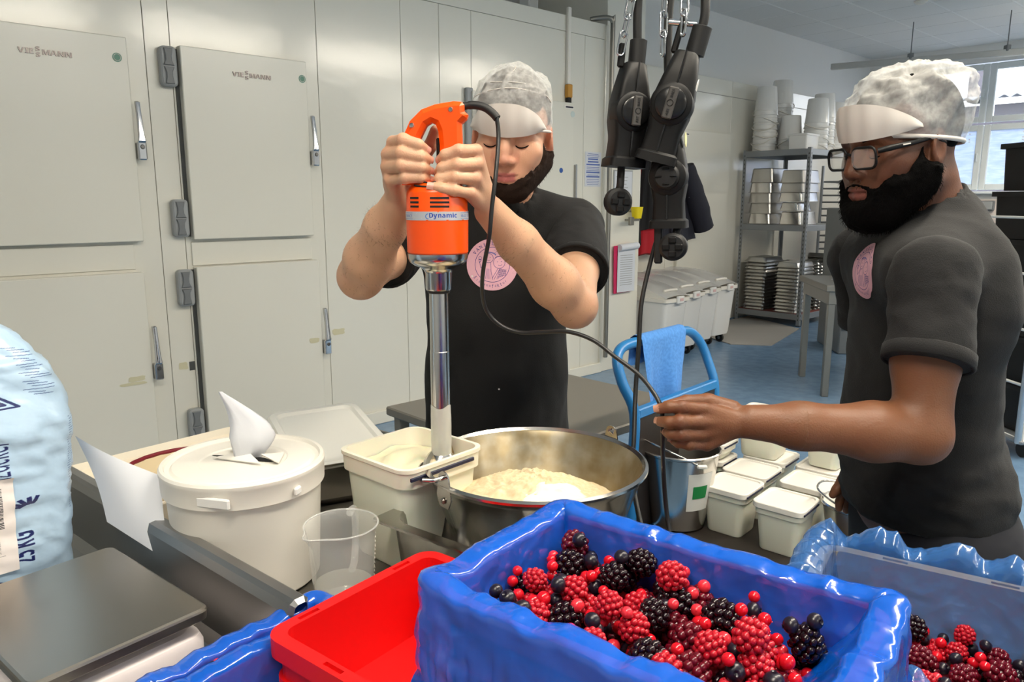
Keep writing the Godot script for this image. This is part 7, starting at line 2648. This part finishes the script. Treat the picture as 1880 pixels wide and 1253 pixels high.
func put_beard(t: Node3D, fr: Transform3D, thick: float, rough: float, seed_: int, m: Material, lo: Vector3, hi: Vector3, wide: float, jaw: float, full: float, cell: float) -> void:
	# the skin of the face again, a little further out where hair grows, thinning to nothing at the beard's edge
	var f := Flesh.new()
	f.frame = fr
	head_flesh(f, wide, jaw)
	if full > 0.0:
		f.ell(Vector3(0, -0.107, 0.062), Vector3(0.032, 0.020, 0.030), 0.03)
	var n := FastNoiseLite.new()
	n.seed = seed_
	n.frequency = 130.0
	n.fractal_octaves = 2
	var n2 := FastNoiseLite.new()
	n2.seed = seed_ + 1
	n2.frequency = 45.0
	var inv := fr.affine_inverse()
	f.post = func(p: Vector3, d: float) -> float:
		var q: Vector3 = inv * p
		var ax := absf(q.x)
		var edge := (0.011 if full <= 0.0 else 0.006) * n2.get_noise_3dv(p)
		# cheek line: from below the lip's corner up to the sideburn
		var ylim := -0.081 + clampf((ax - 0.016) / 0.045, 0.0, 1.0) * (0.030 + 0.8 * full) + clampf((0.045 - q.z) / 0.05, 0.0, 1.0) * 0.062
		var reg := maxf(q.y - ylim + edge, -0.016 - q.z)
		# moustache
		var ms := 1.0 if full <= 0.0 else maxf(maxf(q.y + 0.0495 + 0.22 * ax, -0.060 - q.y - 0.35 * ax), ax - 0.030) if q.z > 0.06 else 1.0
		# its ends run down to the beard
		var side := 1.0 if full <= 0.0 else maxf(maxf(absf(ax - 0.0305) - 0.005 - 0.2 * full, q.y + 0.060), -0.09 - q.y) if q.z > 0.055 else 1.0
		reg = minf(reg, minf(ms + edge * 0.3, side + edge * 0.3))
		var lips := (Vector2(q.x / 0.0245, (q.y + 0.0685) / 0.0125).length() - 1.0) * 0.012
		if q.z > 0.06:
			reg = maxf(reg, -lips)
		var ear := 0.026 - (q - Vector3(signf(q.x) * 0.08, -0.008, -0.014)).length()
		reg = maxf(reg, ear)
		var grow := thick * smoothstep(0.0, 0.014, -reg)
		return maxf(d - 0.0007 - grow + rough * n.get_noise_3dv(p) * smoothstep(0.0, 0.008, -reg), reg * 0.9)
	var o := skin_lists()
	f.mesh(o, cell, lo, hi)
	var b := put("beard", skin_mesh(o), m, t)
	strands(b, o, fr, 2600 if full > 0.0 else 1500, 0.008 if full > 0.0 else 0.0055, m, seed_)

# short curved hairs that stand out of the beard
func strands(parent: Node3D, o: Dictionary, fr: Transform3D, count: int, length: float, m: Material, seed_: int, called := "beard_hair", thin := 1.0, start := 0, keep: Variant = null) -> void:
	var rr := RandomNumberGenerator.new()
	rr.seed = seed_
	var v: PackedVector3Array = o.v
	var ix: PackedInt32Array = o.i
	var st := mb()
	tube(st, PackedVector3Array([Vector3(0, 0, 0), Vector3(0.1, 0.4, 0), Vector3(0.3, 0.75, 0), Vector3(0.55, 1.0, 0)]), [0.05, 0.045, 0.035, 0.01], 4, false)
	var mm := MultiMesh.new()
	mm.transform_format = MultiMesh.TRANSFORM_3D
	mm.mesh = done(st)
	var xs := []
	var down := (-fr.basis.y + fr.basis.z * (0.3 if keep == null else 1.4)).normalized()
	for k in count:
		var t := start + (rr.randi() % ((ix.size() - start) / 3)) * 3
		var a := v[ix[t]]
		var n := (v[ix[t + 2]] - a).cross(v[ix[t + 1]] - a).normalized()
		if keep == null and n.dot(fr.basis.z) < -0.3 and n.y > 0.5:
			continue
		if keep != null and not keep.call(a):
			continue
		var y := (n * (0.75 if keep == null else 0.4) + down * 0.5 + Vector3(rr.randf_range(-1, 1), rr.randf_range(-1, 1), rr.randf_range(-1, 1)) * 0.35).normalized()
		var x := (down - y * down.dot(y)).normalized()
		var l := length * rr.randf_range(0.6, 1.1)
		xs.append(Transform3D(Basis(x * l * 0.8 * thin, y * l, x.cross(y) * l * 0.4 * thin), a.lerp((v[ix[t + 1]] + v[ix[t + 2]]) * 0.5, rr.randf() * 0.7) - n * 0.0008))
	mm.instance_count = xs.size()
	for k in xs.size():
		mm.set_instance_transform(k, xs[k])
	var mi := MultiMeshInstance3D.new()
	mi.name = called
	mi.multimesh = mm
	mi.material_override = m
	mi.set_meta("kind", "stuff")
	parent.add_child(mi, true)

func shirt_one(f: Flesh, S: Array, grow: float) -> void:
	f.ell(Vector3(-0.04, 1.31, -1.82), Vector3(0.172, 0.20, 0.118) + Vector3.ONE * grow, 0.05)
	f.ell(Vector3(-0.038, 1.08, -1.82), Vector3(0.176, 0.26, 0.128) + Vector3.ONE * grow, 0.06)
	f.ell(Vector3(-0.038, 0.90, -1.83), Vector3(0.178, 0.16, 0.125) + Vector3.ONE * grow, 0.06)
	f.cap(S[0], S[1], 0.064 + grow, 0.064 + grow, 0.05)
	f.cap(Vector3(-0.03, 1.49, -1.83), S[0] + Vector3(-0.01, 0.005, 0), 0.056 + grow, 0.056 + grow, 0.04)
	f.cap(Vector3(-0.03, 1.49, -1.83), S[1] + Vector3(0.01, 0.005, 0), 0.056 + grow, 0.056 + grow, 0.04)
	f.cap(Vector3(-0.025, 1.43, -1.82), Vector3(-0.02, 1.50, -1.79), 0.078 + grow, 0.073 + grow, 0.02)

func man_in_glasses() -> void:
	net_materials()
	var t := thing("person", "bearded man in glasses and black t-shirt holding the cord at the right", "person")
	var fr := head_frame(Vector3(0.667, 1.590, -1.345), Vector3(-0.955, -0.17, 0.26), 0.0)
	fr.basis = fr.basis.scaled(Vector3.ONE * 0.96)
	var inv := fr.affine_inverse()
	var S := [Vector3(0.662, 1.385, -1.19), Vector3(0.715, 1.39, -1.55)]
	var E := [Vector3(0.632, 1.142, -1.12), Vector3(0.80, 1.13, -1.60)]
	var wr := [Vector3(0.3685, 1.1606, -1.13), Vector3(0.7404, 0.9647, -1.53)]
	var hl := [[Vector3(0.2951, 1.1830, -1.1220), Vector3(0.2598, 1.1884, -1.1150), Vector3(0.2405, 1.1876, -1.1180), Vector3(0.2269, 1.1830, -1.1250)], [Vector3(0.2875, 1.1651, -1.1150), Vector3(0.2553, 1.1678, -1.1060), Vector3(0.2401, 1.1651, -1.1120), Vector3(0.2293, 1.1629, -1.1250)], [Vector3(0.2917, 1.1441, -1.1180), Vector3(0.2600, 1.1473, -1.1080), Vector3(0.2450, 1.1456, -1.1160), Vector3(0.2416, 1.1432, -1.1320)], [Vector3(0.3034, 1.1254, -1.1240), Vector3(0.2738, 1.1287, -1.1140), Vector3(0.2583, 1.1294, -1.1200), Vector3(0.2537, 1.1283, -1.1340)]]
	var tl := [Vector3(0.3450, 1.1779, -1.1400), Vector3(0.3082, 1.1889, -1.1480), Vector3(0.2745, 1.1875, -1.1500), Vector3(0.2417, 1.1832, -1.1400)]
	var hr := [[Vector3(0.7033, 0.9190, -1.5000), Vector3(0.6915, 0.8969, -1.4950), Vector3(0.6874, 0.8763, -1.4950), Vector3(0.6888, 0.8605, -1.4980)], [Vector3(0.7199, 0.9096, -1.5150), Vector3(0.7118, 0.8823, -1.5100), Vector3(0.7109, 0.8619, -1.5120), Vector3(0.7133, 0.8483, -1.5150)], [Vector3(0.7365, 0.9013, -1.5300), Vector3(0.7320, 0.8750, -1.5280), Vector3(0.7299, 0.8576, -1.5280), Vector3(0.7305, 0.8468, -1.5300)], [Vector3(0.7529, 0.8979, -1.5450), Vector3(0.7501, 0.8755, -1.5450), Vector3(0.7490, 0.8605, -1.5450), Vector3(0.7487, 0.8505, -1.5450)]]
	var tr := [Vector3(0.7095, 0.9538, -1.5000), Vector3(0.6869, 0.9284, -1.4850), Vector3(0.6728, 0.9089, -1.4800), Vector3(0.6657, 0.8982, -1.4800)]
	var skin := c8(98, 60, 42).srgb_to_linear()
	var armc := c8(122, 78, 52).srgb_to_linear()
	var deep := c8(80, 47, 33).srgb_to_linear()
	var lip := c8(120, 70, 62).srgb_to_linear()
	var pale := c8(176, 124, 98).srgb_to_linear()
	var paint := func(p: Vector3) -> Color:
		var q: Vector3 = inv * p
		var c := skin
		if q.z > 0.07:
			c = c.lerp(lip, smoothstep(0.026, 0.019, absf(q.x)) * smoothstep(-0.082, -0.076, q.y) * smoothstep(-0.056, -0.061, q.y))
		return c
	var o := skin_lists()
	var neck := [fr * Vector3(0, -0.07, -0.045), Vector3(0.735, 1.475, -1.375), Vector3(0.765, 1.40, -1.38)]
	var h := Flesh.new()
	h.frame = fr
	head_flesh(h, 1.0, 1.05)
	h.frame = Transform3D()
	h.chain(neck, [0.060, 0.064, 0.075], 0.03)
	h.mesh(o, 0.0034, Vector3(0.52, 1.40, -1.50), Vector3(0.86, 1.73, -1.22), paint)
	for s in 2:
		var hd: Array = hl if s == 0 else hr
		limb(o, S[s], E[s], wr[s], [0.052, 0.047, 0.041, 0.0435, 0.034, 0.0265], hd, tl if s == 0 else tr, 0.0096 if s == 0 else 0.009, func(p: Vector3) -> Color:
			var k := 0.0
			for q in hd:
				k = maxf(k, 0.7 * exp(-pow(p.distance_to(q[0]) / 0.012, 2.0)))
				k = maxf(k, exp(-pow(p.distance_to(q[1]) / 0.009, 2.0)))
			var c := armc.lerp(deep, k * 0.6)
			for q in hd:
				c = c.lerp(pale, 0.7 * exp(-pow(p.distance_to(q[3]) / 0.007, 2.0)))
			return c)
	var torso := Flesh.new()
	shirt_two(torso, S, -0.008)
	torso.mesh(o, 0.016, Vector3(0.54, 0.82, -1.66), Vector3(1.02, 1.50, -1.10), func(_p: Vector3) -> Color: return skin)
	put("body", skin_mesh(o, true), M.skin_dark, t)
	nails(t, hl, Vector3(-0.3, 0.5, 1), 0.0094, mat("nail_pale", c8(190, 140, 116), 0.35))
	var hair := Flesh.new()
	hair.frame = fr
	hair.ell(Vector3(0, 0.040, -0.023), Vector3(0.0765, 0.0905, 0.0955), 0.01)
	hair.post = func(p: Vector3, d: float) -> float:
		var q: Vector3 = inv * p
		var line := 0.070 if q.z > 0.03 else lerpf(0.070, -0.035, smoothstep(0.03, -0.03, q.z))
		return maxf(d, (line - q.y) * 0.8)
	o = skin_lists()
	hair.mesh(o, 0.005, Vector3(0.54, 1.50, -1.47), Vector3(0.78, 1.73, -1.21))
	put("hair", skin_mesh(o), M.hair_black, t)
	put_beard(t, fr, 0.0085, 0.0026, 47, M.hair_black, Vector3(0.48, 1.39, -1.50), Vector3(0.76, 1.62, -1.20), 1.0, 1.05, 0.012, 0.0033)
	for s in [-1.0, 1.0]:
		put("eyebrow", brow(fr, s), M.hair_black, t)
		put("eyelashes", tube_mesh([fr * Vector3(s * 0.019, -0.0035, 0.0765), fr * Vector3(s * 0.026, -0.0078, 0.0795), fr * Vector3(s * 0.034, -0.0088, 0.0795), fr * Vector3(s * 0.042, -0.0072, 0.0765), fr * Vector3(s * 0.0475, -0.004, 0.072)], 0.0013, 6, 3), M.hair_black, t)
	# glasses
	var g := Node3D.new()
	g.name = "glasses"
	t.add_child(g)
	var rim := mb()
	for s in [-1.0, 1.0]:
		var path := PackedVector3Array()
		var rr := rrect(0.053, 0.036, 0.012, 0.0, 5)
		for i in rr.size() + 1:
			var q := rr[i % rr.size()]
			path.append(fr * Vector3(s * 0.034 + q.x, -0.006 - q.z, 0.1015 - 0.16 * pow(s * 0.034 + q.x, 2) * 18.0 * 0.35))
		tube(rim, path, 0.0024, 6, false)
		var ln := mb()
		slab(ln, rounded(0.05, 0.033, 0.011, 5), 0.0012, 0.0, fr * Transform3D(Basis(Vector3.UP, s * 0.2), Vector3(s * 0.034, -0.006, 0.1005)))
		put("lens", done(ln), M.spectacle_glass if M.has("spectacle_glass") else glass_mat(), g)
		var tm := mb()
		tube(tm, PackedVector3Array([fr * Vector3(s * 0.061, 0.004, 0.094), fr * Vector3(s * 0.072, 0.006, 0.080), fr * Vector3(s * 0.0775, 0.008, 0.04), fr * Vector3(s * 0.081, 0.012, -0.005), fr * Vector3(s * 0.082, -0.002, -0.026)]), [0.0045, 0.005, 0.0042, 0.003, 0.0022], 8)
		put("temple_arm", done(tm), M.black_plastic, g)
	tube(rim, PackedVector3Array([fr * Vector3(-0.009, 0.0, 0.102), fr * Vector3(0, 0.003, 0.1045), fr * Vector3(0.009, 0.0, 0.102)]), 0.0026, 6)
	put("glasses_rim", done(rim), M.black_plastic, g)
	put("arm_lettering", box_mesh(Vector3(0.0006, 0.0022, 0.014)), M.white_plastic, g, fr * Transform3D(Basis(Vector3.UP, -0.09), Vector3(0.0805, 0.008, 0.052)))
	# shirt
	var sh := Flesh.new()
	shirt_two(sh, S, 0.0)
	var folds := cloth_folds(25, 0.0085, Vector3(3, 6.5, 4))
	sh.post = func(p: Vector3, d: float) -> float:
		var e: float = d + folds.call(p) * (0.6 + 0.9 * smoothstep(1.15, 0.95, p.y))
		var ax: Vector3 = (neck[1] - neck[2]).normalized()
		var pq: Vector3 = p - neck[1]
		var al: float = pq.dot(ax)
		e = maxf(e, 0.071 - (pq - ax * al).length() if al > -0.03 else -1.0)
		return maxf(e, 0.915 - p.y)
	o = skin_lists()
	sh.mesh(o, 0.0075, Vector3(0.52, 0.88, -1.70), Vector3(1.06, 1.56, -1.06))
	for s in 2:
		var sl := Flesh.new()
		var cuff: Vector3 = Vector3(0.640, 1.252, -1.138) if s == 0 else S[1].lerp(E[1], 0.55)
		var dir: Vector3 = (cuff - S[s]).normalized()
		sl.cap(S[s] + Vector3(0.02, 0.004, -0.05 if s == 0 else 0.05), S[s] + Vector3(0.004, -0.006, 0), 0.054, 0.058, 0.02)
		sl.cap(S[s] + Vector3(0.004, -0.006, 0), cuff + dir * 0.04, 0.058, 0.064, 0.03)
		var sf := cloth_folds(33 + s, 0.006, Vector3(6, 9, 6))
		var cn := (dir + Vector3(-0.12, 0, 0)).normalized()
		sl.post = func(p: Vector3, d: float) -> float: return maxf(d + sf.call(p), (p - cuff).dot(cn))
		var c2: Vector3 = (S[s] + cuff) * 0.5
		sl.mesh(o, 0.0065, c2 - Vector3(0.17, 0.19, 0.13), c2 + Vector3(0.17, 0.19, 0.13))
		put("sleeve_cuff", collar_ring(cuff - cn * 0.009, cn, 0.0635, 0.0635, 0.012, Vector3.RIGHT), M.shirt_washed, t)
	put("t_shirt", skin_mesh(o), M.shirt_washed, t)
	put("shirt_collar", collar_ring(neck[1] + Vector3(0.004, 0.004, 0), neck[1] - neck[2] + Vector3(-0.02, 0, 0), 0.076, 0.071, 0.012, Vector3.RIGHT), M.shirt_washed, t)
	put("shirt_print", chest_print(sh, Vector3(0.40, 1.375, -1.35), Vector3(1, 0, 0.0), Vector3.UP, 0.05), M.print, t)
	put("shirt_print", chest_print(sh, Vector3(1.2, 1.29, -1.385), Vector3(-1, 0, 0), Vector3.UP, 0.135), M.print, t)
	legs("trousers", t, Vector3(0.81, 0.86, -1.375), -PI / 2, 1.0)
	var band := func(a: float) -> Vector3:
		var front := 0.5 + 0.5 * cos(a)
		return Vector3(sin(a) * 0.082, lerpf(-0.012, 0.030, front), cos(a) * 0.103 - 0.014)
	var nt := put("hair_net", net_dome(fr, band, Vector3(0, 0.052, -0.034), Vector3(0.100, 0.086, 0.126), 0.013, 29), M.hair_net, t)
	var bp := []
	for i in 33:
		bp.append(fr * (band.call(TAU * i / 32.0) as Vector3))
	put("net_elastic", tube_mesh(bp, 0.0042, 6), M.net_band, nt)
	put("net_visor", visor(fr, 1.35, 0.022, 0.086, 0.086, 0.1, 0.003), M.net_band, nt)

func glass_mat() -> StandardMaterial3D:
	var m := mat("spectacle_glass", c8(225, 228, 236, 0.1), 0.04)
	m.transparency = BaseMaterial3D.TRANSPARENCY_ALPHA
	return m

func shirt_two(f: Flesh, S: Array, grow: float) -> void:
	f.ell(Vector3(0.758, 1.29, -1.37), Vector3(0.112, 0.19, 0.175) + Vector3.ONE * grow, 0.05)
	f.ell(Vector3(0.762, 1.09, -1.37), Vector3(0.124, 0.22, 0.16) + Vector3.ONE * grow, 0.06)
	f.ell(Vector3(0.80, 0.95, -1.375), Vector3(0.13, 0.15, 0.165) + Vector3.ONE * grow, 0.06)
	f.ell(Vector3(0.792, 1.34, -1.375), Vector3(0.078, 0.13, 0.165) + Vector3.ONE * grow, 0.05)
	f.cap(S[0] + Vector3(0.01, -0.008, -0.04), S[1] + Vector3(0.01, -0.008, 0.04), 0.060 + grow, 0.060 + grow, 0.05)
	f.cap(Vector3(0.765, 1.455, -1.38), S[0] + Vector3(0.02, -0.002, -0.035), 0.058 + grow, 0.052 + grow, 0.05)
	f.cap(Vector3(0.765, 1.455, -1.38), S[1] + Vector3(0.02, -0.002, 0.035), 0.058 + grow, 0.052 + grow, 0.05)
	f.cap(Vector3(0.77, 1.40, -1.38), Vector3(0.738, 1.468, -1.375), 0.088 + grow, 0.079 + grow, 0.02)
